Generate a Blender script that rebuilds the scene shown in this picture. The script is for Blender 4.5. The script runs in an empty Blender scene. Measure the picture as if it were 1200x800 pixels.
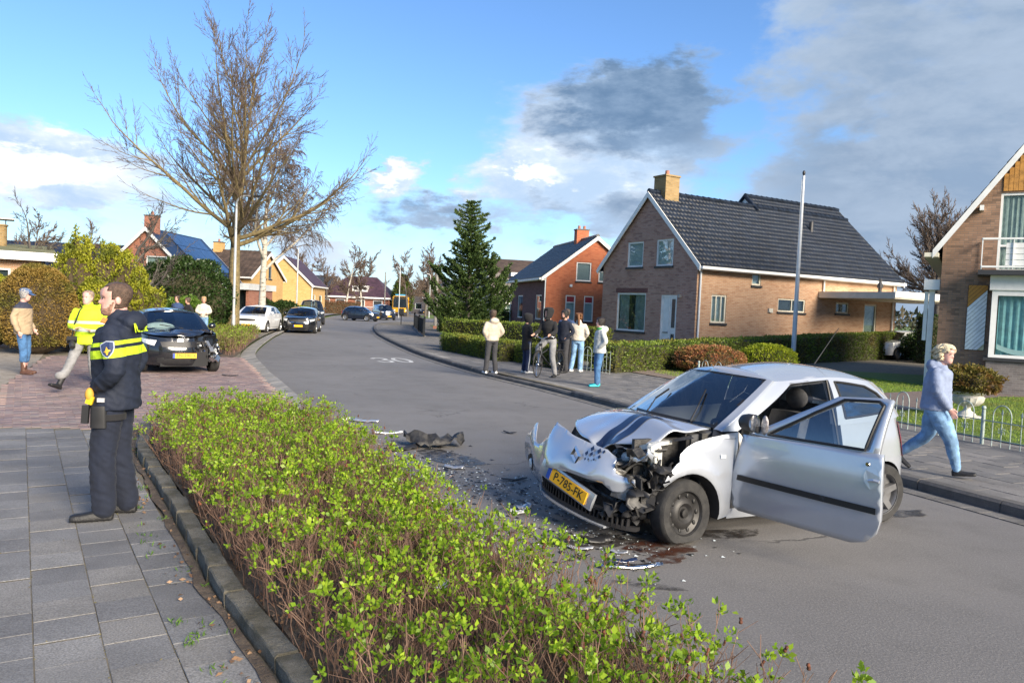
import bpy, bmesh, math, random
import numpy as np
from mathutils import Vector, Matrix, geometry, noise as mnoise

R = math.radians
scene = bpy.context.scene
COL = scene.collection

# ---------------------------------------------------------------- camera, sky, sun, exposure
cam_d = bpy.data.cameras.new('camera'); cam = bpy.data.objects.new('camera', cam_d); COL.objects.link(cam)
cam_d.sensor_width = 36; cam_d.lens = 27.0; cam_d.clip_start = 0.05; cam_d.clip_end = 3000
_p = math.atan(39 / 900.0); _r = R(2.5)
_F = Vector((0, math.cos(_p), -math.sin(_p))); _R0 = Vector((1, 0, 0)); _U0 = Vector((0, math.sin(_p), math.cos(_p)))
_Rt = math.cos(_r) * _R0 + math.sin(_r) * _U0; _Up = math.cos(_r) * _U0 - math.sin(_r) * _R0
cam.matrix_world = Matrix.Translation((0, 0, 1.92)) @ Matrix((_Rt, _Up, -_F)).transposed().to_4x4()
scene.camera = cam

SUN_AZ = math.atan2(0.62, -0.785); SUN_EL = R(24)
world = bpy.data.worlds.new('World'); scene.world = world; world.use_nodes = True
sun_d = bpy.data.lights.new('sun', 'SUN'); sun_d.energy = 3.3; sun_d.angle = R(28); sun_d.color = (1.0, 0.88, 0.71)
sun = bpy.data.objects.new('sun', sun_d); COL.objects.link(sun)
_sd = Vector((math.sin(SUN_AZ) * math.cos(SUN_EL), math.cos(SUN_AZ) * math.cos(SUN_EL), math.sin(SUN_EL)))
sun.rotation_euler = _sd.to_track_quat('Z', 'Y').to_euler()
scene.view_settings.view_transform = 'Standard'; scene.view_settings.look = 'None'
scene.view_settings.gamma = 1.0; scene.view_settings.use_curve_mapping = False
scene.view_settings.exposure = 1.58

class NT:
    """small node-tree helper"""
    def __init__(s, tree): s.t = tree; s.n = tree.nodes; s.l = tree.links
    def node(s, kind, **kw):
        o = s.n.new(kind)
        for k, v in kw.items(): setattr(o, k, v)
        return o
    def put(s, sock, v):
        if isinstance(v, bpy.types.NodeSocket): s.l.new(v, sock)
        elif v is not None:
            try: sock.default_value = v
            except Exception: sock.default_value = (v[0], v[1], v[2], 1.0)
    def math(s, op, a, b=None, c=None, clamp=False):
        o = s.node('ShaderNodeMath', operation=op, use_clamp=clamp)
        for i, v in enumerate((a, b, c)):
            if v is not None: s.put(o.inputs[i], v)
        return o.outputs[0]
    def vmath(s, op, a, b=None):
        o = s.node('ShaderNodeVectorMath', operation=op); s.put(o.inputs[0], a)
        if b is not None: s.put(o.inputs[1], b)
        return o.outputs['Value'] if op in ('LENGTH', 'DOT_PRODUCT', 'DISTANCE') else o.outputs[0]
    def sep(s, v):
        o = s.node('ShaderNodeSeparateXYZ'); s.put(o.inputs[0], v); return o.outputs
    def comb(s, x, y, z):
        o = s.node('ShaderNodeCombineXYZ'); s.put(o.inputs[0], x); s.put(o.inputs[1], y); s.put(o.inputs[2], z); return o.outputs[0]
    def mix(s, fac, a, b, blend='MIX'):
        o = s.node('ShaderNodeMix', data_type='RGBA', blend_type=blend)
        s.put(o.inputs[0], fac); s.put(o.inputs[6], a); s.put(o.inputs[7], b); return o.outputs[2]
    def noise(s, vec, scale, detail=4, rough=.55, dist=0.0):
        o = s.node('ShaderNodeTexNoise'); s.put(o.inputs['Vector'], vec); o.inputs['Scale'].default_value = scale
        o.inputs['Detail'].default_value = detail; o.inputs['Roughness'].default_value = rough; o.inputs['Distortion'].default_value = dist
        return o.outputs[0]
    def ramp(s, fac, lo, hi, smooth=True):
        o = s.node('ShaderNodeMapRange', interpolation_type='SMOOTHSTEP' if smooth else 'LINEAR'); o.clamp = True
        s.put(o.inputs[0], fac); o.inputs[1].default_value = lo; o.inputs[2].default_value = hi; return o.outputs[0]

def make_sky():
    k = NT(world.node_tree); k.n.clear()
    out = k.node('ShaderNodeOutputWorld')
    sky = k.node('ShaderNodeTexSky', sky_type='NISHITA'); sky.sun_disc = False
    sky.sun_elevation = SUN_EL; sky.sun_rotation = SUN_AZ; sky.air_density = 1.0; sky.dust_density = 0.35; sky.ozone_density = 2.2
    d = k.node('ShaderNodeTexCoord').outputs['Generated']
    x, y, z = k.sep(d)
    az = k.math('ARCTAN2', x, y); el = k.math('ARCSINE', z)
    P = k.comb(k.math('MULTIPLY', x, 1.0), k.math('MULTIPLY', y, 1.0), k.math('MULTIPLY', z, 2.3))
    warp = k.noise(P, 7.0, 6, .6)
    n1 = k.noise(P, 3.1, 8, .58, .3)
    n2 = k.noise(P, 9.5, 7, .6, .2)
    # coverage: cloudy towards the right and near the horizon, clear high up on the left
    side = k.ramp(az, .20, .42)
    low = k.math('SUBTRACT', 1.0, k.ramp(el, .10, .25))
    cov = k.math('ADD', k.math('MULTIPLY', side, .30), k.math('MULTIPLY', low, .13))
    cov = k.math('ADD', cov, k.math('MULTIPLY', k.math('SUBTRACT', warp, .5), .35))
    n3 = k.noise(P, 22, 5, .6); azw = k.math('ADD', az, k.math('MULTIPLY', k.math('SUBTRACT', n2, .5), .22)); elw = k.math('ADD', el, k.math('MULTIPLY', k.math('SUBTRACT', n3, .5), .09))
    def blob(a, e, ra, re, amt):
        da = k.math('DIVIDE', k.math('SUBTRACT', azw, a), ra); de = k.math('DIVIDE', k.math('SUBTRACT', elw, e), re)
        g = k.math('ADD', k.math('MULTIPLY', da, da), k.math('MULTIPLY', de, de))
        return k.math('MULTIPLY', k.math('POWER', 2.718, k.math('MULTIPLY', g, -1.0)), amt)
    dark = k.math('ADD', blob(.155, .262, .115, .072, .55), blob(.36, .17, .16, .05, .10))
    dark = k.math('ADD', dark, k.math('ADD', blob(-.13, .115, .10, .028, .24), blob(.09, .125, .13, .030, .22)))
    white = k.math('ADD', blob(.01, .172, .045, .026, .55), blob(-.155, .165, .035, .022, .45))
    white = k.math('ADD', white, k.math('ADD', blob(-.56, .135, .12, .035, .44), blob(.13, .17, .06, .022, .30)))
    tot = k.math('ADD', k.math('ADD', n1, cov), k.math('ADD', dark, white))
    mask = k.ramp(tot, .63, .80)
    hi = k.math('SUBTRACT', 1.0, k.ramp(el, .36, .62))
    mask = k.math('MULTIPLY', mask, k.math('ADD', k.math('MULTIPLY', hi, .5), .5))  # unseen overhead cloud kept at half strength to grey and brighten the fill
    # shade of the clouds: billows lit from the right, grey-blue undersides where the cloud is thick
    thick = k.ramp(k.math('ADD', k.math('ADD', n2, k.math('MULTIPLY', dark, 1.15)), k.math('MULTIPLY', side, .20)), .45, .95)
    thick = k.math('SUBTRACT', thick, k.math('MULTIPLY', white, 1.6), clamp=True)
    pale = k.mix(k.ramp(n2, .35, .7), (.34, .45, .60, 1), (.62, .67, .73, 1))
    ccol = k.mix(thick, pale, k.mix(k.ramp(n3, .3, .7), (.10, .17, .28, 1), (.17, .25, .37, 1)))
    ccol = k.mix(k.math('MULTIPLY', k.math('MULTIPLY', side, k.math('SUBTRACT', 1.0, k.ramp(dark, .1, .4))), .75), ccol, k.mix(k.ramp(n2, .35, .7), (.155, .22, .32, 1), (.30, .37, .47, 1)))
    ccol = k.mix(k.ramp(k.math('ADD', white, k.math('MULTIPLY', k.math('SUBTRACT', n2, .5), .9)), .22, .5), ccol, (.98, .95, .90, 1))
    haze = k.math('SUBTRACT', 1.0, k.ramp(el, .0, .17))
    bs = k.node('ShaderNodeBackground'); k.put(bs.inputs[0], k.mix(1.0, sky.outputs[0], (.64, .83, 1.06, 1), 'MULTIPLY')); bs.inputs[1].default_value = 0.071
    bc = k.node('ShaderNodeBackground'); k.put(bc.inputs[0], ccol); bc.inputs[1].default_value = 0.55
    m = k.node('ShaderNodeMixShader'); k.put(m.inputs[0], k.math('MAXIMUM', mask, k.math('MULTIPLY', haze, .55)))
    k.l.new(bs.outputs[0], m.inputs[1]); k.l.new(bc.outputs[0], m.inputs[2]); k.l.new(m.outputs[0], out.inputs[0])
make_sky()

# ---------------------------------------------------------------- materials
MATS = {}
def mat(name, col=(.5, .5, .5), rough=.6, metal=0.0, var=0.0, vs=8.0, bump=0.0, bs=60.0, col2=None, spec=.5, coat=0.0, coords='Object', sheen=0.0, emit=None, fine=0.0):
    if name in MATS: return MATS[name]
    m = bpy.data.materials.new(name); m.use_nodes = True; k = NT(m.node_tree)
    b = k.n['Principled BSDF']
    b.inputs['Roughness'].default_value = rough; b.inputs['Metallic'].default_value = metal
    b.inputs['Specular IOR Level'].default_value = spec; b.inputs['Coat Weight'].default_value = coat; b.inputs['Coat Roughness'].default_value = .04
    b.inputs['Sheen Weight'].default_value = sheen
    c = (*col, 1)
    if var or col2 or bump or fine:
        tc = k.node('ShaderNodeTexCoord').outputs[coords] if coords != 'World' else k.node('ShaderNodeNewGeometry').outputs['Position']
    if var or col2:
        n = k.noise(tc, vs, 5, .6)
        c2 = (*col2, 1) if col2 else tuple(min(1, v * (1 + var)) for v in col) + (1,)
        c1 = c if col2 else tuple(v * (1 - var) for v in col) + (1,)
        cs = k.mix(k.ramp(n, .32, .68), c1, c2)
        if fine:
            cs = k.mix(k.math('MULTIPLY', k.ramp(k.noise(tc, vs * (11 if coords != 'World' else 48), 3), .3, .7), fine), cs, tuple(v * .35 for v in col) + (1,))
        k.put(b.inputs['Base Color'], cs)
    else: b.inputs['Base Color'].default_value = c
    if bump:
        bn = k.node('ShaderNodeBump'); bn.inputs['Strength'].default_value = bump; bn.inputs['Distance'].default_value = .02
        k.put(bn.inputs['Height'], k.noise(tc, bs, 5, .65)); k.put(b.inputs['Normal'], bn.outputs[0])
    if emit: b.inputs['Emission Color'].default_value = (*emit[0], 1); b.inputs['Emission Strength'].default_value = emit[1]
    MATS[name] = m; return m

def glass_mat(name, tint=(.7, .8, .8), base=.06, rough=.015, refl=1.25):
    if name in MATS: return MATS[name]
    m = bpy.data.materials.new(name); m.use_nodes = True; k = NT(m.node_tree); k.n.clear()
    o = k.node('ShaderNodeOutputMaterial'); t = k.node('ShaderNodeBsdfTransparent'); t.inputs[0].default_value = (*tint, 1)
    g = k.node('ShaderNodeBsdfGlossy'); g.inputs['Roughness'].default_value = rough; g.inputs[0].default_value = (.95, .97, 1, 1)
    fr = k.node('ShaderNodeFresnel'); fr.inputs[0].default_value = 1.5
    mx = k.node('ShaderNodeMixShader'); k.put(mx.inputs[0], k.math('ADD', k.math('MULTIPLY', fr.outputs[0], refl), base, clamp=True))
    k.l.new(t.outputs[0], mx.inputs[1]); k.l.new(g.outputs[0], mx.inputs[2]); k.l.new(mx.outputs[0], o.inputs[0])
    MATS[name] = m; return m

def leaf_mat(name, c1, c2, c3=None, rough=.5, trans=.25, vs=1.2):
    if name in MATS: return MATS[name]
    m = bpy.data.materials.new(name); m.use_nodes = True; k = NT(m.node_tree); b = k.n['Principled BSDF']
    tc = k.node('ShaderNodeTexCoord').outputs['Object']; rnd = k.node('ShaderNodeNewGeometry').outputs['Random Per Island']
    cs = k.mix(rnd, (*c1, 1), (*c2, 1))
    if c3: cs = k.mix(k.ramp(k.noise(tc, vs, 4), .45, .68), cs, k.mix(rnd, (*c3, 1), tuple(v * .6 for v in c3) + (1,)))
    k.put(b.inputs['Base Color'], cs); b.inputs['Roughness'].default_value = rough; b.inputs['Specular IOR Level'].default_value = .3
    if trans:
        out = [n for n in k.n if n.type == 'OUTPUT_MATERIAL'][0]; t = k.node('ShaderNodeBsdfTranslucent'); k.put(t.inputs[0], cs)
        mx = k.node('ShaderNodeMixShader'); mx.inputs[0].default_value = trans
        k.l.new(b.outputs[0], mx.inputs[1]); k.l.new(t.outputs[0], mx.inputs[2]); k.l.new(mx.outputs[0], out.inputs[0])
    MATS[name] = m; return m

def brick_mat(name, c1, c2, mortar, bw=.21, bh=.0625, bump=.5, dark=None, stain=.25):
    if name in MATS: return MATS[name]
    m = bpy.data.materials.new(name); m.use_nodes = True; k = NT(m.node_tree); b = k.n['Principled BSDF']
    tc = k.node('ShaderNodeTexCoord'); x, y, z = k.sep(tc.outputs['Object']); nx, ny, nz = k.sep(tc.outputs['Normal'])
    st = k.math('GREATER_THAN', k.math('ABSOLUTE', nx), .7)
    u = k.math('ADD', k.math('MULTIPLY', x, k.math('SUBTRACT', 1.0, st)), k.math('MULTIPLY', y, st))
    vec = k.comb(u, z, 0.0)
    br = k.node('ShaderNodeTexBrick'); k.put(br.inputs['Vector'], vec)
    br.inputs['Color1'].default_value = (*c1, 1); br.inputs['Color2'].default_value = (*c2, 1); br.inputs['Mortar'].default_value = (*mortar, 1)
    br.inputs['Scale'].default_value = 1; br.inputs['Brick Width'].default_value = bw; br.inputs['Row Height'].default_value = bh
    br.inputs['Mortar Size'].default_value = .006; br.inputs['Mortar Smooth'].default_value = .2; br.inputs['Bias'].default_value = -.1
    cs = br.outputs[0]
    if dark:
        cell = k.node('ShaderNodeTexWhiteNoise', noise_dimensions='2D')
        row = k.math('FLOOR', k.math('DIVIDE', z, bh)); sh = k.math('MULTIPLY', k.math('MODULO', row, 2.0), .5)
        k.put(cell.inputs['Vector'], k.comb(k.math('FLOOR', k.math('ADD', k.math('DIVIDE', u, bw), sh)), row, 0.0))
        cs = k.mix(k.math('MULTIPLY', k.ramp(cell.outputs[0], .70, .98), .5), cs, (*dark, 1))
    big = k.noise(vec, .9, 5, .6)
    cs = k.mix(k.math('MULTIPLY', k.ramp(big, .4, .75), stain), cs, tuple(v * .45 for v in c1) + (1,))
    k.put(b.inputs['Base Color'], cs); b.inputs['Roughness'].default_value = .85
    bn = k.node('ShaderNodeBump'); bn.inputs['Strength'].default_value = bump; bn.inputs['Distance'].default_value = .012
    k.put(bn.inputs['Height'], k.math('ADD', k.math('SUBTRACT', 1.0, br.outputs[1]), k.math('MULTIPLY', k.noise(vec, 60, 3), .3))); k.put(b.inputs['Normal'], bn.outputs[0])
    MATS[name] = m; return m

# ---------------------------------------------------------------- mesh builder
class MB:
    def __init__(s): s.v = []; s.f = []; s.m = []
    def add(s, vs, fs, mi=0):
        o = len(s.v); s.v += [tuple(p) for p in vs]; s.f += [tuple(i + o for i in q) for q in fs]; s.m += [mi] * len(fs); return s
    def box(s, x0, y0, z0, x1, y1, z1, mi=0):
        return s.add([(x0, y0, z0), (x1, y0, z0), (x1, y1, z0), (x0, y1, z0), (x0, y0, z1), (x1, y0, z1), (x1, y1, z1), (x0, y1, z1)],
                     [(3, 2, 1, 0), (4, 5, 6, 7), (0, 1, 5, 4), (1, 2, 6, 5), (2, 3, 7, 6), (3, 0, 4, 7)], mi)
    def obox(s, c, size, rot=None, mi=0):
        hx, hy, hz = [q / 2 for q in size]; b = MB().box(-hx, -hy, -hz, hx, hy, hz)
        M = rot if rot is not None else Matrix.Identity(3); c = Vector(c)
        return s.add([c + M @ Vector(p) for p in b.v], b.f, mi)
    def bar(s, a, b, w, h=None, mi=0):
        a = Vector(a); b = Vector(b); d = b - a; L = d.length
        if L < 1e-6: return s
        q = d.to_track_quat('X', 'Z').to_matrix(); return s.obox((a + b) / 2, (L, w, h or w), q, mi)
    def prism(s, poly, z0, z1, mi=0):
        n = len(poly)
        return s.add([(p[0], p[1], z0) for p in poly] + [(p[0], p[1], z1) for p in poly],
                     [tuple(range(n - 1, -1, -1)), tuple(range(n, 2 * n))] + [(i, (i + 1) % n, n + (i + 1) % n, n + i) for i in range(n)], mi)
    def loft(s, rings, closed=True, cap=True, mi=0):
        n = len(rings[0]); vs = [p for r in rings for p in r]; fs = []
        for i in range(len(rings) - 1):
            for j in range(n if closed else n - 1):
                a = i * n + j; b = i * n + (j + 1) % n; fs.append((a, b, b + n, a + n))
        if cap and closed:
            fs.append(tuple(range(n - 1, -1, -1))); fs.append(tuple(range((len(rings) - 1) * n, len(rings) * n)))
        return s.add(vs, fs, mi)
    def tube(s, pts, r, n=8, cap=True, mi=0, flat=1.0):
        pts = [Vector(p) for p in pts]; m = len(pts); rr = r if isinstance(r, (list, tuple)) else [r] * m
        rings = []; up = None
        for i, p in enumerate(pts):
            d = (pts[min(i + 1, m - 1)] - pts[max(i - 1, 0)]); d = d.normalized() if d.length > 1e-9 else Vector((0, 0, 1))
            if up is None: up = Vector((0, 0, 1)) if abs(d.z) < .9 else Vector((0, 1, 0))
            a = up.cross(d); a = a.normalized() if a.length > 1e-6 else d.orthogonal().normalized(); b = d.cross(a).normalized(); up = b
            rings.append([p + a * (math.cos(2 * math.pi * k / n) * rr[i]) + b * (math.sin(2 * math.pi * k / n) * rr[i] * flat) for k in range(n)])
        return s.loft(rings, True, cap, mi)
    def lathe(s, prof, n=24, axis='Z', c=(0, 0, 0), mi=0, cap=False):
        rings = []
        for r, h in prof:
            ring = []
            for k in range(n):
                a = 2 * math.pi * k / n; x, y = r * math.cos(a), r * math.sin(a)
                q = (x, y, h) if axis == 'Z' else ((x, h, y) if axis == 'Y' else (h, x, y)); ring.append((q[0] + c[0], q[1] + c[1], q[2] + c[2]))
            rings.append(ring)
        return s.loft(rings, True, cap, mi)
    def sphere(s, c, r, n=12, m=8, mi=0):
        rx, ry, rz = r if isinstance(r, (list, tuple)) else (r, r, r); rings = []
        for i in range(m + 1):
            t = math.pi * i / m; q = max(math.sin(t), 1e-3)
            rings.append([(c[0] + rx * q * math.cos(2 * math.pi * k / n), c[1] + ry * q * math.sin(2 * math.pi * k / n), c[2] - rz * math.cos(t)) for k in range(n)])
        return s.loft(rings, True, True, mi)
    def grid(s, P, mi=0, closed=False):
        n = len(P[0]); vs = [p for r in P for p in r]
        return s.add(vs, [(i * n + j, i * n + (j + 1) % n, (i + 1) * n + (j + 1) % n, (i + 1) * n + j) for i in range(len(P) - 1) for j in range(n if closed else n - 1)], mi)
    def xf(s, M):
        s.v = [tuple(M @ Vector(p)) for p in s.v]; return s
    def merge(s, o, mi=None):
        k = len(s.v); s.v += o.v; s.f += [tuple(i + k for i in q) for q in o.f]; s.m += o.m if mi is None else [mi] * len(o.f); return s
    def mesh(s, name, mats, smooth=None, fix=False):
        me = bpy.data.meshes.new(name); me.from_pydata(s.v, [], s.f)
        for m in (mats if isinstance(mats, (list, tuple)) else [mats]): me.materials.append(m)
        if any(s.m): me.polygons.foreach_set('material_index', s.m)
        if fix:
            bm = bmesh.new(); bm.from_mesh(me); bmesh.ops.recalc_face_normals(bm, faces=bm.faces); bm.to_mesh(me); bm.free()
        if smooth:
            me.polygons.foreach_set('use_smooth', [True] * len(me.polygons))
            if smooth < 180: me.set_sharp_from_angle(angle=R(smooth))
        me.update(); return me
    def build(s, name, mats, parent=None, smooth=None, loc=None, rot=None, fix=False):
        o = bpy.data.objects.new(name, s.mesh(name, mats, smooth, fix)); COL.objects.link(o)
        if parent: o.parent = parent
        if loc is not None: o.location = loc
        if rot is not None: o.rotation_euler = rot
        return o

def np_mesh(name, V, F, mats, parent=None, mi=None, smooth=False):
    """V (n,3), F (m,k): one mesh object, fast"""
    V = np.asarray(V, np.float32).reshape(-1, 3); F = np.asarray(F, np.int32); k = F.shape[1]
    me = bpy.data.meshes.new(name); me.vertices.add(len(V)); me.vertices.foreach_set('co', V.ravel())
    me.loops.add(F.size); me.loops.foreach_set('vertex_index', F.ravel())
    me.polygons.add(len(F)); me.polygons.foreach_set('loop_start', np.arange(0, F.size, k, dtype=np.int32))
    me.polygons.foreach_set('loop_total', np.full(len(F), k, np.int32))
    for m in (mats if isinstance(mats, (list, tuple)) else [mats]): me.materials.append(m)
    if mi is not None: me.polygons.foreach_set('material_index', np.asarray(mi, np.int32))
    if smooth: me.polygons.foreach_set('use_smooth', np.ones(len(F), bool))
    me.update(calc_edges=True); me.validate()
    o = bpy.data.objects.new(name, me); COL.objects.link(o)
    if parent: o.parent = parent
    return o

def tag(o, label=None, cat=None, group=None, kind=None):
    if label: o['label'] = label
    if cat: o['category'] = cat
    if group: o['group'] = group
    if kind: o['kind'] = kind
    return o
def thing(name, label, cat, loc=(0, 0, 0), rz=0.0, group=None):
    o = bpy.data.objects.new(name, None); COL.objects.link(o); o.location = loc; o.rotation_euler = (0, 0, rz); o.empty_display_size = .2
    return tag(o, label, cat, group)
def struct(o): o['kind'] = 'structure'; return o
def share(name, src, parent, loc=(0, 0, 0), rot=(0, 0, 0), scale=None):
    o = bpy.data.objects.new(name, src.data if hasattr(src, 'data') else src); COL.objects.link(o); o.parent = parent; o.location = loc; o.rotation_euler = rot
    if scale: o.scale = scale
    return o
def copy_tree(o, parent=None):
    c = o.copy(); COL.objects.link(c); c.parent = parent
    for ch in list(o.children): copy_tree(ch, c)
    return c

def catmull(pts, n=8, closed=False):
    pts = [Vector(p) for p in pts]; out = []; m = len(pts)
    for i in range(m if closed else m - 1):
        g = lambda j: pts[j % m] if closed else pts[max(0, min(m - 1, j))]
        a, b, c, d = g(i - 1), g(i), g(i + 1), g(i + 2)
        for k in range(n):
            t = k / n; out.append(.5 * ((2 * b) + (c - a) * t + (2 * a - 5 * b + 4 * c - d) * t * t + (3 * b - a - 3 * c + d) * t ** 3))
    if not closed: out.append(pts[-1])
    return out
def inpoly(x, y, poly):
    r = False; n = len(poly); j = n - 1
    for i in range(n):
        xi, yi = poly[i][0], poly[i][1]; xj, yj = poly[j][0], poly[j][1]
        if (yi > y) != (yj > y) and x < (xj - xi) * (y - yi) / (yj - yi) + xi: r = not r
        j = i
    return r
def cdt(outline, holes=(), step=None):
    """triangulated flat region with inner grid points -> (2d verts, triangles)"""
    vs = []; es = []
    for lp in [outline] + list(holes):
        o = len(vs); n = len(lp); vs += [Vector((p[0], p[1])) for p in lp]; es += [(o + i, o + (i + 1) % n) for i in range(n)]
    if step:
        xs = [p[0] for p in outline]; ys = [p[1] for p in outline]
        nx = int((max(xs) - min(xs)) / step) + 1; ny = int((max(ys) - min(ys)) / step) + 1
        for i in range(1, nx + 1):
            for j in range(1, ny + 1):
                x = min(xs) + i * step - (j % 2) * step * .5; y = min(ys) + j * step
                if inpoly(x, y, outline) and not any(inpoly(x, y, h) for h in holes): vs.append(Vector((x, y)))
    rv, re, rf, *_ = geometry.delaunay_2d_cdt(vs, es, [], 0, 1e-5)
    tri = []
    for f in rf:
        c = sum((rv[i] for i in f), Vector((0, 0))) / len(f)
        if inpoly(c.x, c.y, outline) and not any(inpoly(c.x, c.y, h) for h in holes): tri.append(tuple(f))
    return rv, tri
def densify(poly, step):
    out = []; n = len(poly)
    for i in range(n):
        a = poly[i]; b = poly[(i + 1) % n]; L = math.hypot(b[0] - a[0], b[1] - a[1]); k = max(1, int(L / step))
        out += [(a[0] + (b[0] - a[0]) * j / k, a[1] + (b[1] - a[1]) * j / k) for j in range(k)]
    return out
def rect(x0, y0, x1, y1): return [(x0, y0), (x1, y0), (x1, y1), (x0, y1)]
def circ(cx, cy, r, a0, a1, n=20): return [(cx + r * math.cos(a0 + (a1 - a0) * i / n), cy + r * math.sin(a0 + (a1 - a0) * i / n)) for i in range(n + 1)]
# ================================================================ the setting: ground, road, pavements
rng = random.Random(7)
def pl(pts, n=6): return [(p.x, p.y) for p in catmull([(a, b, 0) for a, b in pts], n)]
KR = pl([(10.2, -4), (5.3, 7.8), (2.26, 15.2), (.87, 18.4), (-.95, 22.2), (-3.05, 27.7), (-4.48, 32.3), (-6.77, 40.6), (-8.56, 48), (-10.7, 59.3), (-11.6, 68), (-10.2, 76), (-4, 83), (12, 90), (40, 97)])
EL = pl([(3.7, -4.5), (3.0, 0.1), (-.45, 6.4), (-4.8, 16.3), (-6.36, 19.9), (-8.57, 25.7), (-10.99, 35), (-12.4, 41.3), (-16, 58), (-20.4, 84), (-23.2, 104), (-25.5, 140), (-27, 200)])
def offset(poly, d):
    out = []
    for i, p in enumerate(poly):
        a = poly[max(0, i - 1)]; b = poly[min(len(poly) - 1, i + 1)]; L = math.hypot(b[0] - a[0], b[1] - a[1]); out.append((p[0] + (b[1] - a[1]) / L * d, p[1] - (b[0] - a[0]) / L * d))
    return out
def sheet(name, poly, z, m, parent=None, holes=(), step=None, zf=None):
    v, t = cdt(poly, holes, step)
    return MB().add([(p.x, p.y, z + (zf(p.x, p.y) if zf else 0)) for p in v], t).build(name, m, parent, fix=False)
def ribbon(a, b, za, zb): # quads between two matched polylines
    n = len(a); return MB().add([(p[0], p[1], za) for p in a] + [(p[0], p[1], zb) for p in b], [(i, i + 1, n + i + 1, n + i) for i in range(n - 1)])
def walk(poly, step, s0=0.0, s1=1e9):
    """points every step along a polyline: (x, y, angle)"""
    out = []; acc = 0.0; nxt = s0
    for (a, b) in zip(poly[:-1], poly[1:]):
        L = math.hypot(b[0] - a[0], b[1] - a[1])
        while nxt <= acc + L and nxt < s1:
            t = (nxt - acc) / L; out.append((a[0] + (b[0] - a[0]) * t, a[1] + (b[1] - a[1]) * t, math.atan2(b[1] - a[1], b[0] - a[0]))); nxt += step
        acc += L
    return out

def asphalt():
    m = bpy.data.materials.new('asphalt'); m.use_nodes = True; k = NT(m.node_tree); b = k.n['Principled BSDF']
    tc = k.node('ShaderNodeTexCoord').outputs['Object']
    big = k.noise(tc, .16, 5, .6, .6); mid = k.noise(tc, 1.7, 6, .65); fine = k.noise(tc, 62, 4, .75)
    c = k.mix(k.ramp(big, .33, .68), (.126, .121, .118, 1), (.170, .163, .158, 1))
    c = k.mix(k.math('MULTIPLY', k.ramp(mid, .45, .75), .38), c, (.075, .073, .072, 1))
    c = k.mix(k.math('MULTIPLY', k.ramp(fine, .45, .65), .42), c, (.30, .285, .27, 1))
    # paler wheel tracks along the road
    x, y, z = k.sep(tc)
    lane = k.math('ADD', k.math('MULTIPLY', x, .925), k.math('MULTIPLY', y, .38))
    st = k.noise(k.comb(k.math('MULTIPLY', lane, 1.1), k.math('MULTIPLY', y, .03), 0.0), 1.0, 4, .6)
    c = k.mix(k.math('MULTIPLY', k.ramp(st, .4, .7), .28), c, (.20, .19, .185, 1))
    vor = k.node('ShaderNodeTexVoronoi', feature='DISTANCE_TO_EDGE'); vor.inputs['Scale'].default_value = .33
    k.put(vor.inputs['Vector'], k.vmath('ADD', tc, k.vmath('MULTIPLY', k.comb(mid, big, 0.0), (1.3, 1.3, 0))))
    crack = k.math('MULTIPLY', k.math('SUBTRACT', 1.0, k.ramp(vor.outputs[0], .0, .006)), k.ramp(k.noise(tc, .5, 2), .52, .62))
    c = k.mix(k.math('MULTIPLY', crack, .6), c, (.03, .03, .03, 1))
    k.put(b.inputs['Base Color'], c); k.put(b.inputs['Roughness'], k.math('ADD', .62, k.math('MULTIPLY', mid, .25)))
    b.inputs['Specular IOR Level'].default_value = .35
    bn = k.node('ShaderNodeBump'); bn.inputs['Strength'].default_value = .55; bn.inputs['Distance'].default_value = .008
    k.put(bn.inputs['Height'], k.math('SUBTRACT', fine, k.math('MULTIPLY', crack, 1.5))); k.put(b.inputs['Normal'], bn.outputs[0]); return m
ASPH = asphalt()
GRASS = mat('turf', (.095, .165, .026), .9, var=.35, vs=3.0, col2=(.15, .21, .04), bump=.8, bs=45, fine=.5)
SOIL = mat('soil', (.085, .062, .045), .95, col2=(.16, .12, .085), vs=9, bump=.8, bs=40, fine=.5)
SAND = mat('joint_sand', (.12, .11, .09), .95, col2=(.20, .17, .12), vs=6, bump=.4, bs=90)
TILE = [mat('tile_%d' % i, c, .85, col2=tuple(v * 1.38 for v in c), vs=2.1, bump=.4, bs=110, fine=.6, coords='World') for i, c in enumerate([(.176, .175, .178), (.215, .211, .208), (.148, .147, .151), (.194, .187, .180)])]
TILE_R = [mat('tile_right_%d' % i, c, .85, col2=tuple(v * 1.4 for v in c), vs=1.6, bump=.35, bs=90, fine=.55, coords='World') for i, c in enumerate([(.155, .148, .142), (.180, .170, .162), (.132, .128, .126)])]
KERB = mat('kerb_concrete', (.115, .11, .105), .85, col2=(.21, .20, .19), vs=3.5, bump=.5, bs=60, fine=.5, coords='World')
KERBD = mat('kerb_dark', (.085, .08, .076), .8, col2=(.16, .15, .14), vs=3, bump=.5, bs=70, fine=.4, coords='World')
PALE = mat('pale_concrete', (.22, .21, .19), .85, col2=(.36, .34, .315), vs=2, bump=.25, bs=80, fine=.4, coords='World')
PAINT = mat('road_paint', (.62, .62, .60), .7, col2=(.42, .42, .41), vs=9, bump=.2, bs=80)

struct(MB().add([(-900, -300, -.06), (900, -300, -.06), (900, 1500, -.06), (-900, 1500, -.06)], [(0, 1, 2, 3)]).build('ground', GRASS))
road_poly = KR[:-1] + [KR[-1], (60, 103), (60, 112), (10, 104), (-6, 101), (-13, 106), (-15.5, 125), (-17, 200)] + EL[::-1]
struct(sheet('road', road_poly, 0.0, ASPH))
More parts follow.
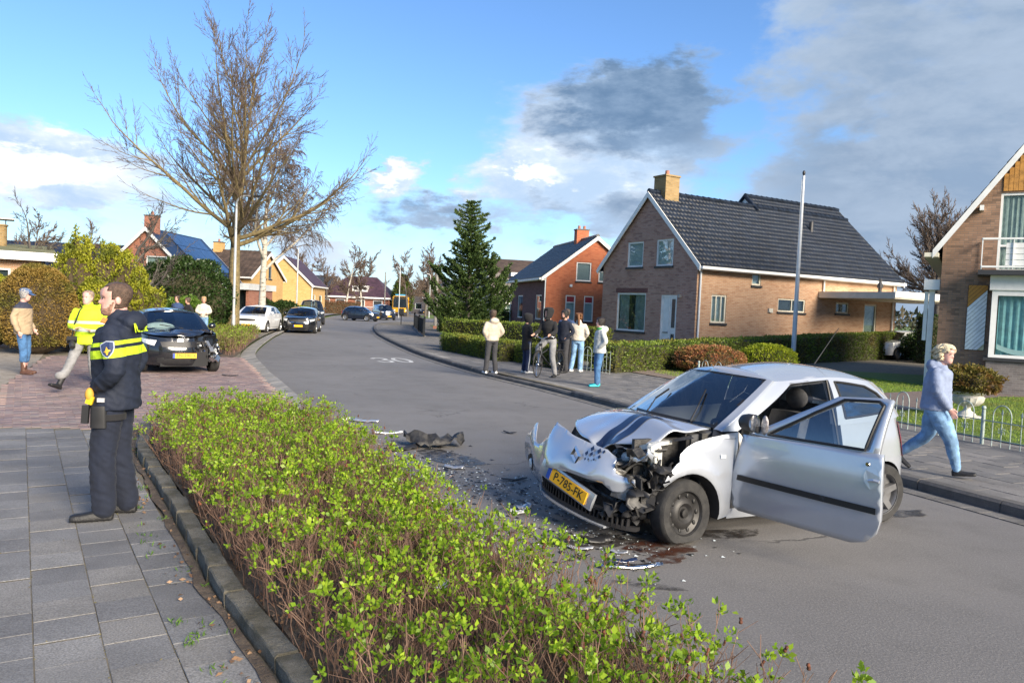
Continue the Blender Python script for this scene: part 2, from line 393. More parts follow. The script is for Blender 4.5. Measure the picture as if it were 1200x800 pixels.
# left platform (verge, drive, pavement base) and right platform
struct(sheet('verge', offset(EL, -.45) + [(-28, 200), (-90, 200), (-90, -6)], .10, SAND))
ap = offset(EL, -.45)
lowk = thing('flush_kerb', 'flush pale concrete kerb band between the drive and the road', 'kerb')
km = MB().box(-.485, -.22, -.02, .485, .22, .03).mesh('kerb_stone', PALE)
for (x, y, a) in walk(offset(EL, -.22), 1.0, .5, 125):
    t = (y < 60); o = share('kerb_stone', km, lowk, (x, y, .045), (R(-9) * 1, 0, a))
    if not t: break
KRo = offset(KR, .15)
plat = struct(sheet('pavement_bed', KRo + [(60, 100), (90, 96), (90, -8), (12, -8)], .105, SAND))
kt = MB().add([(-.495, -.09, -.13), (.495, -.09, -.13), (.495, .09, -.13), (-.495, .09, -.13), (-.495, -.085, .0), (.495, -.085, .0), (.495, .055, .0), (-.495, .055, .0), (-.495, .088, -.03), (.495, .088, -.03)],
              [(3, 2, 1, 0), (4, 5, 6, 7), (0, 1, 5, 4), (7, 6, 9, 8), (8, 9, 2, 3), (1, 2, 9, 6, 5), (0, 4, 7, 8, 3)]).mesh('kerb_stone', KERBD)
kr = thing('street_kerb', 'dark concrete kerb stones along the far pavement', 'kerb')
for i, (x, y, a) in enumerate(walk(offset(KR, .075), 1.0, .5, 95)):
    dz = rng.uniform(-.006, .006); o = share('kerb_stone', kt, kr, (x, y, .125 + dz - (.045 if 17 < y < 21.6 else 0)), (0, rng.uniform(-.006, .006), a + rng.uniform(-.008, .008)))
# gutter line of setts along the kerb
gut = MB()
for (x, y, a) in walk(offset(KR, -.14), .21, .1, 60):
    gut.obox((x, y, .002), (.20, .10, .012 + rng.uniform(0, .006)), Matrix.Rotation(a + rng.uniform(-.02, .02), 3, 'Z'))
    gut.obox((x + math.sin(a) * -.105, y + math.cos(a) * .105, .002), (.20, .10, .012 + rng.uniform(0, .006)), Matrix.Rotation(a, 3, 'Z'))
o = gut.build('gutter_setts', KERB); tag(o, 'gutter of small setts at the foot of the street kerb', 'gutter', kind='stuff')

# pavement on the far side: tiles laid along the kerb, the nearest as single pieces
pav = struct(sheet('pavement_far', offset(KR, .16) + [(60, 101), (62, 97), (12, 84), (-3.5, 78), (-8.2, 70), (-6.5, 57), (-4.0, 46), (-1.9, 39), (1.6, 27.5), (3.3, 24.3), (5.1, 20.2), (6.9, 14.8), (9.3, 8), (13.5, -4)], .109, SAND))
tmesh = [MB().prism([(-.147, -.147), (.147, -.147), (.147, .147), (-.147, .147)], -.03, 0).mesh('paving_tile', m) for m in TILE_R]
paleM = MB().prism([(-.247, -.147), (.247, -.147), (.247, .147), (-.247, .147)], -.12, 0).mesh('ramp_slab', PALE)
fence_line = [(13.5, -4), (9.3, 8), (6.95, 14.6), (5.3, 19.6), (3.6, 23.6), (1.7, 27.0), (-1.9, 39), (-4.0, 46), (-6.5, 57), (-8.2, 70), (-3.5, 78), (12, 84), (62, 97), (60, 101)]
pav_poly = offset(KR, .18) + fence_line[::-1]
rest = MB(); cnt = 0
for j in range(17):
    for (x, y, a) in walk(offset(KR, .32 + .3 * j), .3, .15 * (j % 2) + .1, 85):
        if y < 5.5 or y > 62 or not inpoly(x, y, pav_poly): continue
        if 17 < y < 21.6 and j == 0: continue
        if y < 12.4 and cnt < 290:
            share('paving_tile', tmesh[rng.randrange(3)], pav, (x, y, .12 + rng.uniform(-.004, .003)), (rng.uniform(-.006, .006), rng.uniform(-.006, .006), a)); cnt += 1
        else:
            rest.obox((x, y, .105 + rng.uniform(-.003, .003)), (.294, .294, .03), Matrix.Rotation(a, 3, 'Z') if y < 80 else None, rng.randrange(3))
tag(rest.build('paving_tiles', TILE_R, pav), kind='stuff')
for i, (x, y, a) in enumerate(walk(offset(KR, .315), .5, 21.5, 27)):
    share('ramp_slab', paleM, pav, (x, y, .106), (R(-7), 0, a))
for i, (x, y, a) in enumerate(walk(offset(KR, .30), .5, 33.0, 36)):
    share('ramp_slab', paleM, pav, (x, y, .122), (0, 0, a))

# left pavement: 30 cm tiles running along the planting bed
UD = Vector((-.54, .842)).normalized(); VD = Vector((UD.y, -UD.x))   # along / across (to the right)
pl_o = Vector((-1.43, 3.49))
pavl = struct(sheet('pavement', [(.6, .2), (-5.05, 10.05), (-9.6, 9.4), (-4, -1)], .1145, SAND))
tl = [MB().add([(-.147, -.147, 0), (.147, -.147, 0), (.147, .147, 0), (-.147, .147, 0), (-.149, -.149, -.004), (.149, -.149, -.004), (.149, .149, -.004), (-.149, .149, -.004)],
               [(0, 1, 2, 3), (0, 4, 5, 1), (1, 5, 6, 2), (2, 6, 7, 3), (3, 7, 4, 0)]).mesh('paving_tile', m) for m in TILE]
ang = math.atan2(UD.y, UD.x)
BK = [(.5, 1.1), (-.95, 3.55), (-1.72, 4.68), (-2.95, 6.71), (-4.02, 8.42), (-4.75, 10.0)]   # bed kerb
def bkx(y):
    for a, b in zip(BK[:-1], BK[1:]):
        if a[1] <= y <= b[1]: return a[0] + (b[0] - a[0]) * (y - a[1]) / (b[1] - a[1])
    return BK[0][0] if y < BK[0][1] else BK[-1][0]
n_t = 0
for i in range(-4, 29):
    for j in range(-16, 2):
        c = pl_o + UD * (.302 * (i + (.5 if j % 2 else 0))) + VD * (.302 * (j + .5))
        if c.y > 9.95 + (c.x + 5) * .28 or c.y < 1.2 or c.x > bkx(c.y) - .10: continue
        if c.x < -.714 * c.y - 1.15 or n_t >= 300: continue
        share('paving_tile', tl[rng.choice([0, 0, 1, 2, 3, 3])], pavl, (c.x, c.y, .12 + rng.uniform(-.003, .004)), (rng.uniform(-.007, .007), rng.uniform(-.007, .007), ang + rng.uniform(-.008, .008))); n_t += 1

# clinker drive: bricks between the pavement and the plants
CL = [mat('clinker_%d' % i, c, .8, col2=tuple(v * 1.45 for v in c), vs=4, bump=.3, bs=90, fine=.35, coords='World') for i, c in enumerate([(.195, .140, .135), (.235, .168, .155), (.165, .125, .13), (.215, .175, .165)])]
drive_poly = [(-4.9, 10.05), (-3.1, 11.6), (-5.2, 16.2), (-6.85, 20.1), (-8.0, 22.6), (-9.0, 22.5), (-10.6, 22.4), (-12.6, 21.2), (-11.4, 18.5), (-9.0, 13.6), (-6.6, 9.7)]
drv = struct(sheet('driveway', drive_poly, .106, SAND))
cm = [MB().prism([(-.102, -.049), (.102, -.049), (.102, .049), (-.102, .049)], -.02, 0).mesh('brick', m) for m in CL]
rest = MB(); cnt = 0
for i in range(0, 62 * 2):
    for j in range(-45, 30):
        c = Vector((-5.0, 10.0)) + UD * (.103 * i) + VD * (.21 * (j + .5 * (i % 2)))
        if not inpoly(c.x, c.y, drive_poly): continue
        if cnt < 298 and c.y < 11.6:
            share('brick', cm[rng.randrange(4)], drv, (c.x, c.y, .122 + rng.uniform(-.003, .003)), (rng.uniform(-.01, .01), 0, ang - math.pi / 2 + rng.uniform(-.02, .02))); cnt += 1
        else: rest.obox((c.x, c.y, .112 + rng.uniform(-.003, .003)), (.203, .097, .02), Matrix.Rotation(ang - math.pi / 2 + rng.uniform(-.02, .02), 3, 'Z'), rng.choice([0, 0, 1, 1, 2, 3]))
tag(rest.build('bricks', CL, drv), kind='stuff')
# sandy forecourt beside the drive
struct(sheet('forecourt', [(-6.75, 9.8), (-9.05, 13.6), (-11.4, 18.4), (-12.8, 21), (-22, 21), (-22, 8), (-9.6, 9.0)], .114, mat('gravel', (.30, .26, .21), .95, col2=(.42, .37, .31), vs=5, bump=.8, bs=150, fine=.4)))

# planting bed in front: soil mound, mossy kerb
bed_poly = [(2.4, -1.5), (.4, 1.1)] + [(x + .1, y) for x, y in BK[1:]] + [(-4.5, 10.5), (-3.35, 11.0), (-2.2, 10.2), (-.60, 6.4), (2.75, .3)]
bed = struct(sheet('planting_bed', bed_poly, .13, SOIL, step=.25, zf=lambda x, y: .05 * mnoise.noise((x * 1.3, y * 1.3, 0)) + .03))
MOSSK = mat('mossy_kerb', (.105, .095, .066), .9, col2=(.27, .25, .21), vs=5, bump=.9, bs=45, fine=.75, coords='World')
bkt = thing('bed_kerb', 'old mossy kerb edging the rose bed beside the tiled pavement', 'kerb')
for (x, y, a) in walk(BK, .46, .0):
    m = MB(); L = .225
    P = [[(-L + 2 * L * i / 5, w + rng.uniform(-.004, .004), h + rng.uniform(-.005, .005)) for (w, h) in ((-.062, -.1), (-.062, .048), (-.054, .058), (.052, .060), (.060, .050), (.060, -.1))] for i in range(6)]
    m.loft(P, True, True); m.build('kerb_stone', MOSSK, bkt, loc=(x, y, .145 + rng.uniform(-.012, .012)), rot=(rng.uniform(-.05, .05), rng.uniform(-.03, .03), a + rng.uniform(-.04, .04)), smooth=25)
# litter strip of soil and dead leaves between tiles and kerb
struct(sheet('soil_strip', [(x - .10, y) for x, y in BK] + [(bkx(y) - .165 - .06 * mnoise.noise((y * 2.5, 0, 0)), y) for y in [BK[-1][1] - (BK[-1][1] - BK[0][1]) * i / 60 for i in range(61)]], .131, SOIL))
struct(sheet('verge_bed', [(-8.15, 22.5), (-8.95, 25.6), (-10.2, 30), (-11.35, 34.6), (-14, 35.5), (-16.5, 31), (-13, 22)], .14, SOIL))

# road marking "30"
def ribbon_path(pts, w, close=False):
    q = [Vector(p) for p in pts]; n = len(q); L = []; Rr = []
    for i in range(n):
        d = (q[(i + 1) % n if close else min(i + 1, n - 1)] - q[(i - 1) % n if close else max(i - 1, 0)]).normalized(); s = Vector((-d.y, d.x)) * w / 2; L.append(q[i] + s); Rr.append(q[i] - s)
    m = n if close else n - 1
    return [(p.x, p.y, 0) for p in L + Rr], [(n + i, n + (i + 1) % n, (i + 1) % n, i) for i in range(m)]
mk = thing('road_marking', 'white painted 30 speed limit on the asphalt', 'road marking', (-4.0, 25.7, .005), math.atan2(.925, -.38) - math.pi / 2)
three = [(-.17 + .0, .75), (-.05, .92), (.10, .95), (.2, .8), (.18, .6), (.05, .5), (.18, .4), (.22, .18), (.10, .02), (-.06, .02), (-.18, .2)]
v, f = ribbon_path(three, .11); MB().add([(x * 1.25 - .36, y * 1.9 - .9, z) for x, y, z in v], f).build('digit', PAINT, mk)
zero = [(.19 * math.cos(t), .5 + .46 * math.sin(t)) for t in [2 * math.pi * i / 20 for i in range(20)]]
v, f = ribbon_path(zero, .11, True); MB().add([(x * 1.25 + .36, y * 1.9 - .9, z) for x, y, z in v], f).build('digit', PAINT, mk)
for i, (x, y) in enumerate([(-13.5, 84), (-12.3, 82.4), (-15.6, 86.2), (-17.2, 88), (-18.6, 89.6)]):
    MB().add([(-.35, -.9, 0), (.35, -.9, 0), (0, .9, 0)], [(0, 1, 2)]).build('road_marking', PAINT, loc=(x, y, .006), rot=(0, 0, .6)); tag(COL.objects[-1], 'white give-way triangles across the side street', 'road marking', 'give-way triangles')

# lawns and paths on the right
struct(sheet('lawn', [(5.5, 19.7), (7.1, 14.7), (9.4, 8.2), (14, -3), (30, -3), (30, 26), (12, 28.5), (4.6, 25.8), (4.0, 23.4)], .135, GRASS))
struct(sheet('garden_path', [(7.6, 18.9), (9.2, 19.6), (11.3, 21.0), (13.6, 22.4), (16, 23.0), (26, 22.5), (26, 20.8), (16, 20.9), (13, 20.3), (11.2, 18.8), (9.7, 17.3), (8.7, 16.3), (7.4, 15.6), (6.9, 16.9)], .142, mat('path_clinker', (.15, .11, .095), .9, col2=(.21, .165, .145), vs=12, bump=.6, bs=35, fine=.5)))
struct(sheet('front_yard', [(3.7, 23.4), (4.3, 25.6), (6.0, 25.0), (5.5, 19.7), (4.6, 21.2)], .14, mat('yard_clinker', (.20, .15, .12), .9, col2=(.27, .21, .17), vs=14, bump=.6, bs=30, fine=.5)))
struct(sheet('lawn', [(-3.2, 38.5), (-1.5, 36.5), (1.5, 30), (10, 45), (4, 75), (-5, 72), (-7.2, 67), (-5.6, 57)], .125, GRASS))
struct(sheet('lawn', [(-13, 36.2), (-13.6, 41.5), (-17.2, 58), (-21.4, 83), (-24.2, 103), (-60, 103), (-60, 36)], .125, GRASS))
struct(sheet('side_path', [(-13.0, 41.6), (-16.5, 57.6), (-20.9, 83), (-23.7, 103), (-26, 103), (-23.2, 83), (-18.7, 57.6), (-14.9, 41)], .132, mat('path_tile', (.17, .16, .155), .9, col2=(.23, .22, .21), vs=4, bump=.3, bs=60)))
# ================================================================ houses
WHITE = mat('white_paint', (.74, .74, .72), .45, var=.05, vs=4)
CREAM = mat('cream_paint', (.66, .62, .50), .5, var=.06, vs=4)
DARKSILL = mat('dark_sill', (.03, .03, .033), .5)
PANE = glass_mat('window_glass', (.80, .86, .86), .0, .015, .24)
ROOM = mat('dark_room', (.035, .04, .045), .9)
BLIND = mat('white_blind', (.66, .70, .74), .7, var=.04, vs=2)
CURT = mat('curtain', (.45, .47, .44), .9, var=.15, vs=6)
CURTB = mat('blue_curtain', (.30, .52, .56), .85, var=.2, vs=5)
LEAD = mat('zinc', (.30, .31, .32), .45, metal=.6, var=.1)
ROOF_BLUE = mat('glazed_tile', (.010, .015, .026), .42, var=.4, vs=3.5, spec=.22)
ROOF_GREY = mat('slate_tile', (.035, .039, .048), .45, var=.35, vs=3, bump=.3, bs=20)
ROOF_BROWN = mat('brown_tile', (.060, .040, .030), .8, var=.3, vs=2, bump=.3, bs=20)
ROOF_PURPLE = mat('purple_tile', (.055, .028, .040), .6, var=.3, vs=2, bump=.3, bs=20)
ROOF_NAVY = mat('navy_tile', (.020, .027, .050), .35, var=.35, vs=2)
BR_PURPLE = brick_mat('brick_purple_brown', (.40, .205, .150), (.46, .27, .205), (.42, .35, .30), dark=(.17, .085, .070))
BR_YELLOW = brick_mat('brick_tan', (.42, .230, .125), (.50, .300, .175), (.48, .41, .32), dark=(.30, .145, .075), stain=.12)
BR_BROWN = brick_mat('brick_brown_long', (.25, .148, .096), (.32, .195, .128), (.15, .135, .12), bw=.24, bh=.065, dark=(.07, .05, .038))
BR_ORANGE = brick_mat('brick_orange', (.42, .105, .040), (.50, .150, .060), (.42, .22, .14), dark=(.27, .07, .035), stain=.15)
BR_MAROON_SHADE = brick_mat('brick_maroon_shade', (.145, .055, .050), (.185, .075, .068), (.17, .10, .09), dark=(.09, .035, .035))  # dark brick of lintel and plinth; also colours the orange house's shaded side
BR_RED = brick_mat('brick_red', (.36, .125, .075), (.42, .165, .10), (.40, .30, .24), dark=(.2, .07, .05))
BR_OCHRE = brick_mat('brick_ochre', (.52, .30, .095), (.58, .36, .13), (.52, .40, .22), dark=(.42, .22, .06), stain=.12)
BR_CHIM = brick_mat('brick_mossy', (.30, .19, .075), (.36, .25, .11), (.26, .22, .15), dark=(.14, .10, .04))
BR_GREY = brick_mat('brick_grey', (.15, .13, .125), (.20, .175, .165), (.22, .21, .2), dark=(.09, .08, .08))

def fmap(face, LX, LY):
    if face == 'front': return lambda u, z, d=0.0: (u, d, z)
    if face == 'left': return lambda u, z, d=0.0: (d, u, z)
    if face == 'right': return lambda u, z, d=0.0: (LX - d, u, z)
    return lambda u, z, d=0.0: (u, LY - d, z)
def wall_panel(parent, name, m, F, outline, holes, reveal=.12, flip=False):
    hs = [rect(*h) for h in holes]; v, t = cdt(outline, hs); mb = MB(); mb.add([F(p.x, p.y) for p in v], t)
    for h in hs:
        for i in range(4):
            a, b = h[i], h[(i + 1) % 4]; mb.add([F(*a), F(*b), F(b[0], b[1], reveal), F(a[0], a[1], reveal)], [(0, 1, 2, 3)])
    return mb.build(name, m, parent, fix=False)
def barF(mb, F, u0, z0, u1, z1, d0, d1, mi=0):
    c = [F(u, z, d) for d in (d0, d1) for (u, z) in ((u0, z0), (u1, z0), (u1, z1), (u0, z1))]
    return mb.add(c, [(0, 1, 2, 3), (7, 6, 5, 4), (0, 4, 5, 1), (1, 5, 6, 2), (2, 6, 7, 3), (3, 7, 4, 0)], mi)
def window(parent, F, r, fm=WHITE, fw=.07, mull=(), trans=(), back=ROOM, sill=DARKSILL, bd=.16, lintel=None, curtain=None):
    u0, z0, u1, z1 = r; mb = MB()
    for q in ((u0, z0, u0 + fw, z1), (u1 - fw, z0, u1, z1), (u0 + fw, z0, u1 - fw, z0 + fw), (u0 + fw, z1 - fw, u1 - fw, z1)): barF(mb, F, *q, .03, .10)
    for f in mull: c = u0 + (u1 - u0) * f; barF(mb, F, c - fw * .4, z0 + fw, c + fw * .4, z1 - fw, .035, .098)
    for f in trans: c = z0 + (z1 - z0) * f; barF(mb, F, u0 + fw, c - fw * .4, u1 - fw, c + fw * .4, .037, .096)
    w = mb.build('window', fm, parent)
    barF(MB(), F, u0 + fw * .5, z0 + fw * .5, u1 - fw * .5, z1 - fw * .5, .062, .068).build('pane', PANE, w)
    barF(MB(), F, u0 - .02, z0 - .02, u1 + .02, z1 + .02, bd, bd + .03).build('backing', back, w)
    if curtain:
        cm = MB(); n = 24
        for (ca, cb) in curtain:
            pts = [u0 + (u1 - u0) * (ca + (cb - ca) * i / n) for i in range(n + 1)]
            cm.grid([[F(p, z0 + .05, .115 + .018 * math.sin(i * 1.9)) for i, p in enumerate(pts)], [F(p, z1 - .05, .115 + .018 * math.sin(i * 1.9)) for i, p in enumerate(pts)]])
        cm.build('curtain', CURT if back is not CURTB else CURTB, w)
    if sill: barF(MB(), F, u0 - .05, z0 - .09, u1 + .05, z0 - .002, -.05, .10).build('sill', sill, w)
    if lintel:
        lm = MB(); n = max(3, int((u1 - u0 + .2) / .075))
        for i in range(n):
            a = u0 - .1 + (u1 - u0 + .2) * i / n; barF(lm, F, a + .004, z1 + .012, a + (u1 - u0 + .2) / n - .004, z1 + .21, -.004, .02)
        lm.build('lintel_bricks', lintel, w)
    return w
def tiles(parent, P0, U, V, w, l, m, tw=.24, tl=.34, amp=.026, name='roof_tiles', ns=6):
    """pantiles as relief: P0 lower left corner, U along the eave, V up the slope"""
    P0 = np.array(P0); U = np.array(Vector(U).normalized()); V = np.array(Vector(V).normalized()); N = np.cross(U, V)
    nc = max(1, round(w / tw)); nr = max(1, round(l / tl)); tw = w / nc; tl = l / nr
    xs = np.linspace(0, w, nc * ns + 1); ph = (xs / tw) % 1.0; prof = amp * (np.sin(2 * np.pi * ph) * .5 + .5)
    rs = np.random.RandomState(3); Vt = []; Ft = []; o = 0
    for r in range(nr):
        z0 = .018; jit = np.repeat(rs.uniform(-.006, .006, nc + 1), ns)[:len(xs)]
        a = P0 + np.outer(xs, U) + V * (r * tl - .02) + np.outer(prof + z0 + jit, N); b = P0 + np.outer(xs, U) + V * ((r + 1) * tl + .01) + np.outer(prof + jit * .3, N)
        c = P0 + np.outer(xs, U) + V * (r * tl - .02) + np.outer(prof - .012, N)
        Vt += [c, a, b]; n = len(xs); i = np.arange(n - 1)
        Ft.append(np.stack([o + i, o + i + 1, o + n + i + 1, o + n + i], 1)); Ft.append(np.stack([o + n + i, o + n + i + 1, o + 2 * n + i + 1, o + 2 * n + i], 1)); o += 3 * n
    ob = np_mesh(name, np.concatenate(Vt), np.concatenate(Ft), m, parent); ob['kind'] = 'stuff'; return ob
def gable_roof(parent, axis, LX, LY, ze, zr, m, ov=.3, gov=.2, relief=True, trim=WHITE, gutter=WHITE, ridge_at=None, x0=0.0, tw=.24, tl=.34, thick=.12):
    """axis = direction of the ridge; the house spans LX x LY from the origin"""
    span, run = (LY, LX) if axis == 'x' else (LX, LY); h = ridge_at or span / 2
    T = (lambda a, r, z: (r, a, z)) if axis == 'x' else (lambda a, r, z: (a, r, z))
    k = (zr - ze) / h; lo = ze - k * ov; k2 = (zr - ze) / (span - h); lo2 = ze - k2 * ov; r0, r1 = x0 - gov, run + gov
    rf = MB()
    for (a0, z0, a1, z1) in ((-ov, lo, h, zr), (span + ov, lo2, h, zr)):
        c = [T(a0, r0, z0), T(a0, r1, z0), T(a1, r1, z1), T(a1, r0, z1)]; up = [(p[0], p[1], p[2] + thick) for p in c]
        rf.add(c + up, [(0, 1, 2, 3), (7, 6, 5, 4), (0, 4, 5, 1), (1, 5, 6, 2), (2, 6, 7, 3), (3, 7, 4, 0)])
    roof = rf.build('roof', m, parent, fix=True)
    for (a0, z0) in ((-ov, lo), (span + ov, lo2)):
        for rr in (r0 - .025, r1 + .025):
            if not trim: continue
            tr = MB(); tr.add([T(a0, rr - .02, z0 - .12), T(h, rr - .02, zr - .12), T(h, rr - .02, zr + thick), T(a0, rr - .02, z0 + thick), T(a0, rr + .02, z0 - .12), T(h, rr + .02, zr - .12), T(h, rr + .02, zr + thick), T(a0, rr + .02, z0 + thick)],
                   [(3, 2, 1, 0), (4, 5, 6, 7), (0, 1, 5, 4), (1, 2, 6, 5), (2, 3, 7, 6), (3, 0, 4, 7)]); tr.build('barge_board', trim, roof, fix=True)
    if gutter:
        for a0, z0, s in ((-ov, lo, -1), (span + ov, lo2, 1)):
            g = MB(); p = [T(a0 + s * .06, r0, z0 + .02), T(a0 + s * .06, r1, z0 + .02)]; g.bar(p[0], p[1], .13, .11); p = [T(a0 - s * .10, r0 + .05, z0 - .04), T(a0 - s * .10, r1 - .05, z0 - .04)]; g.bar(p[0], p[1], .26, .05); g.build('gutter', gutter, roof)
    if relief:
        sl = math.hypot(h + ov, zr - lo); n = Vector(T(0, 0, 0))
        if axis == 'x': tiles(roof, (r0, -ov, lo + thick + .004), (1, 0, 0), (0, h + ov, zr - lo), r1 - r0, sl, m, tw, tl)
        else:
            tiles(roof, (-ov, r1, lo + thick + .004), (0, -1, 0), (h + ov, 0, zr - lo), r1 - r0, sl, m, tw, tl)
        rd = MB()
        nn = int((r1 - r0) / .33)
        for i in range(nn):
            a = r0 + (r1 - r0) * i / nn; b = r0 + (r1 - r0) * (i + 1.06) / nn
            rd.tube([T(h, a, zr + thick + .02), T(h, b, zr + thick + .005)], [.115, .10], 8)
        rd.build('ridge_tiles', m, roof, smooth=50)
    return roof
def chimney(parent, c, w, d, z0, z1, m, pots=1, cap=None):
    ch = MB().box(c[0] - w / 2, c[1] - d / 2, z0, c[0] + w / 2, c[1] + d / 2, z1).build('chimney', m, parent)
    MB().box(c[0] - w / 2 - .04, c[1] - d / 2 - .04, z1 + .002, c[0] + w / 2 + .04, c[1] + d / 2 + .04, z1 + .07).build('cap', cap or KERB, ch)
    for i in range(pots): MB().lathe([(.001, z1 + .07), (.10, z1 + .07), (.085, z1 + .3), (.07, z1 + .3)], 10, c=(c[0] + (i - (pots - 1) / 2) * .35, c[1], 0)).build('chimney_pot', BR_RED, ch)
    return ch
def pipe(parent, p0, p1, r=.04, m=WHITE): return MB().tube([p0, p1], r, 8).build('downpipe', m, parent, smooth=60)
def gpoly(L, zb, ze, zr, h=None): h = h or L / 2; return [(0, zb), (L, zb), (L, ze), (h, zr), (0, ze)]

# ---- brown brick house with blue-black glazed roof
def main_house():
    H = thing('brick_house', 'brown brick house with glazed dark roof and tan side wall behind the long hedge', 'house', (8.52, 36, -.38), R(30)); H.scale = (1.2, 1.2, 1.2)
    LX, LY, ze, zr = 12.6, 6.1, 4.05, 6.95; FL = fmap('left', LX, LY); FF = fmap('front', LX, LY)
    gw = [(3.02, 1.15, 5.0, 2.8), (1.09, .25, 2.05, 2.73), (3.34, 3.92, 4.41, 5.0), (1.45, 3.92, 2.5, 5.02)]
    wall_panel(H, 'wall', BR_PURPLE, FL, gpoly(LY, 0, ze, zr), gw)
    sw = [(.81, 1.68, 1.63, 2.8), (2.99, 3.28, 3.52, 3.97), (4.6, 2.26, 6.29, 2.82), (8.3, 2.32, 9.2, 2.8), (10.3, .9, 11.2, 2.8)]
    wall_panel(H, 'wall', BR_YELLOW, FF, [(0, 0), (LX, 0), (LX, ze), (0, ze)], sw)
    MB().box(.3, LY - .2, 0, LX, LY, ze).build('wall', BR_PURPLE, H); MB().add([(LX, 0, 0), (LX, 7.2, 0), (LX, 7.2, ze), (LX, 3.6, 7.35), (LX, 0, ze)], [(0, 1, 2, 3, 4)]).build('wall', BR_YELLOW, H)
    window(H, FL, gw[0], lintel=BR_MAROON_SHADE, curtain=[(.06, .42), (.62, .96)]); window(H, FL, gw[2], back=BLIND, bd=.10); window(H, FL, gw[3], back=BLIND, bd=.10)
    d = MB(); u0, z0, u1, z1 = gw[1]
    barF(d, FL, u0, z0, u1, z1, .05, .10); door = d.build('door', WHITE, H)
    fr = MB()
    for q in ((u0, z0, u0 + .08, z1), (u1 - .08, z0, u1, z1), (u0 + .08, z1 - .08, u1 - .08, z1), (u0 + .42, z0, u0 + .45, z1 - .08)): barF(fr, FL, *q, .02, .048)
    fr.build('door_frame', WHITE, door)
    pg = MB(); barF(pg, FL, u0 + .13, z0 + 1.15, u0 + .33, z1 - .16, .042, .052); barF(pg, FL, u0 + .13, z0 + .25, u0 + .33, z0 + .9, .042, .052); pg.build('pane', mat('door_glass', (.03, .05, .06), .1), door)
    lb = MB(); barF(lb, FL, u0 + .52, z0 + .92, u0 + .82, z0 + .98, .02, .05); lb.build('letter_slot', LEAD, door)
    window(H, FF, sw[0], fm=CREAM, mull=(.35, .68), back=CURT, lintel=BR_YELLOW); window(H, FF, sw[1], fm=CREAM, back=BLIND); window(H, FF, sw[2], fm=CREAM, mull=(.52,), fw=.06)
    window(H, FF, sw[3], fm=CREAM); window(H, FF, sw[4], fm=CREAM, back=CURT)
    bx = MB(); barF(bx, FF, 4.02, 2.2, 4.24, 2.38, -.08, 0); bx.build('vent_box', CREAM, H)
    for u in (.82,): l = MB(); barF(l, FL, u, 2.62, u + .1, 2.76, -.12, 0); l.build('wall_lamp', LEAD, H)
    rf = gable_roof(H, 'x', LX, LY, ze, zr, ROOF_BLUE, .28, .12, tw=.20, tl=.28)
    # rear half is deeper: its ridge sits higher up the same slope
    k = (zr - ze) / (LY / 2); hz = ze + k * 3.6; x0 = 6.1
    r2 = MB(); t = .135
    q = [(x0, LY / 2 - .05, zr + t - k * .05), (LX + .12, LY / 2 - .05, zr + t - k * .05), (LX + .12, 3.6, hz + t), (x0, 3.6, hz + t), (LX + .12, 7.4, ze + t), (x0, 7.4, ze + t)]
    r2.add(q, [(0, 1, 2, 3), (3, 2, 4, 5)]); r2.build('upper_roof', ROOF_BLUE, rf)
    tiles(rf, (x0, LY / 2, zr + .13), (1, 0, 0), (0, 3.6 - LY / 2, hz - zr), LX + .12 - x0, math.hypot(3.6 - LY / 2, hz - zr), ROOF_BLUE, .20, .28)
    MB().add([(x0 + .01, LY / 2 - .1, zr + .03), (x0 + .01, 4.3, zr - .1), (x0 + .01, 3.6, hz + .1)], [(0, 1, 2)]).build('gable_board', WHITE, rf)
    rd = MB()
    for i in range(19): a = x0 + (LX - x0 + .1) * i / 19; rd.tube([(a, 3.6, hz + .16), (a + .37, 3.6, hz + .145)], [.115, .10], 8)
    for s in (-1, 1):
        for i in range(4): rd.tube([(x0, 3.6 + s * .2 * i, hz + .15 - .19 * i), (x0, 3.6 + s * .2 * (i + 1), hz + .15 - .19 * (i + 1))], .09, 6)
    rd.build('ridge_tiles', ROOF_BLUE, rf, smooth=50)
    MB().tube([(8.9, 2.05, 6.0), (8.9, 2.05, 6.55)], .09, 8).build('vent_pipe', DARKSILL, rf)
    chimney(rf, (.85, LY / 2), .75, .75, 6.3, 7.75, BR_CHIM, 1, BR_CHIM)
    pipe(H, (.12, -.07, .1), (.12, -.07, 3.9)); pipe(H, (7.35, -.07, 3.1), (7.35, -.07, 3.9)); pipe(H, (12.3, -.07, .1), (12.3, -.07, 3.9))
    # carport with flat roof against the side wall
    cp = MB().box(7.1, -3.6, 2.95, 13.6, -.01, 3.22).build('carport_roof', CREAM, H)
    MB().box(7.05, -3.64, 3.0, 13.65, -3.605, 3.25).build('fascia', WHITE, cp)
    for x, y in ((13.3, -3.4), (9.9, -3.4)): MB().box(x - .07, y - .07, .1, x + .07, y + .07, 2.95).build('carport_post', WHITE, H)
    MB().lathe([(.08, 3.22), (.08, 3.5), (.13, 3.5), (.13, 3.62), (.06, 3.75), (.06, 3.9), (.001, 3.9)], 10, c=(9.6, -1.2, 0)).build('flue', DARKSILL, H)
main_house()

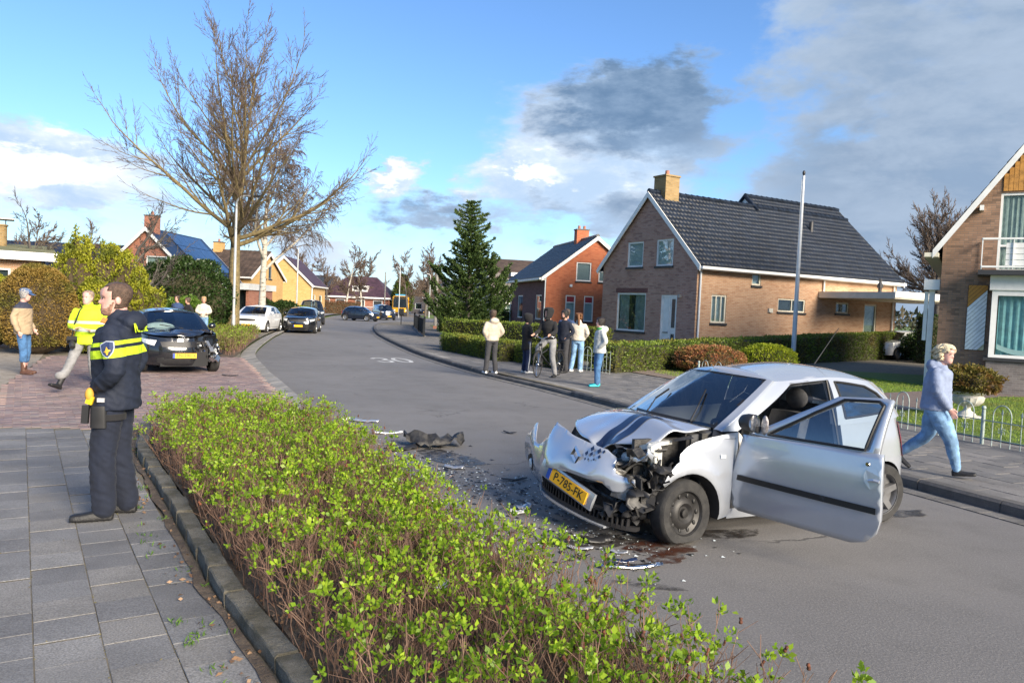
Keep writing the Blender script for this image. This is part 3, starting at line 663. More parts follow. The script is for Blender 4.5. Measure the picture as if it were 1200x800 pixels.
# ---- orange brick house further along
def red_house():
    H = thing('brick_house', 'orange brick house with side wall coloured darker for shade, slate roof and white trim', 'house', (1.9, 46, 0), R(12.5))
    LX, LY, ze, zr = 6.1, 9.6, 4.0, 6.35; FL = fmap('left', LX, LY); FF = fmap('front', LX, LY)
    fw = [(1.24, 1.3, 1.86, 2.85), (2.4, 1.3, 3.0, 2.85), (1.83, 3.72, 2.77, 4.86), (3.25, 3.72, 4.2, 4.75)]
    wall_panel(H, 'wall', BR_ORANGE, FF, gpoly(LX, 0, ze, zr), fw)
    lw = [(1.0, 1.3, 2.5, 2.82), (6.0, 1.3, 7.5, 2.82)]
    wall_panel(H, 'wall', BR_MAROON_SHADE, FL, [(0, 0), (LY, 0), (LY, ze), (0, ze)], lw)  # side wall away from the sun: its shade is put into the darker brick
    MB().box(LX - .2, .2, 0, LX, LY, ze).build('wall', BR_ORANGE, H); MB().add([(0, LY, 0), (LX, LY, 0), (LX, LY, ze), (LX / 2, LY, zr), (0, LY, ze)], [(4, 3, 2, 1, 0)]).build('wall', BR_MAROON_SHADE, H)
    red = mat('red_panel', (.25, .02, .03), .5)
    for r in fw[:2]:
        w = window(H, FF, r, trans=(.72,), back=BLIND); pm = MB(); barF(pm, FF, r[0] + .08, r[1] + 1.14, r[2] - .08, r[3] - .08, .045, .06); pm.build('top_panel', red, w)
    for r in fw[2:]: window(H, FF, r, back=mat('grey_blind', (.34, .36, .38), .8), bd=.10)
    for r in lw: window(H, FL, r, curtain=[(.05, .3), (.7, .95)])
    rf = gable_roof(H, 'y', LX, LY, ze, zr, ROOF_GREY, .35, .15)
    chimney(rf, (LX / 2, 3.2), .8, .6, 5.9, 7.1, BR_ORANGE, 2)
    lamp = MB(); barF(lamp, FF, 1.45, 3.35, 1.6, 3.5, -.08, 0); lamp.build('wall_lamp', WHITE, H)
    MB().box(-.06, .0, 3.72, -.01, LY, 3.95).build('fascia', WHITE, H)
    pipe(H, (-.08, -.07, .1), (-.08, -.07, 3.75)); pipe(H, (-.07, LY - .1, .1), (-.07, LY - .1, 3.75))
red_house()

# ---- house with balcony, bay window and painted shutter on the right
def balcony_house():
    H = thing('gable_house', 'brown brick gabled house with white balcony, bay window and striped painted shutter', 'house', (12.43, 22.5, 0), R(-31))
    LX, LY, ze, zr = 8.6, 11, 4.35, 9.6; H.scale = (.86, 1, 1); FF = fmap('front', LX, LY); FL = fmap('left', LX, LY); sl = (zr - ze) / (LX / 2)
    ops = [(1.57, 3.55, 3.9, 5.75), (5.4, 3.9, 6.9, 5.4)]
    wall_panel(H, 'wall', BR_BROWN, FF, gpoly(LX, .3, ze, zr), ops)
    base = MB(); barF(base, FF, -.012, 0, LX, .3, -.015, .1); base.build('plinth', BR_MAROON_SHADE, H)
    wall_panel(H, 'wall', BR_BROWN, FL, [(0, 0), (LY, 0), (LY, ze), (0, ze)], [])
    MB().box(LX - .2, .2, 0, LX, LY, ze).build('wall', BR_BROWN, H); MB().add([(0, LY, 0), (LX, LY, 0), (LX, LY, ze), (LX / 2, LY, zr), (0, LY, ze)], [(4, 3, 2, 1, 0)]).build('wall', BR_BROWN, H)
    window(H, FF, ops[0], mull=(.5,), trans=(.33,), back=CURT, sill=None, bd=.2, curtain=[(.03, .48), (.52, .97)]); window(H, FF, ops[1], back=CURT)
    # boarded gable top: vertical boards above the balcony door
    wood = mat('honey_boards', (.42, .205, .045), .55, var=.25, vs=9); x = 1.62
    while x < LX - 1.62:
        zt = ze + sl * (min(x, LX - x)) - .05; barF(MB(), FF, x, 5.8, x + .125, min(zt, ze + sl * min(x + .125, LX - x - .125) - .05), -.03, -.002).build('gable_board', wood, H); x += .135
    rf = gable_roof(H, 'y', LX, LY, ze, zr, ROOF_NAVY, .28, .35, gutter=None)
    MB().box(-.52, -.38, ze - .42, -.10, LY, ze - .30).build('gutter', CREAM, rf)
    for (x, z) in ((1.05, ze + sl * 1.05 - .32), (2.75, ze + sl * 2.75 - .32)): MB().box(x - .06, -.34, z - .07, x + .06, 0, z + .07).build('purlin_end', WHITE, rf)
    # balcony: slab on the bay, white railing
    bal = MB().box(1.06, -1.02, 3.40, 6.2, -.0, 3.53).build('balcony_slab', DARKSILL, H)
    rl = MB()
    for p, q in (((1.14, -.95, 4.38), (6.1, -.95, 4.38)), ((1.14, -.95, 4.38), (1.14, -.03, 4.38)), ((1.14, -.95, 3.62), (6.1, -.95, 3.62)), ((1.14, -.95, 3.62), (1.14, -.03, 3.62))): rl.bar(p, q, .05)
    for i in range(7): rl.bar((1.14, -.95 + .15 * i, 3.56), (1.14, -.95 + .15 * i, 4.38), .028)
    for i in range(1, 12): rl.bar((1.14 + .42 * i, -.95, 3.56), (1.14 + .42 * i, -.95, 4.38), .03)
    rl.build('balcony_railing', WHITE, bal)
    for i in range(4): MB().box(1.78, -.93, 3.66 + .155 * i, 6.05, -.905, 3.80 + .155 * i).build('railing_board', WHITE, bal)
    # bay window under the balcony
    bay = MB().box(1.45, -.62, 0, 6.0, -.0, 1.05).build('bay_base', BR_GREY, H)
    MB().box(1.36, -.70, 1.05, 6.1, -.0, 1.13).build('bay_sill', DARKSILL, bay)
    w = MB()
    for (a, b, c, d) in ((1.50, 1.14, 1.66, 3.0), (5.7, 1.14, 5.9, 3.0), (1.66, 1.14, 5.7, 1.22), (1.66, 2.85, 5.7, 3.0), (3.8, 1.22, 3.92, 2.85)): w.box(a, -.6, b, c, -.5, d)
    w.box(1.42, -.66, 3.0, 5.98, 0.0, 3.398); w.box(1.50, -.5, 1.14, 1.58, -.42, 3.0); w.box(1.50, -.10, 1.14, 1.58, -.0, 3.0); w.box(1.50, -.42, 2.2, 1.58, -.1, 2.28)
    wo = w.build('window', WHITE, H)
    MB().box(1.66, -.56, 1.2, 5.7, -.55, 2.86).build('pane', PANE, wo); MB().box(1.53, -.45, 1.16, 1.54, -.1, 3.0).build('pane', PANE, wo)
    n = 90; MB().grid([[(1.7 + 4 * i / n, -.40 + .03 * math.sin(i * 1.5), z) for i in range(n + 1)] for z in (1.15, 2.98)]).build('curtain', CURTB, wo)
    swag = MB().grid([[(1.72 + 2.0 * i / 20, -.46, 1.5 - .28 * math.sin(math.pi * min(1, i / 20 + .15)) + dz) for i in range(21)] for dz in (0, .14)]); swag.build('swag', mat('swag', (.62, .74, .74), .8), wo)
    # shutter with diagonal stripes
    sh = MB(); barF(sh, FF, .82, 1.3, 1.38, 3.16, -.045, -.004); so = sh.build('shutter', mat('shutter_rail', (.03, .02, .015), .6), H)
    stripes = [('shutter_orange', (.46, .20, .02)), ('shutter_white', (.74, .76, .78)), ('shutter_cream', (.60, .57, .38))]
    for si, (lo, hi) in enumerate(((.52, 9), (-1.02, .52), (-9, -1.02))):
        mt = mat(stripes[si][0], stripes[si][1], .5, var=.08, vs=5); kk = max(lo, -1.7)
        while kk < min(hi, 1.3):
            k2 = min(kk + .128, hi)
            # board between diagonals z - x = c
            c0 = 2.0 - .0 + kk; c1 = 2.0 + k2 - .012; poly = []
            for (cc) in (c0, c1):
                pass
            x0, x1, z0, z1 = .83, 1.37, 1.31, 3.15
            P = [(x0, z0), (x1, z0), (x1, z1), (x0, z1)]
            def clip(P, s, c):
                o = []
                for i in range(len(P)):
                    a, b = P[i], P[(i + 1) % len(P)]; fa = s * (a[1] - (a[0] - x0) * .95 - c); fb = s * (b[1] - (b[0] - x0) * .95 - c)
                    if fa >= 0: o.append(a)
                    if fa * fb < 0: t = fa / (fa - fb); o.append((a[0] + (b[0] - a[0]) * t, a[1] + (b[1] - a[1]) * t))
                return o
            P = clip(P, 1, c0); P = clip(P, -1, c1) if P else P
            if len(P) > 2:
                nP = len(P); MB().add([(a, -.045, b) for a, b in P] + [(a, -.062, b) for a, b in P], [tuple(range(n2, n2 + nP))[::1] for n2 in (nP,)] + [(i, (i + 1) % nP, nP + (i + 1) % nP, nP + i) for i in range(nP)]).build('shutter_board', mt, so, fix=True)
            kk += .128
    # white side porch post at the corner and its box
    MB().box(-.34, .3, .1, -.16, .5, 3.0).build('side_post', WHITE, H); MB().box(-.50, .1, 3.0, -.02, .6, 3.3).build('post_box', WHITE, H); MB().box(-.48, .35, 1.5, -.36, .5, 2.95).build('side_panel', WHITE, H)
    MB().box(2.4, 3.0, 7.1, 2.9, 3.5, 8.3).build('chimney', LEAD, H)
balcony_house()

# ---- left side of the street
def left_houses():
    # brick house with gable and solar panels
    H = thing('solar_house', 'red brick gabled house with white barge boards, solar panels and a skylight', 'house', (-26.1, 48, 0), R(0))
    LX, LY, ze, zr = 6.2, 8.2, 2.75, 5.85; FF = fmap('front', LX, LY); FR = fmap('right', LX, LY)
    ow = [(1.3, 3.3, 2.2, 4.2), (3.1, 3.3, 4.4, 4.2), (.6, 1.0, 2.2, 2.3), (3.6, 1.0, 5.2, 2.3)]
    wall_panel(H, 'wall', BR_RED, FF, gpoly(LX, 0, ze, zr), ow)
    for r in ow: window(H, FF, r, back=CURT)
    MB().box(LX - .2, .2, 0, LX, LY, ze).build('wall', BR_RED, H); MB().box(0, .2, 0, .2, LY, ze).build('wall', BR_RED, H)
    MB().add([(0, LY, 0), (LX, LY, 0), (LX, LY, ze), (LX / 2, LY, zr), (0, LY, ze)], [(4, 3, 2, 1, 0)]).build('wall', BR_RED, H)
    rf = gable_roof(H, 'y', LX, LY, ze, zr, ROOF_NAVY, .3, .2, relief=False)
    chimney(rf, (LX / 2, .7), .75, .6, 5.5, 6.7, BR_RED)
    sol = mat('solar_cell', (.03, .065, .15), .15, var=.15, vs=3, spec=.8); fr = mat('solar_frame', (.02, .02, .025), .4)
    k = (ze - zr) / (LX / 2); n = Vector((-k, 0, 1)).normalized(); U = Vector((1, 0, k)).normalized()
    for i in range(5):
        for j in range(3):
            if j == 2 and i in (1, 2): continue
            y0 = 2.2 + 1.08 * i; p = Vector((LX / 2, y0, zr + .13)) + U * (.25 + 1.1 * j)
            a = [p, p + U * 1.06, p + U * 1.06 + Vector((0, 1.04, 0)), p + Vector((0, 1.04, 0))]; b = [q + n * .05 for q in a]
            MB().add(a + b, [(7, 6, 5, 4)[::-1], (0, 1, 5, 4), (1, 2, 6, 5), (2, 3, 7, 6), (3, 0, 4, 7)]).build('solar_panel', sol, rf, fix=True)
    p = Vector((LX / 2, 3.3, zr + .14)) + U * 2.5
    a = [p, p + U * 1.2, p + U * 1.2 + Vector((0, 1.5, 0)), p + Vector((0, 1.5, 0))]
    sk = MB().add(a + [q + n * .1 for q in a], [(4, 5, 6, 7), (0, 1, 5, 4), (1, 2, 6, 5), (2, 3, 7, 6), (3, 0, 4, 7)]).build('skylight', WHITE, rf, fix=True)
    a = [p + U * .12 + Vector((0, .1, 0)), p + U * 1.08 + Vector((0, .1, 0)), p + U * 1.08 + Vector((0, 1.4, 0)), p + U * .12 + Vector((0, 1.4, 0))]; MB().add([q + n * .105 for q in a], [(0, 1, 2, 3)]).build('pane', mat('roof_glass', (.02, .03, .04), .08), sk)
    # low white-fronted extension
    MB().box(LX, .4, 2.35, LX + 3.2, 6, 2.75).build('extension_roof', WHITE, H)
    ex = MB().box(LX + 2.9, .8, 0, LX + 3.1, 5.5, 2.35).build('wall', BR_RED, H); MB().box(LX + 1.5, .7, 0, LX + 1.9, 1.0, 2.35).build('brick_pier', BR_RED, H)
    MB().box(LX + .1, 1.0, .3, LX + 1.4, 1.06, 2.35).build('shop_pane', PANE, H); MB().box(LX + 1.95, 1.0, .3, LX + 2.85, 1.06, 2.35).build('shop_pane', PANE, H)
    MB().box(LX + .05, 1.4, 0, LX + 2.9, 1.5, 2.35).build('backing', ROOM, H)
    # roof behind
    B = thing('tiled_house', 'house with long dark blue tiled roof behind the conifers', 'house', (-48, 66, 0), 0)
    MB().box(0, 0, 0, 16, 7, 2.9).build('wall', BR_RED, B); gable_roof(B, 'x', 16, 7, 2.9, 5.8, ROOF_NAVY, .3, .2, relief=True, tw=.5, tl=.5)
    # bungalow with round chimney
    A_ = thing('bungalow', 'low tan bungalow with mossy flat roof, white fascia and round brick chimney', 'house', (-27.9, 23.6, 0), R(33))
    FA = fmap('front', 11.4, 8); ow = [(9.35, 1.9, 10.4, 2.6), (3, 1.0, 5, 2.4)]
    wall_panel(A_, 'wall', BR_YELLOW, FA, [(0, 0), (11.4, 0), (11.4, 2.95), (0, 2.95)], ow)
    for r in ow: window(A_, FA, r, back=ROOM)
    MB().box(11.2, .2, 0, 11.4, 8, 2.95).build('wall', BR_YELLOW, A_)
    rf = MB().add([(-.4, -.5, 3.2), (11.9, -.5, 3.2), (11.9, 8, 3.2), (-.4, 8, 3.2), (-.4, -.5, 3.25), (11.9, -.5, 3.25), (11.9, 5, 3.75), (-.4, 5, 3.75)], [(0, 1, 2, 3), (4, 5, 6, 7), (5, 1, 2, 6)]).build('roof', mat('mossy_felt', (.12, .13, .055), .95, col2=(.20, .19, .10), vs=2, bump=.6, bs=30), A_)
    MB().box(-.42, -.54, 2.93, 11.92, -.5, 3.24).build('fascia', WHITE, rf)
    ch = MB().lathe([(.36, 3.2), (.36, 4.35), (.40, 4.36), (.40, 4.42), (.001, 4.42)], 20, c=(9.9, 3.0, 0)).build('chimney', BR_CHIM, rf, smooth=40)
    cpm = MB()
    for i in range(4): cpm.tube([(9.9 + .3 * math.cos(i * 1.57), 3 + .3 * math.sin(i * 1.57), 4.4), (9.9 + .3 * math.cos(i * 1.57), 3 + .3 * math.sin(i * 1.57), 4.62)], .02, 5)
    cpm.box(9.3, 2.5, 4.62, 10.5, 3.5, 4.66); cpm.build('chimney_hood', LEAD, ch)
    bl = MB().add([(5.0, 2.0, 3.5), (9.3, 2.0, 3.5), (8.4, 4.5, 4.6), (5.0, 4.5, 4.6)], [(0, 1, 2, 3)]); bl.add([(9.3, 2.0, 3.5), (9.3, 4.5, 3.5), (8.4, 4.5, 4.6)], [(0, 1, 2)]); bl.build('blue_roof_sheet', mat('blue_sheet', (.03, .14, .38), .4), rf)
    # ochre houses
    D = thing('ochre_house', 'ochre brick house with brown roof and white canopy', 'house', (-26.2, 58, 0), R(-3))
    FF = fmap('front', 6.4, 7); FR = fmap('right', 6.4, 7); ow = [(4.3, .4, 5.6, 2.1), (.6, .4, 3.6, 2.1)]
    wall_panel(D, 'wall', BR_OCHRE, FF, [(0, 0), (6.4, 0), (6.4, 3.45), (0, 3.45)], ow)
    for r in ow: window(D, FF, r, mull=(.5,), fm=LEAD)
    ow = [(2.6, 3.4, 3.3, 4.4), (3.7, 3.4, 4.4, 4.4), (2.4, .9, 4.2, 2.1)]
    wall_panel(D, 'wall', BR_OCHRE, FR, gpoly(7, 0, 3.45, 5.3), ow)
    for r in ow: window(D, FR, r, fm=LEAD)
    rf = gable_roof(D, 'x', 6.4, 7, 3.45, 5.35, ROOF_BROWN, .25, .2, relief=True, tw=.4, tl=.4); chimney(rf, (2.4, 3.5), .7, .6, 5.0, 6.1, BR_OCHRE)
    MB().box(-.6, -1.2, 2.3, 5.2, -.02, 2.65).build('canopy', WHITE, D)
    for x in (0, 2.4, 5.0): MB().box(x - .06, -1.1, 0, x + .06, -1.0, 2.3).build('canopy_post', LEAD, D)
    E_ = thing('ochre_house', 'ochre brick house with purple roof and white corner pipe', 'house', (-26.9, 80, 0), R(4))
    FF = fmap('front', 6.4, 8); FR = fmap('right', 6.4, 8); E_.scale = (.9, 1, 1.05)
    wall_panel(E_, 'wall', BR_OCHRE, FF, gpoly(6.4, 0, 3.3, 5.9), []); ow = [(1.2, 1.2, 2.2, 2.3), (4.5, 1.0, 6, 2.3)]
    wall_panel(E_, 'wall', BR_OCHRE, FR, [(0, 0), (8, 0), (8, 3.3), (0, 3.3)], ow)
    for r in ow: window(E_, FR, r)
    rf = gable_roof(E_, 'y', 6.4, 8, 3.3, 5.9, ROOF_PURPLE, .25, .2, relief=False); pipe(E_, (6.45, -.06, 0), (6.45, -.06, 3.2), .06)
    # far hip-roofed house
    Fh = thing('hip_roof_house', 'far brick house with purple hip roof and small white dormer', 'house', (-33.6, 130, 0), R(-4))
    MB().box(0, 0, 0, 12.5, 8, 2.6).build('wall', BR_RED, Fh)
    MB().add([(-.5, -.5, 2.6), (13, -.5, 2.6), (13, 8.5, 2.6), (-.5, 8.5, 2.6), (4.5, 4, 6.2), (9.5, 4, 6.2)], [(0, 1, 5, 4), (1, 2, 5), (2, 3, 4, 5), (3, 0, 4), (3, 2, 1, 0)]).build('roof', ROOF_PURPLE, Fh)
    MB().box(-.55, -.58, 2.45, 13.05, -.5, 2.72).build('fascia', WHITE, Fh)
    dm = MB().box(6.2, .6, 3.6, 8.8, 3.4, 4.6).build('dormer', WHITE, Fh)
    for x in (6.5, 7.3, 8.1): MB().box(x, .55, 3.85, x + .55, .598, 4.4).build('pane', ROOM, dm)
    for x in (1, 3.6, 7, 10): w = MB().box(x, -.05, .8, x + 1.6, -.01, 2.2).build('window', WHITE, Fh); MB().box(x + .12, -.08, .9, x + 1.48, -.052, 2.1).build('pane', ROOM, w)
    def far_house(label, loc, rz, sx, sy, ze, zr, wm, rm, ax='y'):
        q = thing('far_house', label, 'house', loc, rz); FFq = fmap('front', sx, sy); ops = [(sx * .15, .9, sx * .4, 2.1), (sx * .58, .9, sx * .85, 2.1)]
        if ax == 'y': ops.append((sx * .4, ze + .1, sx * .6, ze + 1.1))
        wall_panel(q, 'wall', wm, FFq, gpoly(sx, 0, ze, zr) if ax == 'y' else [(0, 0), (sx, 0), (sx, ze), (0, ze)], ops)
        for r in ops: window(q, FFq, r, sill=None)
        MB().box(0, .2, 0, .2, sy, ze).build('wall', wm, q); MB().box(sx - .2, .2, 0, sx, sy, ze).build('wall', wm, q)
        if ax == 'x':
            for xx in (.02, sx - .02): MB().add([(xx, 0, ze), (xx, sy, ze), (xx, sy / 2, zr)], [(0, 1, 2)]).build('wall', wm, q)
        gable_roof(q, ax, sx, sy, ze, zr, rm, .3, .2, relief=False, gutter=None); return q
    far_house('small far brick house with blue roof beside the beech hedge', (-34.5, 112, 0), R(10), 5.5, 7, 3, 5.8, BR_RED, ROOF_NAVY)
    far_house('far white-gabled house beyond the yellow bus', (-20, 150, 0), R(-35), 7, 9, 3, 7.0, BR_GREY, ROOF_GREY)
    far_house('far long brick house behind the street trees near the bus', (-16, 165, 0), R(5), 22, 8, 3.2, 7.0, BR_RED, ROOF_BROWN, 'x')
    far_house('far brick house hidden behind the birches', (-46, 135, 0), R(0), 14, 8, 3.0, 6.2, BR_RED, ROOF_GREY, 'x')
    # grey house with balcony between monkey tree and orange house
    G = thing('balcony_block', 'grey house with white dormer and small balcony behind the clipped hedge', 'house', (-2.2, 73, 0), R(14))
    FF = fmap('front', 6.5, 9); FL = fmap('left', 6.5, 9)
    ops = [(.5, .8, 2.6, 2.2), (3.2, .8, 5.6, 2.2), (2.2, 3.3, 4.6, 5.0)]
    wall_panel(G, 'wall', BR_GREY, FF, [(0, 0), (6.5, 0), (6.5, 5.2), (0, 5.2)], ops)
    for r in ops: window(G, FF, r, mull=(.5,), back=CURT)
    wall_panel(G, 'wall', mat('pale_render', (.50, .46, .40), .9, var=.06), FL, gpoly(9, 0, 4.6, 6.6), [])
    gable_roof(G, 'x', 6.5, 9, 4.7, 6.7, ROOF_BROWN, .3, .25, relief=False)
    MB().box(1.8, -.5, 4.95, 5.2, 2, 5.3).build('dormer_roof', WHITE, G); bs = MB().box(1.2, -1.2, 3.0, 5.4, -.02, 3.2).build('balcony', WHITE, G)
    r = MB(); r.bar((1.25, -1.15, 4.1), (5.35, -1.15, 4.1), .06)
    for i in range(14): r.bar((1.25 + .315 * i, -1.15, 3.2), (1.25 + .315 * i, -1.15, 4.1), .04)
    r.build('balcony_railing', DARKSILL, bs); MB().box(.2, -.7, 2.3, 6.4, -.02, 2.55).build('canopy', WHITE, G)
left_houses()

# ================================================================ vehicles
def paint(name, col, metal=.0, rough=.28): return mat('paint_' + name, col, rough, metal, var=.04, vs=2, coat=1.0)
TYRE = mat('tyre', (.016, .016, .017), .85, col2=(.035, .034, .033), vs=9, bump=.3, bs=60)
PLASTIC = mat('black_plastic', (.018, .018, .02), .5, var=.2, vs=6)
TRIM = mat('rubber_trim', (.010, .010, .011), .55)
RIM = mat('alloy_rim', (.42, .43, .44), .35, metal=.8, var=.1)
STEEL = mat('steel_rim', (.028, .027, .027), .5, metal=.3, var=.3, vs=8)
CHROME = mat('chrome', (.72, .73, .75), .12, metal=1.0)
CARGLASS = glass_mat('car_glass', (.42, .50, .52), .09)
CLEARGLASS = glass_mat('clear_car_glass', (.80, .88, .88), .12)
CABIN = mat('cabin_dark', (.018, .018, .020), .9)
SEAT = mat('seat_fabric', (.045, .046, .05), .95, var=.3, vs=12, bump=.3, bs=80)
PLATE = mat('plate_yellow', (.80, .42, .015), .45, var=.06, vs=8)
PLATEBLUE = mat('plate_blue', (.02, .07, .35), .4)
INK = mat('black_ink', (.012, .012, .012), .5)
LAMP = mat('headlamp', (.55, .58, .60), .08, spec=.9, var=.25, vs=14)
REDLAMP = mat('rear_lamp', (.42, .012, .012), .12, spec=.8)
AMBER = mat('amber_lamp', (.7, .25, .02), .2)

def text_mesh(s, size, m, name='lettering', extr=.001, bold=0.0):
    cu = bpy.data.curves.new(name, 'FONT'); cu.body = s; cu.size = size; cu.align_x = 'CENTER'; cu.align_y = 'CENTER'; cu.extrude = extr; cu.offset = bold; cu.resolution_u = 3
    o = bpy.data.objects.new(name, cu); COL.objects.link(o); dg = bpy.context.evaluated_depsgraph_get()
    me = bpy.data.meshes.new_from_object(o.evaluated_get(dg)); bpy.data.objects.remove(o); me.name = name; me.materials.clear(); me.materials.append(m); return me

class Car:
    def __init__(s, plan, kF, kR, ky, zt, B, Rf, crown=.07, hood_crown=.06):
        s.plan = catmull([(x, y, 0) for x, y in plan], 8); s.acc = [0.0]
        for a, b in zip(s.plan[:-1], s.plan[1:]): s.acc.append(s.acc[-1] + (b - a).length)
        s.S = s.acc[-1]; s.px = [p.x for p in s.plan]; s.py = [p.y for p in s.plan]
        s.kF, s.kR, s.ky, s.ztab = kF, kR, ky, sorted(zt); s.crown = crown; s.hc = hood_crown
        s.Bc = catmull(B, 10); s.Rc = catmull(Rf, 10); s.nB = len(B) - 1
    def tab(s, t, z): return float(np.interp(z, [a for a, b in t], [b for a, b in t]))
    def zt(s, x): return s.tab(s.ztab, x)
    def low(s, a, z, off=0.0):
        q = abs(a); x = float(np.interp(q, s.acc, s.px)); y = float(np.interp(q, s.acc, s.py)); k = s.tab(s.kF, z) if x > 0 else s.tab(s.kR, z)
        p = Vector((x * k, y * s.tab(s.ky, z), z))
        if off:
            x2 = float(np.interp(q + .01, s.acc, s.px)); y2 = float(np.interp(q + .01, s.acc, s.py)); n = Vector((y2 - y, -(x2 - x), 0)); n = Vector((n.x, n.y, 0))
            if n.length > 0: n.normalize(); n = n if n.dot(Vector((x, y, 0))) > 0 else -n; p += n * off
        if a < 0: p.y = -p.y
        return p
    def XS(s, x): return float(np.interp(-x, [-v for v in s.px], s.acc))
    def xs(s, a): return float(np.interp(abs(a), s.acc, s.px))
    def up(s, u, t, off=0.0):
        def c(C, u):
            f = min(max(abs(u), 0), s.nB) * 10; i = min(int(f), len(C) - 2); return C[i].lerp(C[i + 1], f - i)
        b = c(s.Bc, u); r = c(s.Rc, u); p = b.lerp(r, t); bow = .045 * 4 * t * (1 - t) * .5
        n = Vector((p.x * .15, p.y, .2)).normalized(); p = p + n * (bow + off)
        if u < 0: p.y = -p.y
        return p
    def low_panel(s, outline, holes=(), step=.09, off=0.0, mirror=False):
        v, t = cdt(densify(outline, step), [densify(h, step) for h in holes], step); sg = -1 if mirror else 1
        return MB().add([s.low(p.x * sg, p.y, off) for p in v], [q if not mirror else q[::-1] for q in t])
    def up_panel(s, outline, holes=(), step=.12, off=0.0, mirror=False):
        v, t = cdt(densify(outline, step), [densify(h, step) for h in holes], step); sg = -1 if mirror else 1
        return MB().add([s.up(p.x * sg if p.x > 0 else (-1e-9 if mirror else 0), p.y, off) for p in v], [q if not mirror else q[::-1] for q in t])
    def top(s, a0, a1, n=20): return [(a0 + (a1 - a0) * i / n, s.zt(s.xs(a0 + (a1 - a0) * i / n))) for i in range(n + 1)]
    def roof(s, n=30, m=14):
        rows = []
        for i in range(n + 1):
            L = s.up(s.nB * i / n, 1.0); Rr = Vector((L.x, -L.y, L.z)); w = i / n
            rows.append([Vector((L.x, L.y + (Rr.y - L.y) * j / m, L.z + s.crown * math.sin(math.pi * min(1, .12 + w * .88)) ** .6 * (1 - (2 * j / m - 1) ** 2))) for j in range(m + 1)])
        return rows
    def hood(s, a1, n=16, m=14, a0=0.0):
        rows = []
        for i in range(n + 1):
            a = a0 + (a1 - a0) * i / n; p = s.low(a, s.zt(s.xs(a))); rows.append([Vector((p.x, p.y * (1 - 2 * j / m), p.z + s.hc * (i / n) ** .5 * (1 - (2 * j / m - 1) ** 2))) for j in range(m + 1)])
        return rows

def wheel_parts(parent, loc, r, w=.19, side=1, rimm=RIM, spokes=5, rr=.66, lean=(0, 0), steer=0.0, flat=0.0, name='wheel'):
    """wheel > tyre, rim: axle along y, outer face towards side"""
    W = bpy.data.objects.new(name, None); COL.objects.link(W); W.parent = parent; W.location = loc; W.rotation_euler = (lean[0], lean[1], steer)
    ri = r * rr; h = w / 2; t = MB().lathe([(ri, -h * .9), (r * .93, -h), (r * .985, -h * .8), (r, -h * .5), (r, h * .5), (r * .985, h * .8), (r * .93, h), (ri, h * .9), (ri * .98, h * .6), (ri * .98, -h * .6), (ri, -h * .9)], 40, axis='Y')
    if flat:
        for i, (x, y, z) in enumerate(t.v):
            if z < -r + flat: bulge = 1 + .35 * (1 - (z + r) / flat); t.v[i] = (x * 1.03, y * bulge, -r + flat * .98 + (z + r) * .02)
    t.build('tyre', TYRE, W, smooth=35)
    o = side; m = MB().lathe([(.001, o * h * .15), (ri * .55, o * h * .15), (ri * .93, o * h * .2), (ri * .96, o * h * .75), (ri * 1.04, o * h * .93), (ri * 1.05, o * h * .80), (ri, o * h * .3), (ri * .99, -o * h * .8)], 32, axis='Y')
    if spokes:
        for k in range(spokes):
            a = 2 * math.pi * k / spokes + .3; c, sn = math.cos(a), math.sin(a); b = ri * .14; e = ri * .10
            P = lambda rad, wd, d: (c * rad - sn * wd, o * d, sn * rad + c * wd)
            m.add([P(ri * .12, -b * 1.4, h * .6), P(ri * .12, b * 1.4, h * .6), P(ri * .97, b, h * .82), P(ri * .97, -b, h * .82), P(ri * .12, -b * 1.4, h * .2), P(ri * .12, b * 1.4, h * .2), P(ri * .97, b * 1.2, h * .3), P(ri * .97, -b * 1.2, h * .3)],
                  [(0, 1, 2, 3) if o < 0 else (3, 2, 1, 0), (0, 4, 5, 1), (1, 5, 6, 2), (2, 6, 7, 3), (3, 7, 4, 0)])
        m.lathe([(ri * .22, o * h * .3), (ri * .24, o * h * .62), (ri * .16, o * h * .68), (.001, o * h * .68)], 16, axis='Y')
    m.build('rim', rimm, W, smooth=40, fix=True); return W
def plate(parent, c, rot, text=None, w=.50, h=.11):
    P = MB().obox((0, 0, 0), (w, .012, h)).build('number_plate', PLATE, parent, loc=c, rot=rot)
    MB().obox((-w / 2 + .024, -.0075, 0), (.046, .003, h * .98)).build('plate_band', PLATEBLUE, P)
    if text:
        me = text_mesh(text, h * .98, INK, 'plate_lettering'); o = bpy.data.objects.new('plate_lettering', me); COL.objects.link(o); o.parent = P; o.location = (.028, -.0072, .001); o.rotation_euler = (R(90), 0, 0); o.scale = (.92 * w / .5, 1, 1)
    return P

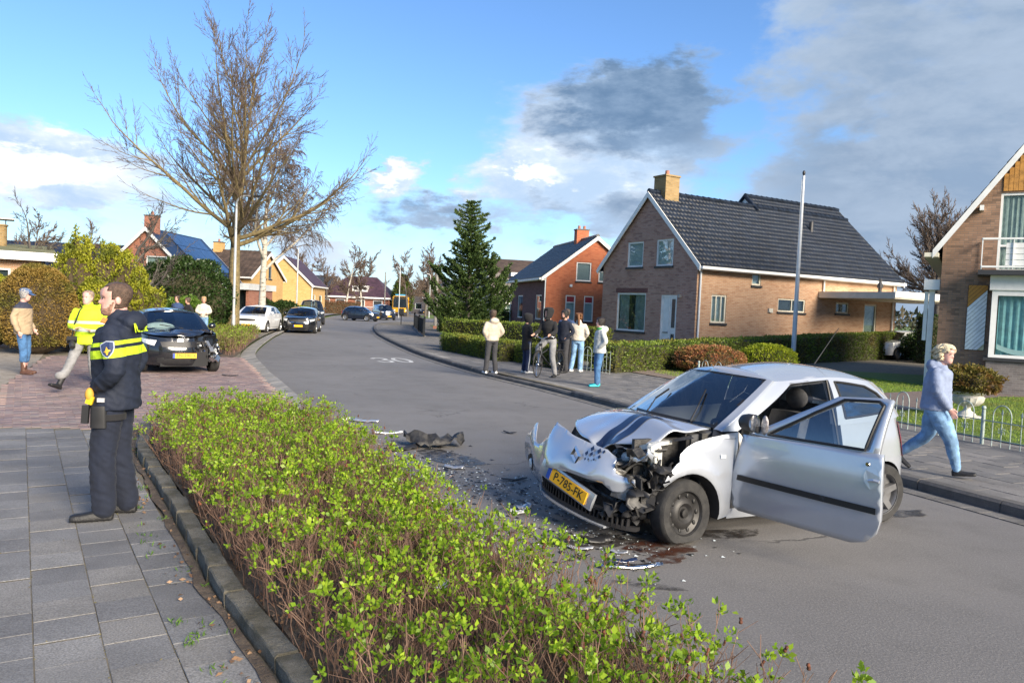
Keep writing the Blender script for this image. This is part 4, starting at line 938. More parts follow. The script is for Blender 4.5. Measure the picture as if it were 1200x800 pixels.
def generic_car(name, label, loc, rz, L, Wd, H, hood_z, belt, cowl, wtop, rtop, rbase, paintm, axF, axR, wr=.31, kind='hatch', group=None, doors=2, steer=0.0, rimm=RIM, detail=True, plate_text=None, tail=None, no_front=False, glass=None, grille_m=None):
    """car from a few side-view numbers: cowl / wtop / rtop / rbase are x of windscreen foot, windscreen top, roof end, rear glass foot"""
    a = L / 2; b = Wd / 2; glass = glass or CARGLASS
    plan = [(a, 0), (a - .02, b * .35), (a - .09, b * .62), (a - .26, b * .84), (a - .52, b * .95), (axF, b * .985), (0, b), (axR, b * .99), (-a + .45, b * .95), (-a + .2, b * .86), (-a + .06, b * .62), (-a + .01, b * .3), (-a, 0)]
    kF = [(.18, .955), (.32, .99), (.48, 1.0), (.62, .99), (hood_z, .955), (hood_z + .25, .93)]; kR = [(.2, .965), (.45, 1.0), (.7, .99), (belt, .965), (belt + .1, .955)]
    ky = [(.17, .93), (.28, .97), (.5, 1.0), (belt * .72, .995), (belt * .9, .975), (belt + .1, .94)]
    tail = tail or belt + .02
    zt = [(a, hood_z), (a - .25, hood_z + .05), (cowl + .15, belt - .07), (cowl - .2, belt - .01), (0, belt), (rbase, tail), (-a, tail - .02)]
    xm = (cowl * .45 + rbase * .55); rh = H - .10; yw = b * .90
    B = [(cowl + .12, 0, belt + .0), (cowl - .04, b * .72, belt - .035), (cowl - .28, b * .90, belt - .01), (xm, b * .945, belt), (rbase + .38, b * .90, belt + .01), (rbase + .14, b * .80, tail + .0), (rbase + .03, b * .62, tail + .005), (rbase, 0, tail + .01)]
    Rf = [(wtop + .08, 0, rh + .0), (wtop, b * .60, rh - .025), (wtop - .16, b * .70, rh - .03), (xm, b * .735, rh), (rtop + .22, b * .70, rh - .035), (rtop + .1, b * .62, rh - .045), (rtop + .02, b * .50, rh - .045), (rtop, 0, rh - .02)]
    c = Car(plan, kF, kR, ky, zt, B, Rf, crown=.085); T = thing(name, label, 'car', loc, rz, group)
    st = .10 if detail else .16; ra = wr + .045; zb = .20
    def arch(xc):
        d = math.asin(max(-.9, min(.9, (zb - wr) / ra))); pts = circ(0, 0, ra, d, math.pi - d, 16)
        return [(c.XS(xc + p[0]), wr + p[1]) for p in pts]
    bottom = [(0, zb)] + arch(axF) + arch(axR) + [(c.S, zb)]
    xd = cowl - .30; xe = axR + ra * .75; g = .006
    segs = [(0, c.XS(xd) - g, 'f'), (c.XS(xe) + g, c.S, 'r')]
    body = MB()
    for mir in (False, True):
        o1 = [(0, zb)] + arch(axF) + [(c.XS(xd) - g, zb)] + c.top(c.XS(xd) - g, 0, 14); body.merge(c.low_panel(o1, (), st, 0, mir))
        aR = arch(axR); o2 = [(c.XS(xe) + g, max(zb, .0))] if False else []
        e = c.XS(xe) + g; zs = wr + math.sqrt(max(0, ra * ra - (xe - axR) ** 2)); ap = [p for p in aR if p[0] > e]
        o2 = [(e, zs)] + ap + [(c.S, zb)] + c.top(c.S, e, 14); body.merge(c.low_panel(o2, (), st, 0, mir))
        o3 = [(c.XS(xd), zb), (aR[0][0], zb)] + [p for p in aR if p[0] <= e and p[1] < zb + .10] + [(c.XS(xd), zb + .10)]; body.merge(c.low_panel(o3, (), st, 0, mir))
    body.grid(c.roof())
    # rear deck / tailgate top edge
    rows = []
    for i in range(9):
        aa = c.XS(rbase + .12) + (c.S - c.XS(rbase + .12)) * i / 8; p = c.low(aa, c.zt(c.xs(aa))); rows.append([Vector((p.x, p.y * (1 - 2 * j / 8), p.z + .012)) for j in range(9)])
    body.grid(rows)
    # greenhouse frame with window openings
    wins = [rect(2.16, .06, 2.92, .90), rect(3.06, .06, 3.98, .88)]
    if doors == 1: wins = [rect(2.16, .06, 2.92, .90), rect(3.10, .08, 4.2, .84)]
    wins[0] = [(2.10, .06), (2.94, .06), (2.94, .92), (2.36, .92)]; wins[1] = [(3.04, .06), (4.35, .10), (4.12, .80), (3.9, .90), (3.04, .92)]
    fr = rect(.96, 0, 6.05, 1); scr = rect(0, .02, .96, .97); rg = rect(6.05, .10, 7, .92)
    for mir in (False, True):
        body.merge(c.up_panel(fr, wins, .14, 0, mir)); body.merge(c.up_panel([(6.05, 0), (7, 0), (7, .10), (6.05, .10)], (), .14, 0, mir)); body.merge(c.up_panel([(6.05, .92), (7, .92), (7, 1), (6.05, 1)], (), .14, 0, mir))
    bo = body.build('body', paintm, T, smooth=38, fix=False)
    bm = bmesh.new(); bm.from_mesh(bo.data); bmesh.ops.remove_doubles(bm, verts=bm.verts, dist=.002); bmesh.ops.recalc_face_normals(bm, faces=bm.faces); bm.to_mesh(bo.data); bm.free()
    MB().grid(c.hood(c.XS(cowl - .10))).build('bonnet', paintm, T, smooth=60)
    ws = c.up_panel(scr, (), .2); ws.merge(c.up_panel(scr, (), .2, 0, True)); ws.build('windscreen', glass, T, smooth=60)
    rg_ = c.up_panel(rg, (), .2); rg_.merge(c.up_panel(rg, (), .2, 0, True)); rg_.build('rear_window', CARGLASS, T, smooth=60)
    for mir in (False, True):
        # doors as panels of their own
        xs_ = [xd, xe] if doors == 1 else [xd, (xd + xe) / 2 - .02, xe]
        for q in range(doors):
            s0, s1 = c.XS(xs_[q]) + g, c.XS(xs_[q + 1]) - g; zs = zb + .105
            if q == doors - 1:
                aR = [p for p in arch(axR) if p[0] < s1 and p[1] > zs]; z1 = wr + math.sqrt(max(0, ra * ra - (xe - axR) ** 2)); o = [(s0, zs), ((aR[0][0] if aR else s1) - .01, zs)] + [(p[0] - .006, p[1]) for p in aR] + [(s1, max(z1, zs))] + c.top(s1, s0, 8)
            else: o = [(s0, zs), (s1, zs)] + c.top(s1, s0, 8)
            d = c.low_panel(o, (), st, 0, mir).build('door', paintm, T, smooth=60)
            xh = xs_[q + 1] + .16; hp = c.low(c.XS(xh) * (-1 if mir else 1), belt - .09, .014); MB().obox(hp, (.17, .024, .03)).build('handle', paintm, d)
        for wn in wins: c.up_panel(wn, (), .16, 0, mir).build('side_window', CARGLASS, T, smooth=60)
        sg = -1 if mir else 1; mp = c.up(2.12, .10); y = (mp.y + .09) * sg
        mi = MB().sphere((mp.x + .04, y, mp.z + .05), (.06, .09, .065), 12, 8).build('wing_mirror', paintm, T, smooth=60)
        for ax, stt in ((axF, steer), (axR, 0)): wheel_parts(T, (ax, (b - .10) * sg, wr), wr, .20, sg, rimm, 5, .68, steer=stt)
        if not (no_front and not mir):
            hl = [(c.XS(a - .13) * 1.0, hood_z - .17), (c.XS(a - .42), hood_z - .10), (c.XS(a - .46), hood_z - .015), (c.XS(a - .10), hood_z - .05)]; c.low_panel(hl, (), .06, .006, mir).build('headlamp', LAMP, T, smooth=60)
            fg = rect(.42, .30, .58, .37); c.low_panel(fg, (), .06, .005, mir).build('fog_lamp', PLASTIC, T)
        tl = [(c.XS(-a + .30), tail - .30), (c.S - .42, tail - .28), (c.S - .40, tail - .10), (c.XS(-a + .34), tail - .06)]; c.low_panel(tl, (), .06, .005, mir).build('rear_lamp', REDLAMP, T, smooth=60)
    gr = [(0, hood_z - .20), (.46, hood_z - .19), (.50, hood_z - .08), (0, hood_z - .07)]; lg = [(0, .24), (.60, .25), (.52, .34), (0, .35)]
    for ol, nm, mm in ((gr, 'grille', grille_m or PLASTIC), (lg, 'lower_grille', PLASTIC)):
        q = c.low_panel(ol, (), .08, .005); q.merge(c.low_panel(ol, (), .08, .005, True)); q.build(nm, mm, T, smooth=60)
    cab = MB().box(rbase + .1, -b + .26, .16, cowl + .2, b - .26, .40)
    cab.box(-a + .2, -b + .32, .18, a - .25, b - .32, belt - .25); cab.box(-a + .12, -b * .55, .17, a - .12, b * .55, .5); cab.build('underbody', CABIN, T)
    sm = MB()
    for y in (-.36, .36):
        for x in (cowl - 1.15,) + ((cowl - 2.0,) if cowl - 2.0 > rbase + .3 else ()):
            sm.box(x - .3, y - .24, .42, x + .25, y + .24, .58); sm.obox((x - .33, y, .82), (.14, .46, .56), Matrix.Rotation(-.2, 3, 'Y')); sm.obox((x - .42, y, 1.16), (.09, .25, .17), Matrix.Rotation(-.15, 3, 'Y'))
    sm.box(cowl - .55, -b * .85, belt - .30, cowl + .02, b * .85, belt - .05); sm.build('interior', SEAT, T)
    fp = c.low(0, .44, .012); plate(T, (fp.x + .006, 0, .42), (0, 0, R(90)), plate_text)
    rp = c.low(c.S, .6, .012); plate(T, (rp.x - .006, 0, .60), (0, 0, R(-90)))
    wp = MB(); f0 = c.up(.25, .05, .012); f1 = c.up(-.55, .25, .012); wp.bar(f0, f1, .02); wp.build('wiper', TRIM, T)
    for sg in (-1, 1): pass
    return T, c
def heading(dx, dy): return math.atan2(dy, dx)

BLACK = paint('black', (.010, .011, .014), 0, .16); WHITEP = paint('white', (.70, .71, .72), 0, .3); NAVY = paint('navy', (.012, .020, .040), .3, .2); DGREY = paint('dark_grey', (.022, .025, .030), .3, .22); SILVER = paint('silver', (.46, .47, .49), .55, .30)
def traffic():
    # second damaged car: dark hatchback on the clinker drive
    T, c = generic_car('damaged_hatchback', 'black hatchback with crushed front corner standing on the clinker drive', (-8.4, 18.75, .12), heading(.56, -.828), 3.96, 1.74, 1.46, .80, .97, 1.02, .32, -1.3, -1.62, BLACK, 1.24, -1.30, .31, doors=1, no_front=True, plate_text='TN-390-X', glass=CLEARGLASS)
    # sprung bonnet, crushed left corner, torn lamp, airbag
    for ch in list(T.children):
        if ch.name.startswith('bonnet') or ch.name.startswith('body') or ch.name.startswith('grille') or ch.name.startswith('lower_grille'):
            for v in ch.data.vertices:
                x, y, z = v.co; w = max(0, min(1, (x - 1.25) / .55)) * max(0, min(1, (y - .15) / .5))
                if w > 0: n = mnoise.noise((x * 6, y * 6, z * 6)); v.co.x -= w * (.36 + .14 * n); v.co.z += w * (.05 * n + (.03 if z > .7 else -.04)); v.co.y -= w * .06 * (1 + n)
            if ch.name.startswith('bonnet'):
                for v in ch.data.vertices:
                    x, y, z = v.co; v.co.z += .05 * max(0, (x - 1.0)) + .06 * math.exp(-((x - 1.5) / .12) ** 2) * (y > -.2) + .03 * mnoise.noise((x * 5, y * 4, 0))
    rg = random.Random(5); 
    for i in range(44):
        m = MB(); s = [rg.uniform(.04, .17) for _ in range(3)]; s[rg.randrange(3)] *= .25
        m.obox((0, 0, 0), s, Matrix.Rotation(rg.uniform(0, 3), 3, Vector((rg.uniform(-1, 1), rg.uniform(-1, 1), rg.uniform(-1, 1))).normalized()))
        m.build('torn_piece', rg.choice([PLASTIC, CHROME, LAMP, RIM, RIM, BLACK]), T, loc=(rg.uniform(1.40, 1.84), rg.uniform(.30, .82), rg.uniform(.28, .84)))
    bar = MB().grid([[(1.84 - .12 * (i / 10) ** 2 - (.2 if i > 8 else 0), -.55 + 1.2 * i / 10, z + .03 * math.sin(i)) for i in range(11)] for z in (.56, .63)]); bar.build('bumper_trim', CHROME, T, smooth=60)
    em = MB().obox((1.80, 0, .79), (.01, .10, .10), Matrix.Rotation(R(45), 3, 'X')).build('emblem', CHROME, T)
    ab = MB().sphere((.62, -.30, .98), (.13, .34, .13), 16, 10)
    ab.build('airbag', mat('airbag', (.60, .70, .66), .8, var=.1), T, smooth=180)
    # cars along the street
    generic_car('white_sedan', 'white sedan parked by the verge tree and lamp post', (-13.7, 41.2, .06), heading(.06, -1), 4.5, 1.84, 1.46, .82, .98, 1.05, .25, -1.45, -1.95, WHITEP, 1.35, -1.35, .32, tail=1.0, steer=.1)
    T2, c2 = generic_car('black_sedan', 'black sedan with pale grille line driving towards the camera', (-12.25, 44.8, 0), heading(.16, -1), 4.6, 1.86, 1.48, .84, 1.0, 1.0, .25, -1.5, -1.95, BLACK, 1.38, -1.36, .33, tail=1.06)
    q = c2.low_panel([(0, .60), (.50, .615), (.53, .70), (.505, .70), (.48, .635), (0, .62)], (), .06, .012); q.merge(c2.low_panel([(0, .60), (.50, .615), (.53, .70), (.505, .70), (.48, .635), (0, .62)], (), .06, .012, True)); q.build('grille_line', CHROME, T2)
    generic_car('dark_van', 'tall dark grey people carrier behind the black sedan', (-15.9, 60.5, 0), heading(.30, -1), 4.9, 1.95, 1.92, 1.02, 1.15, 1.55, .75, -2.1, -2.35, DGREY, 1.55, -1.5, .34)
    generic_car('navy_hatchback', 'small navy hatchback turning at the junction', (-15.2, 76.6, 0), heading(.93, -.38), 4.0, 1.70, 1.46, .80, .96, .95, .25, -1.3, -1.72, NAVY, 1.25, -1.28, .31)
    generic_car('blue_suv', 'dark blue tall car behind the turning hatchback', (-14.6, 86.5, 0), heading(.45, -.9), 4.4, 1.82, 1.72, .96, 1.08, 1.15, .45, -1.8, -2.05, NAVY, 1.35, -1.3, .34, detail=False)
    generic_car('parked_car', 'silver car half hidden behind the dark people carrier', (-21.5, 66.5, .1), heading(.3, -1), 4.2, 1.78, 1.5, .82, .98, 1.0, .3, -1.5, -1.9, SILVER, 1.3, -1.3, .31, detail=False)
    generic_car('parked_car', 'far dark blue car on the road behind the bus', (-17.3, 150, 0), heading(.1, -1), 4.2, 1.78, 1.5, .82, .98, 1.0, .3, -1.5, -1.9, NAVY, 1.3, -1.3, .31, detail=False)
    generic_car('white_hatchback', 'white car parked under the carport of the brick house', (20.6, 40.9, .15), heading(-.866, -.5), 4.1, 1.75, 1.5, .82, .98, 1.0, .3, -1.45, -1.85, WHITEP, 1.3, -1.3, .31)
    # bus
    B = thing('city_bus', 'yellow city bus with dark windscreen coming down the far road', 'bus', (-18.0, 122, 0), heading(.16, -1)); YEL = mat('bus_yellow', (.72, .36, .01), .35, var=.05); BG = mat('bus_glass', (.02, .03, .04), .08, spec=.8)
    L, w, h = 12.0, 2.5, 3.05
    rings = []
    for (x, k) in ((L / 2, .93), (L / 2 - .12, .99), (L / 2 - .5, 1), (-L / 2 + .4, 1), (-L / 2, .95)):
        rings.append([(x, y * k, .35 + (z - .35) * (1 if k > .98 else .985)) for (y, z) in ((-w / 2, .35), (-w / 2, h - .25), (-w / 2 + .2, h), (w / 2 - .2, h), (w / 2, h - .25), (w / 2, .35))])
    MB().loft(rings, True, True).build('body', YEL, B, smooth=30, fix=True)
    MB().box(L / 2 - .05, -1.1, 1.25, L / 2 + .02, 1.1, 2.6).build('windscreen', BG, B); MB().box(L / 2 - .04, -1.0, 2.62, L / 2 + .025, 1.0, 2.92).build('destination_sign', INK, B)
    for s in (-1, 1):
        for i in range(7): MB().box(-L / 2 + .5 + 1.6 * i, s * (w / 2) - .02, 1.35, -L / 2 + 1.95 + 1.6 * i, s * (w / 2) + .02, 2.6).build('side_window', BG, B)
        MB().box(L / 2 - .03, s * .95 - .18, .75, L / 2 + .03, s * .95 + .18, .95).build('headlamp', mat('lit_lamp', (.9, .9, .85), .2), B)
        for x in (L / 2 - 2.7, -L / 2 + 3): wheel_parts(B, (x, s * (w / 2 - .12), .48), .48, .28, s, STEEL, 0)
        MB().sphere((L / 2 + .12, s * 1.35, 2.3), (.08, .1, .22), 8, 6).build('wing_mirror', PLASTIC, B)
    MB().box(L / 2 - .03, -1.15, .36, L / 2 + .03, 1.15, .6).build('bumper', PLASTIC, B); MB().box(L / 2 - .5, w / 2 + .005, 1.9, L / 2 - .2, w / 2 + .03, 2.5).build('red_panel', mat('bus_red', (.55, .02, .03), .5), B)
    MB().box(L / 2 - 4, -.8, h, L / 2 - 1.5, .8, h + .22).build('roof_unit', mat('roof_blue', (.05, .30, .55), .5), B)
traffic()
# ================================================================ the wrecked silver hatchback in the road
HP = paint('wreck_silver', (.47, .50, .555), .45, .22)
STRIPE = mat('stripe_navy', (.012, .022, .06), .3, coat=.4)
GUT = mat('engine_dark', (.014, .014, .015), .55, col2=(.055, .052, .048), vs=14, bump=.5, bs=40)
ALU = mat('cast_alu', (.26, .25, .235), .45, metal=.6, col2=(.10, .095, .09), vs=10, bump=.4, bs=50)
GREYP = mat('bracket_grey', (.50, .50, .47), .5, var=.15, vs=9)
def hero():
    T = thing('wrecked_hatchback', 'silver hatchback with smashed front corner and driver door open in the road', 'car', (2.19, 7.57, 0), R(-154.4))
    a = 1.8; zb = .19; wr = .285; axF, axR = 1.12, -1.247
    plan = [(1.80, 0), (1.785, .25), (1.72, .48), (1.58, .64), (1.35, .745), (1.1, .79), (.6, .815), (0, .825), (-.6, .825), (-1.1, .815), (-1.45, .78), (-1.64, .68), (-1.75, .48), (-1.79, .25), (-1.80, 0)]
    kF = [(.18, .955), (.3, .985), (.42, 1.0), (.55, .99), (.7, .95), (.82, .905), (1.0, .88)]; kR = [(.2, .97), (.4, 1), (.6, .995), (.8, .975), (.95, .955), (1.05, .94)]
    ky = [(.17, .93), (.25, .965), (.45, 1), (.6, 1.0), (.8, .985), (.95, .955), (1.1, .93)]
    zt = [(1.8, .70), (1.6, .74), (1.3, .83), (1.0, .895), (.75, .93), (.3, .945), (-.5, .965), (-1.2, 1.0), (-1.8, 1.02)]
    B = [(1.00, 0, .985), (.755, .645, .945), (.60, .735, .935), (-.62, .785, .965), (-1.2, .765, .99), (-1.52, .69, 1.01), (-1.67, .53, 1.01), (-1.73, 0, 1.01)]
    Rf = [(.24, 0, 1.395), (.07, .535, 1.368), (-.04, .585, 1.355), (-.62, .615, 1.395), (-1.06, .595, 1.37), (-1.30, .54, 1.34), (-1.40, .43, 1.335), (-1.44, 0, 1.35)]
    c = Car(plan, kF, kR, ky, zt, B, Rf, crown=.09, hood_crown=.05); ra = wr + .036
    def arch(xc, n=22):
        d = math.asin((zb - wr) / ra); return [(c.XS(xc + p[0]), wr - .004 + p[1]) for p in circ(0, 0, ra, d, math.pi - d, n)]
    sF, sR = c.XS(.66), c.XS(-.66); g = .006
    def fix(o, ang=40):
        bm = bmesh.new(); bm.from_mesh(o.data); bmesh.ops.remove_doubles(bm, verts=bm.verts, dist=.0015); bmesh.ops.recalc_face_normals(bm, faces=bm.faces); bm.to_mesh(o.data); bm.free()
        for p in o.data.polygons: p.use_smooth = True
        o.data.set_sharp_from_angle(angle=R(ang)); return o
    body = MB()
    for mir in (False, True):
        aR = arch(axR); body.merge(c.low_panel([(sR, zb + .09)] + [(p[0], p[1]) for p in aR if p[1] > zb + .09 or p[0] > c.XS(axR)] + [(c.S, zb + .03)] + c.top(c.S, sR, 20), (), .06, 0, mir))
        body.merge(c.low_panel([(sF - .03, zb - .01), (aR[0][0], zb - .01), (aR[0][0] - .01, zb + .085), (sF - .03, zb + .085)], (), .07, 0, mir))
    body.grid(c.roof(40, 20))
    qw = [(3.10, .13), (4.30, .20), (4.62, .38), (4.40, .66), (4.0, .83), (3.10, .90)]
    for mir in (False, True):
        body.merge(c.up_panel([(1.0, 0), (2.04, 0), (2.30, .925), (2.98, .945), (2.98, 0), (6.05, 0), (6.05, 1), (1.0, 1)], [qw], .09, 0, mir))
        body.merge(c.up_panel(rect(6.05, .93, 7, 1), (), .1, 0, mir)); body.merge(c.up_panel(rect(6.05, 0, 7, .08), (), .1, 0, mir))
    rows = []
    for i in range(9):
        aa = c.XS(-1.5) + (c.S - c.XS(-1.5)) * i / 8; p = c.low(aa, c.zt(c.xs(aa))); rows.append([Vector((p.x, p.y * (1 - 2 * j / 10), p.z + .01)) for j in range(11)])
    body.grid(rows); fix(body.build('body', HP, T))
    # inner door frame, pillar faces
    inn = MB()
    for s0 in (sF - .0, sR):
        lo = [c.low(s0, z) for z in np.linspace(.28, c.zt(c.xs(s0)), 8)]; inn.grid([lo, [Vector((p.x, p.y - .10, p.z)) for p in lo]])
    for (u, t0, t1) in ((2.98, 0, .945),):
        e = [c.up(u, t) for t in np.linspace(t0, t1, 8)]; inn.grid([e, [Vector((p.x, p.y - .09, p.z)) for p in e]])
    e = [c.up(u, t) for u, t in ((2.04, 0), (2.12, .3), (2.21, .6), (2.30, .925), (2.6, .935), (2.98, .945))]; inn.grid([e, [Vector((p.x, p.y - .06, p.z - .04)) for p in e]])
    inn.build('door_frame', HP, T, smooth=50)
    e = [c.up(u, t, -.012) for u, t in ((2.04, 0), (2.12, .3), (2.21, .6), (2.30, .925), (2.6, .935), (2.96, .945), (2.96, 0))] + [c.low(sR - .02, .7, -.02), c.low(sR - .02, .3, -.02)]; MB().tube(e, .013, 6).build('door_seal', TRIM, T)
    # right-hand wing and door (far side, closed)
    aF = arch(axF)
    fixm = c.low_panel([(c.XS(1.48), .45)] + [p for p in aF if p[0] > c.XS(1.48)] + [(sF - g, zb + .02)] + c.top(sF - g, c.XS(1.48), 12), (), .07, 0, True); fix(fixm.build('front_wing', HP, T))
    d = c.low_panel([(sF + g, zb + .09), (sR - g, zb + .09)] + c.top(sR - g, sF + g, 10), (), .08, 0, True); fix(d.build('door', HP, T)); c.up_panel([(2.06, 0), (2.97, 0), (2.97, .92), (2.32, .92)], (), .1, 0, True).build('side_window', CARGLASS, T, smooth=60)
    # left wing, torn off ahead of the wheel: the front edge is ragged and bent
    edge = [(c.XS(1.40), .52), (c.XS(1.37), .60), (c.XS(1.32), .66), (c.XS(1.27), .70), (c.XS(1.28), .76), (c.XS(1.24), .82), (c.XS(1.16), c.zt(1.16))]
    o = [p for p in aF if p[0] > c.XS(1.385)] + [(sF - g, zb + .02)] + c.top(sF - g, c.XS(1.16), 12) + edge[::-1][1:]
    w = c.low_panel(o, (), .045).build('front_wing', HP, T)
    for v in w.data.vertices:
        x, y, z = v.co; k = max(0, min(1, (x - 1.0) / .4)); v.co.y += k * k * (.05 * math.sin(z * 14) - .02); v.co.x -= k * .03
        r = math.hypot(x - axF, z - wr); v.co.y += .028 * math.exp(-((r - ra - .05) / .05) ** 2)
    fix(w); ring = [c.low(p[0], p[1]) for p in aF if p[0] > c.XS(1.385)]; MB().grid([[p + Vector((0, .028, 0)) for p in ring], [Vector((p.x + (axF - p.x) * .10, p.y - .09, p.z - (p.z - wr) * .08)) for p in ring]]).build('arch_lip', PLASTIC, T, smooth=60)
    aRp = [c.low(p[0], p[1]) for p in arch(axR)]; 
    for sg in (1, -1): MB().grid([[Vector((p.x, p.y * sg, p.z)) for p in aRp], [Vector((p.x + (axR - p.x) * .06, (p.y - .2) * sg, p.z - (p.z - wr) * .05)) for p in aRp]]).build('arch_liner', PLASTIC, T, smooth=60)
    MB().obox(c.low(c.XS(.82), .735, .006), (.055, .012, .028)).build('side_indicator', AMBER if False else LAMP, T)
    # glass
    scr = rect(0, .015, 1.0, .985); ws = c.up_panel(scr, (), .12); ws.merge(c.up_panel(scr, (), .12, 0, True)); fix(ws.build('windscreen', CLEARGLASS, T))
    band = MB()
    for sg in (1, -1):
        e = [c.up(sg * u, t, .002) for u, t in ((0.001, .015), (.5, .015), (1.0, .015), (1.0, .5), (1.0, .985), (.5, .985), (.001, .985))]; f = [c.up(sg * u, t, .002) for u, t in ((.001, .06), (.5, .06), (.93, .07), (.94, .5), (.95, .955), (.5, .96), (.001, .96))]; band.grid([e, f])
    band.build('screen_edge', TRIM, T)
    # cracks radiating over the driver side of the screen
    rg = random.Random(3); cr = MB()
    for (cu, ct, n) in ((.82, .70, 3),):
        for k in range(n):
            an = 2 * math.pi * k / n + rg.uniform(-.2, .2); p = [(cu, ct)]
            for q in range(rg.randint(2, 5)): u, t = p[-1]; an += rg.uniform(-.25, .25); p.append((min(.95, max(.02, u + .045 * math.cos(an))), min(.93, max(.06, t + .075 * math.sin(an)))))
            cr.tube([c.up(u, t, .003) for u, t in p], .0004, 3)
        for rr in (): cr.tube([c.up(min(.95, max(.01, cu + rr * math.cos(q * .5))), ct + rr * 1.7 * math.sin(q * .5), .003) for q in range(13)], .0005, 3)
    cr.build('glass_crack', mat('crack_white', (.5, .55, .58), .4), T)
    rgl = rect(6.05, .08, 7, .93); q = c.up_panel(rgl, (), .12); q.merge(c.up_panel(rgl, (), .12, 0, True)); fix(q.build('rear_window', CARGLASS, T))
    for mir in (False, True): c.up_panel(qw, (), .1, 0, mir).build('quarter_window', CARGLASS if mir else CLEARGLASS, T, smooth=60)
    qe = [c.up(u, t, .004) for u, t in densify(qw, .08)]; MB().tube(qe + [qe[0]], .011, 6).build('window_rubber', TRIM, T)
    for k, (u0, t0, u1, t1) in enumerate(((.05, .03, .30, .42), (.62, .03, .40, .52))):
        wp = MB(); p = [c.up(-u0 if k == 0 else u0, t0, .02), c.up(-(u0 + u1) / 2 if k == 0 else (u0 + u1) / 2, (t0 + t1) / 2, .05), c.up(-u1 if k == 0 else u1, t1, .03)]; wp.tube(p, [.008, .006, .004], 6); wp.bar(p[1], p[2] + (p[2] - p[1]) * .2, .010, .016); wp.build('wiper', TRIM, T)
    MB().add([c.up(1.0, .0, .004), c.up(2.04, .0, .004), c.low(c.XS(.70), .88, .006), c.low(c.XS(.98), .885, .0)], [(0, 1, 2, 3)]).build('corner_trim', PLASTIC, T, fix=True)
    # rear lamp, bumper seam, filler cap, aerial, emblem dot
    for mir in (False, True):
        c.low_panel([(c.XS(-1.60), .62), (c.XS(-1.70), .60), (c.XS(-1.72), .72), (c.XS(-1.70), .92), (c.XS(-1.58), .98), (c.XS(-1.56), .84)], (), .05, .012, mir).build('rear_lamp', REDLAMP, T, smooth=60)
    MB().tube([(-1.15, -.05, 1.47), (-1.42, .0, 1.86)], [.007, .003], 6).build('aerial', TRIM, T)
    sp = [c.low(s, .52, .003) for s in np.linspace(c.XS(-1.55), c.S, 10)]; MB().tube(sp, .004, 5).build('bumper_seam', TRIM, T)
    # wheels: flat front tyre on black steel rim, covered rear wheel
    W = wheel_parts(T, (axF + .02, .735, wr - .022), wr, .165, 1, STEEL, 0, .66, lean=(R(4), 0), steer=R(7), flat=.06)
    st = MB()
    st.lathe([(wr * .62, .050), (wr * .48, .030), (wr * .40, .055), (wr * .30, .060), (wr * .20, .035), (wr * .13, .035)], 28, axis='Y'); st.lathe([(wr * .13, .035), (wr * .12, .062), (.001, .066)], 14, axis='Y')
    st.build('hub', STEEL, W, smooth=40)
    for k in range(10): t = 2 * math.pi * k / 10; MB().sphere((wr * .53 * math.cos(t), .040, wr * .53 * math.sin(t)), (.016, .008, .022), 8, 6).build('rim_hole', INK, W)
    wheel_parts(T, (axF, -.735, wr), wr, .165, -1, STEEL, 0, .66)
    for sg in (1, -1):
        W = wheel_parts(T, (axR, .735 * sg, wr), wr, .165, sg, mat('wheel_cover', (.17, .17, .175), .4, metal=.5, var=.15, vs=8), 5, .68)
    # cabin
    cab = MB().box(-1.5, -.62, .20, 1.0, .62, .30); cab.box(.98, -.64, .22, 1.04, .64, .86); cab.box(-1.55, -.6, .3, -1.2, .6, .85); cab.build('floor_pan', CABIN, T)
    dash = MB(); dash.loft([[(1.0, y, .90), (.72, y, .93), (.50, y, .84), (.46, y, .66), (.60, y, .55), (1.0, y, .55)] for y in (-.66, -.3, .1, .5, .66)]); dash.build('dashboard', mat('dash_grey', (.06, .062, .066), .8, var=.2, vs=10), T, smooth=40)
    MB().lathe([(.165, -.014), (.182, 0), (.165, .014), (.148, 0), (.165, -.014)], 24).build('steering_wheel', PLASTIC, T, loc=(.36, .34, .83), rot=(0, R(-62), 0), smooth=60)
    ab = MB().sphere((0, 0, 0), (.16, .16, .07), 14, 8); ab.build('airbag', mat('airbag_white', (.62, .60, .56), .9, var=.15, vs=6, bump=.5, bs=12), T, loc=(.30, .36, .80), rot=(0, R(-50), 0), smooth=180)
    def seat(x, y):
        sm = MB(); sm.loft([[(x + .28, y + k * .25, z) for k, z in ((-1, .38), (-.9, .50), (0, .48), (.9, .50), (1, .38))], [(x - .22, y + k * .25, z) for k, z in ((-1, .34), (-.9, .47), (0, .44), (.9, .47), (1, .34))]])
        rings = []
        for i in range(7):
            t = i / 6; w = .245 - .05 * t; cx = x - .22 - .20 * t; z = .42 + .62 * t; rings.append([(cx + .07, y - w * .75, z), (cx + .09, y - w, z), (cx - .02, y - w, z), (cx - .05, y, z), (cx - .02, y + w, z), (cx + .09, y + w, z), (cx + .07, y + w * .75, z), (cx + .04, y, z)])
        sm.loft(rings); o = sm.build('seat', SEAT, T, smooth=50, fix=True); MB().sphere((x - .45, y, 1.17), (.055, .135, .10), 14, 10).build('headrest', SEAT, o, smooth=180)
    seat(-.05, .36); seat(-.05, -.36)
    rb = MB(); rb.box(-1.15, -.55, .35, -.75, .55, .50); rb.obox((-1.2, 0, .74), (.14, 1.1, .56), Matrix.Rotation(-.25, 3, 'Y')); rb.build('rear_bench', SEAT, T)
    MB().sphere((.32, .0, 1.32), (.02, .11, .035), 12, 8).build('rear_view_mirror', PLASTIC, T, smooth=180)
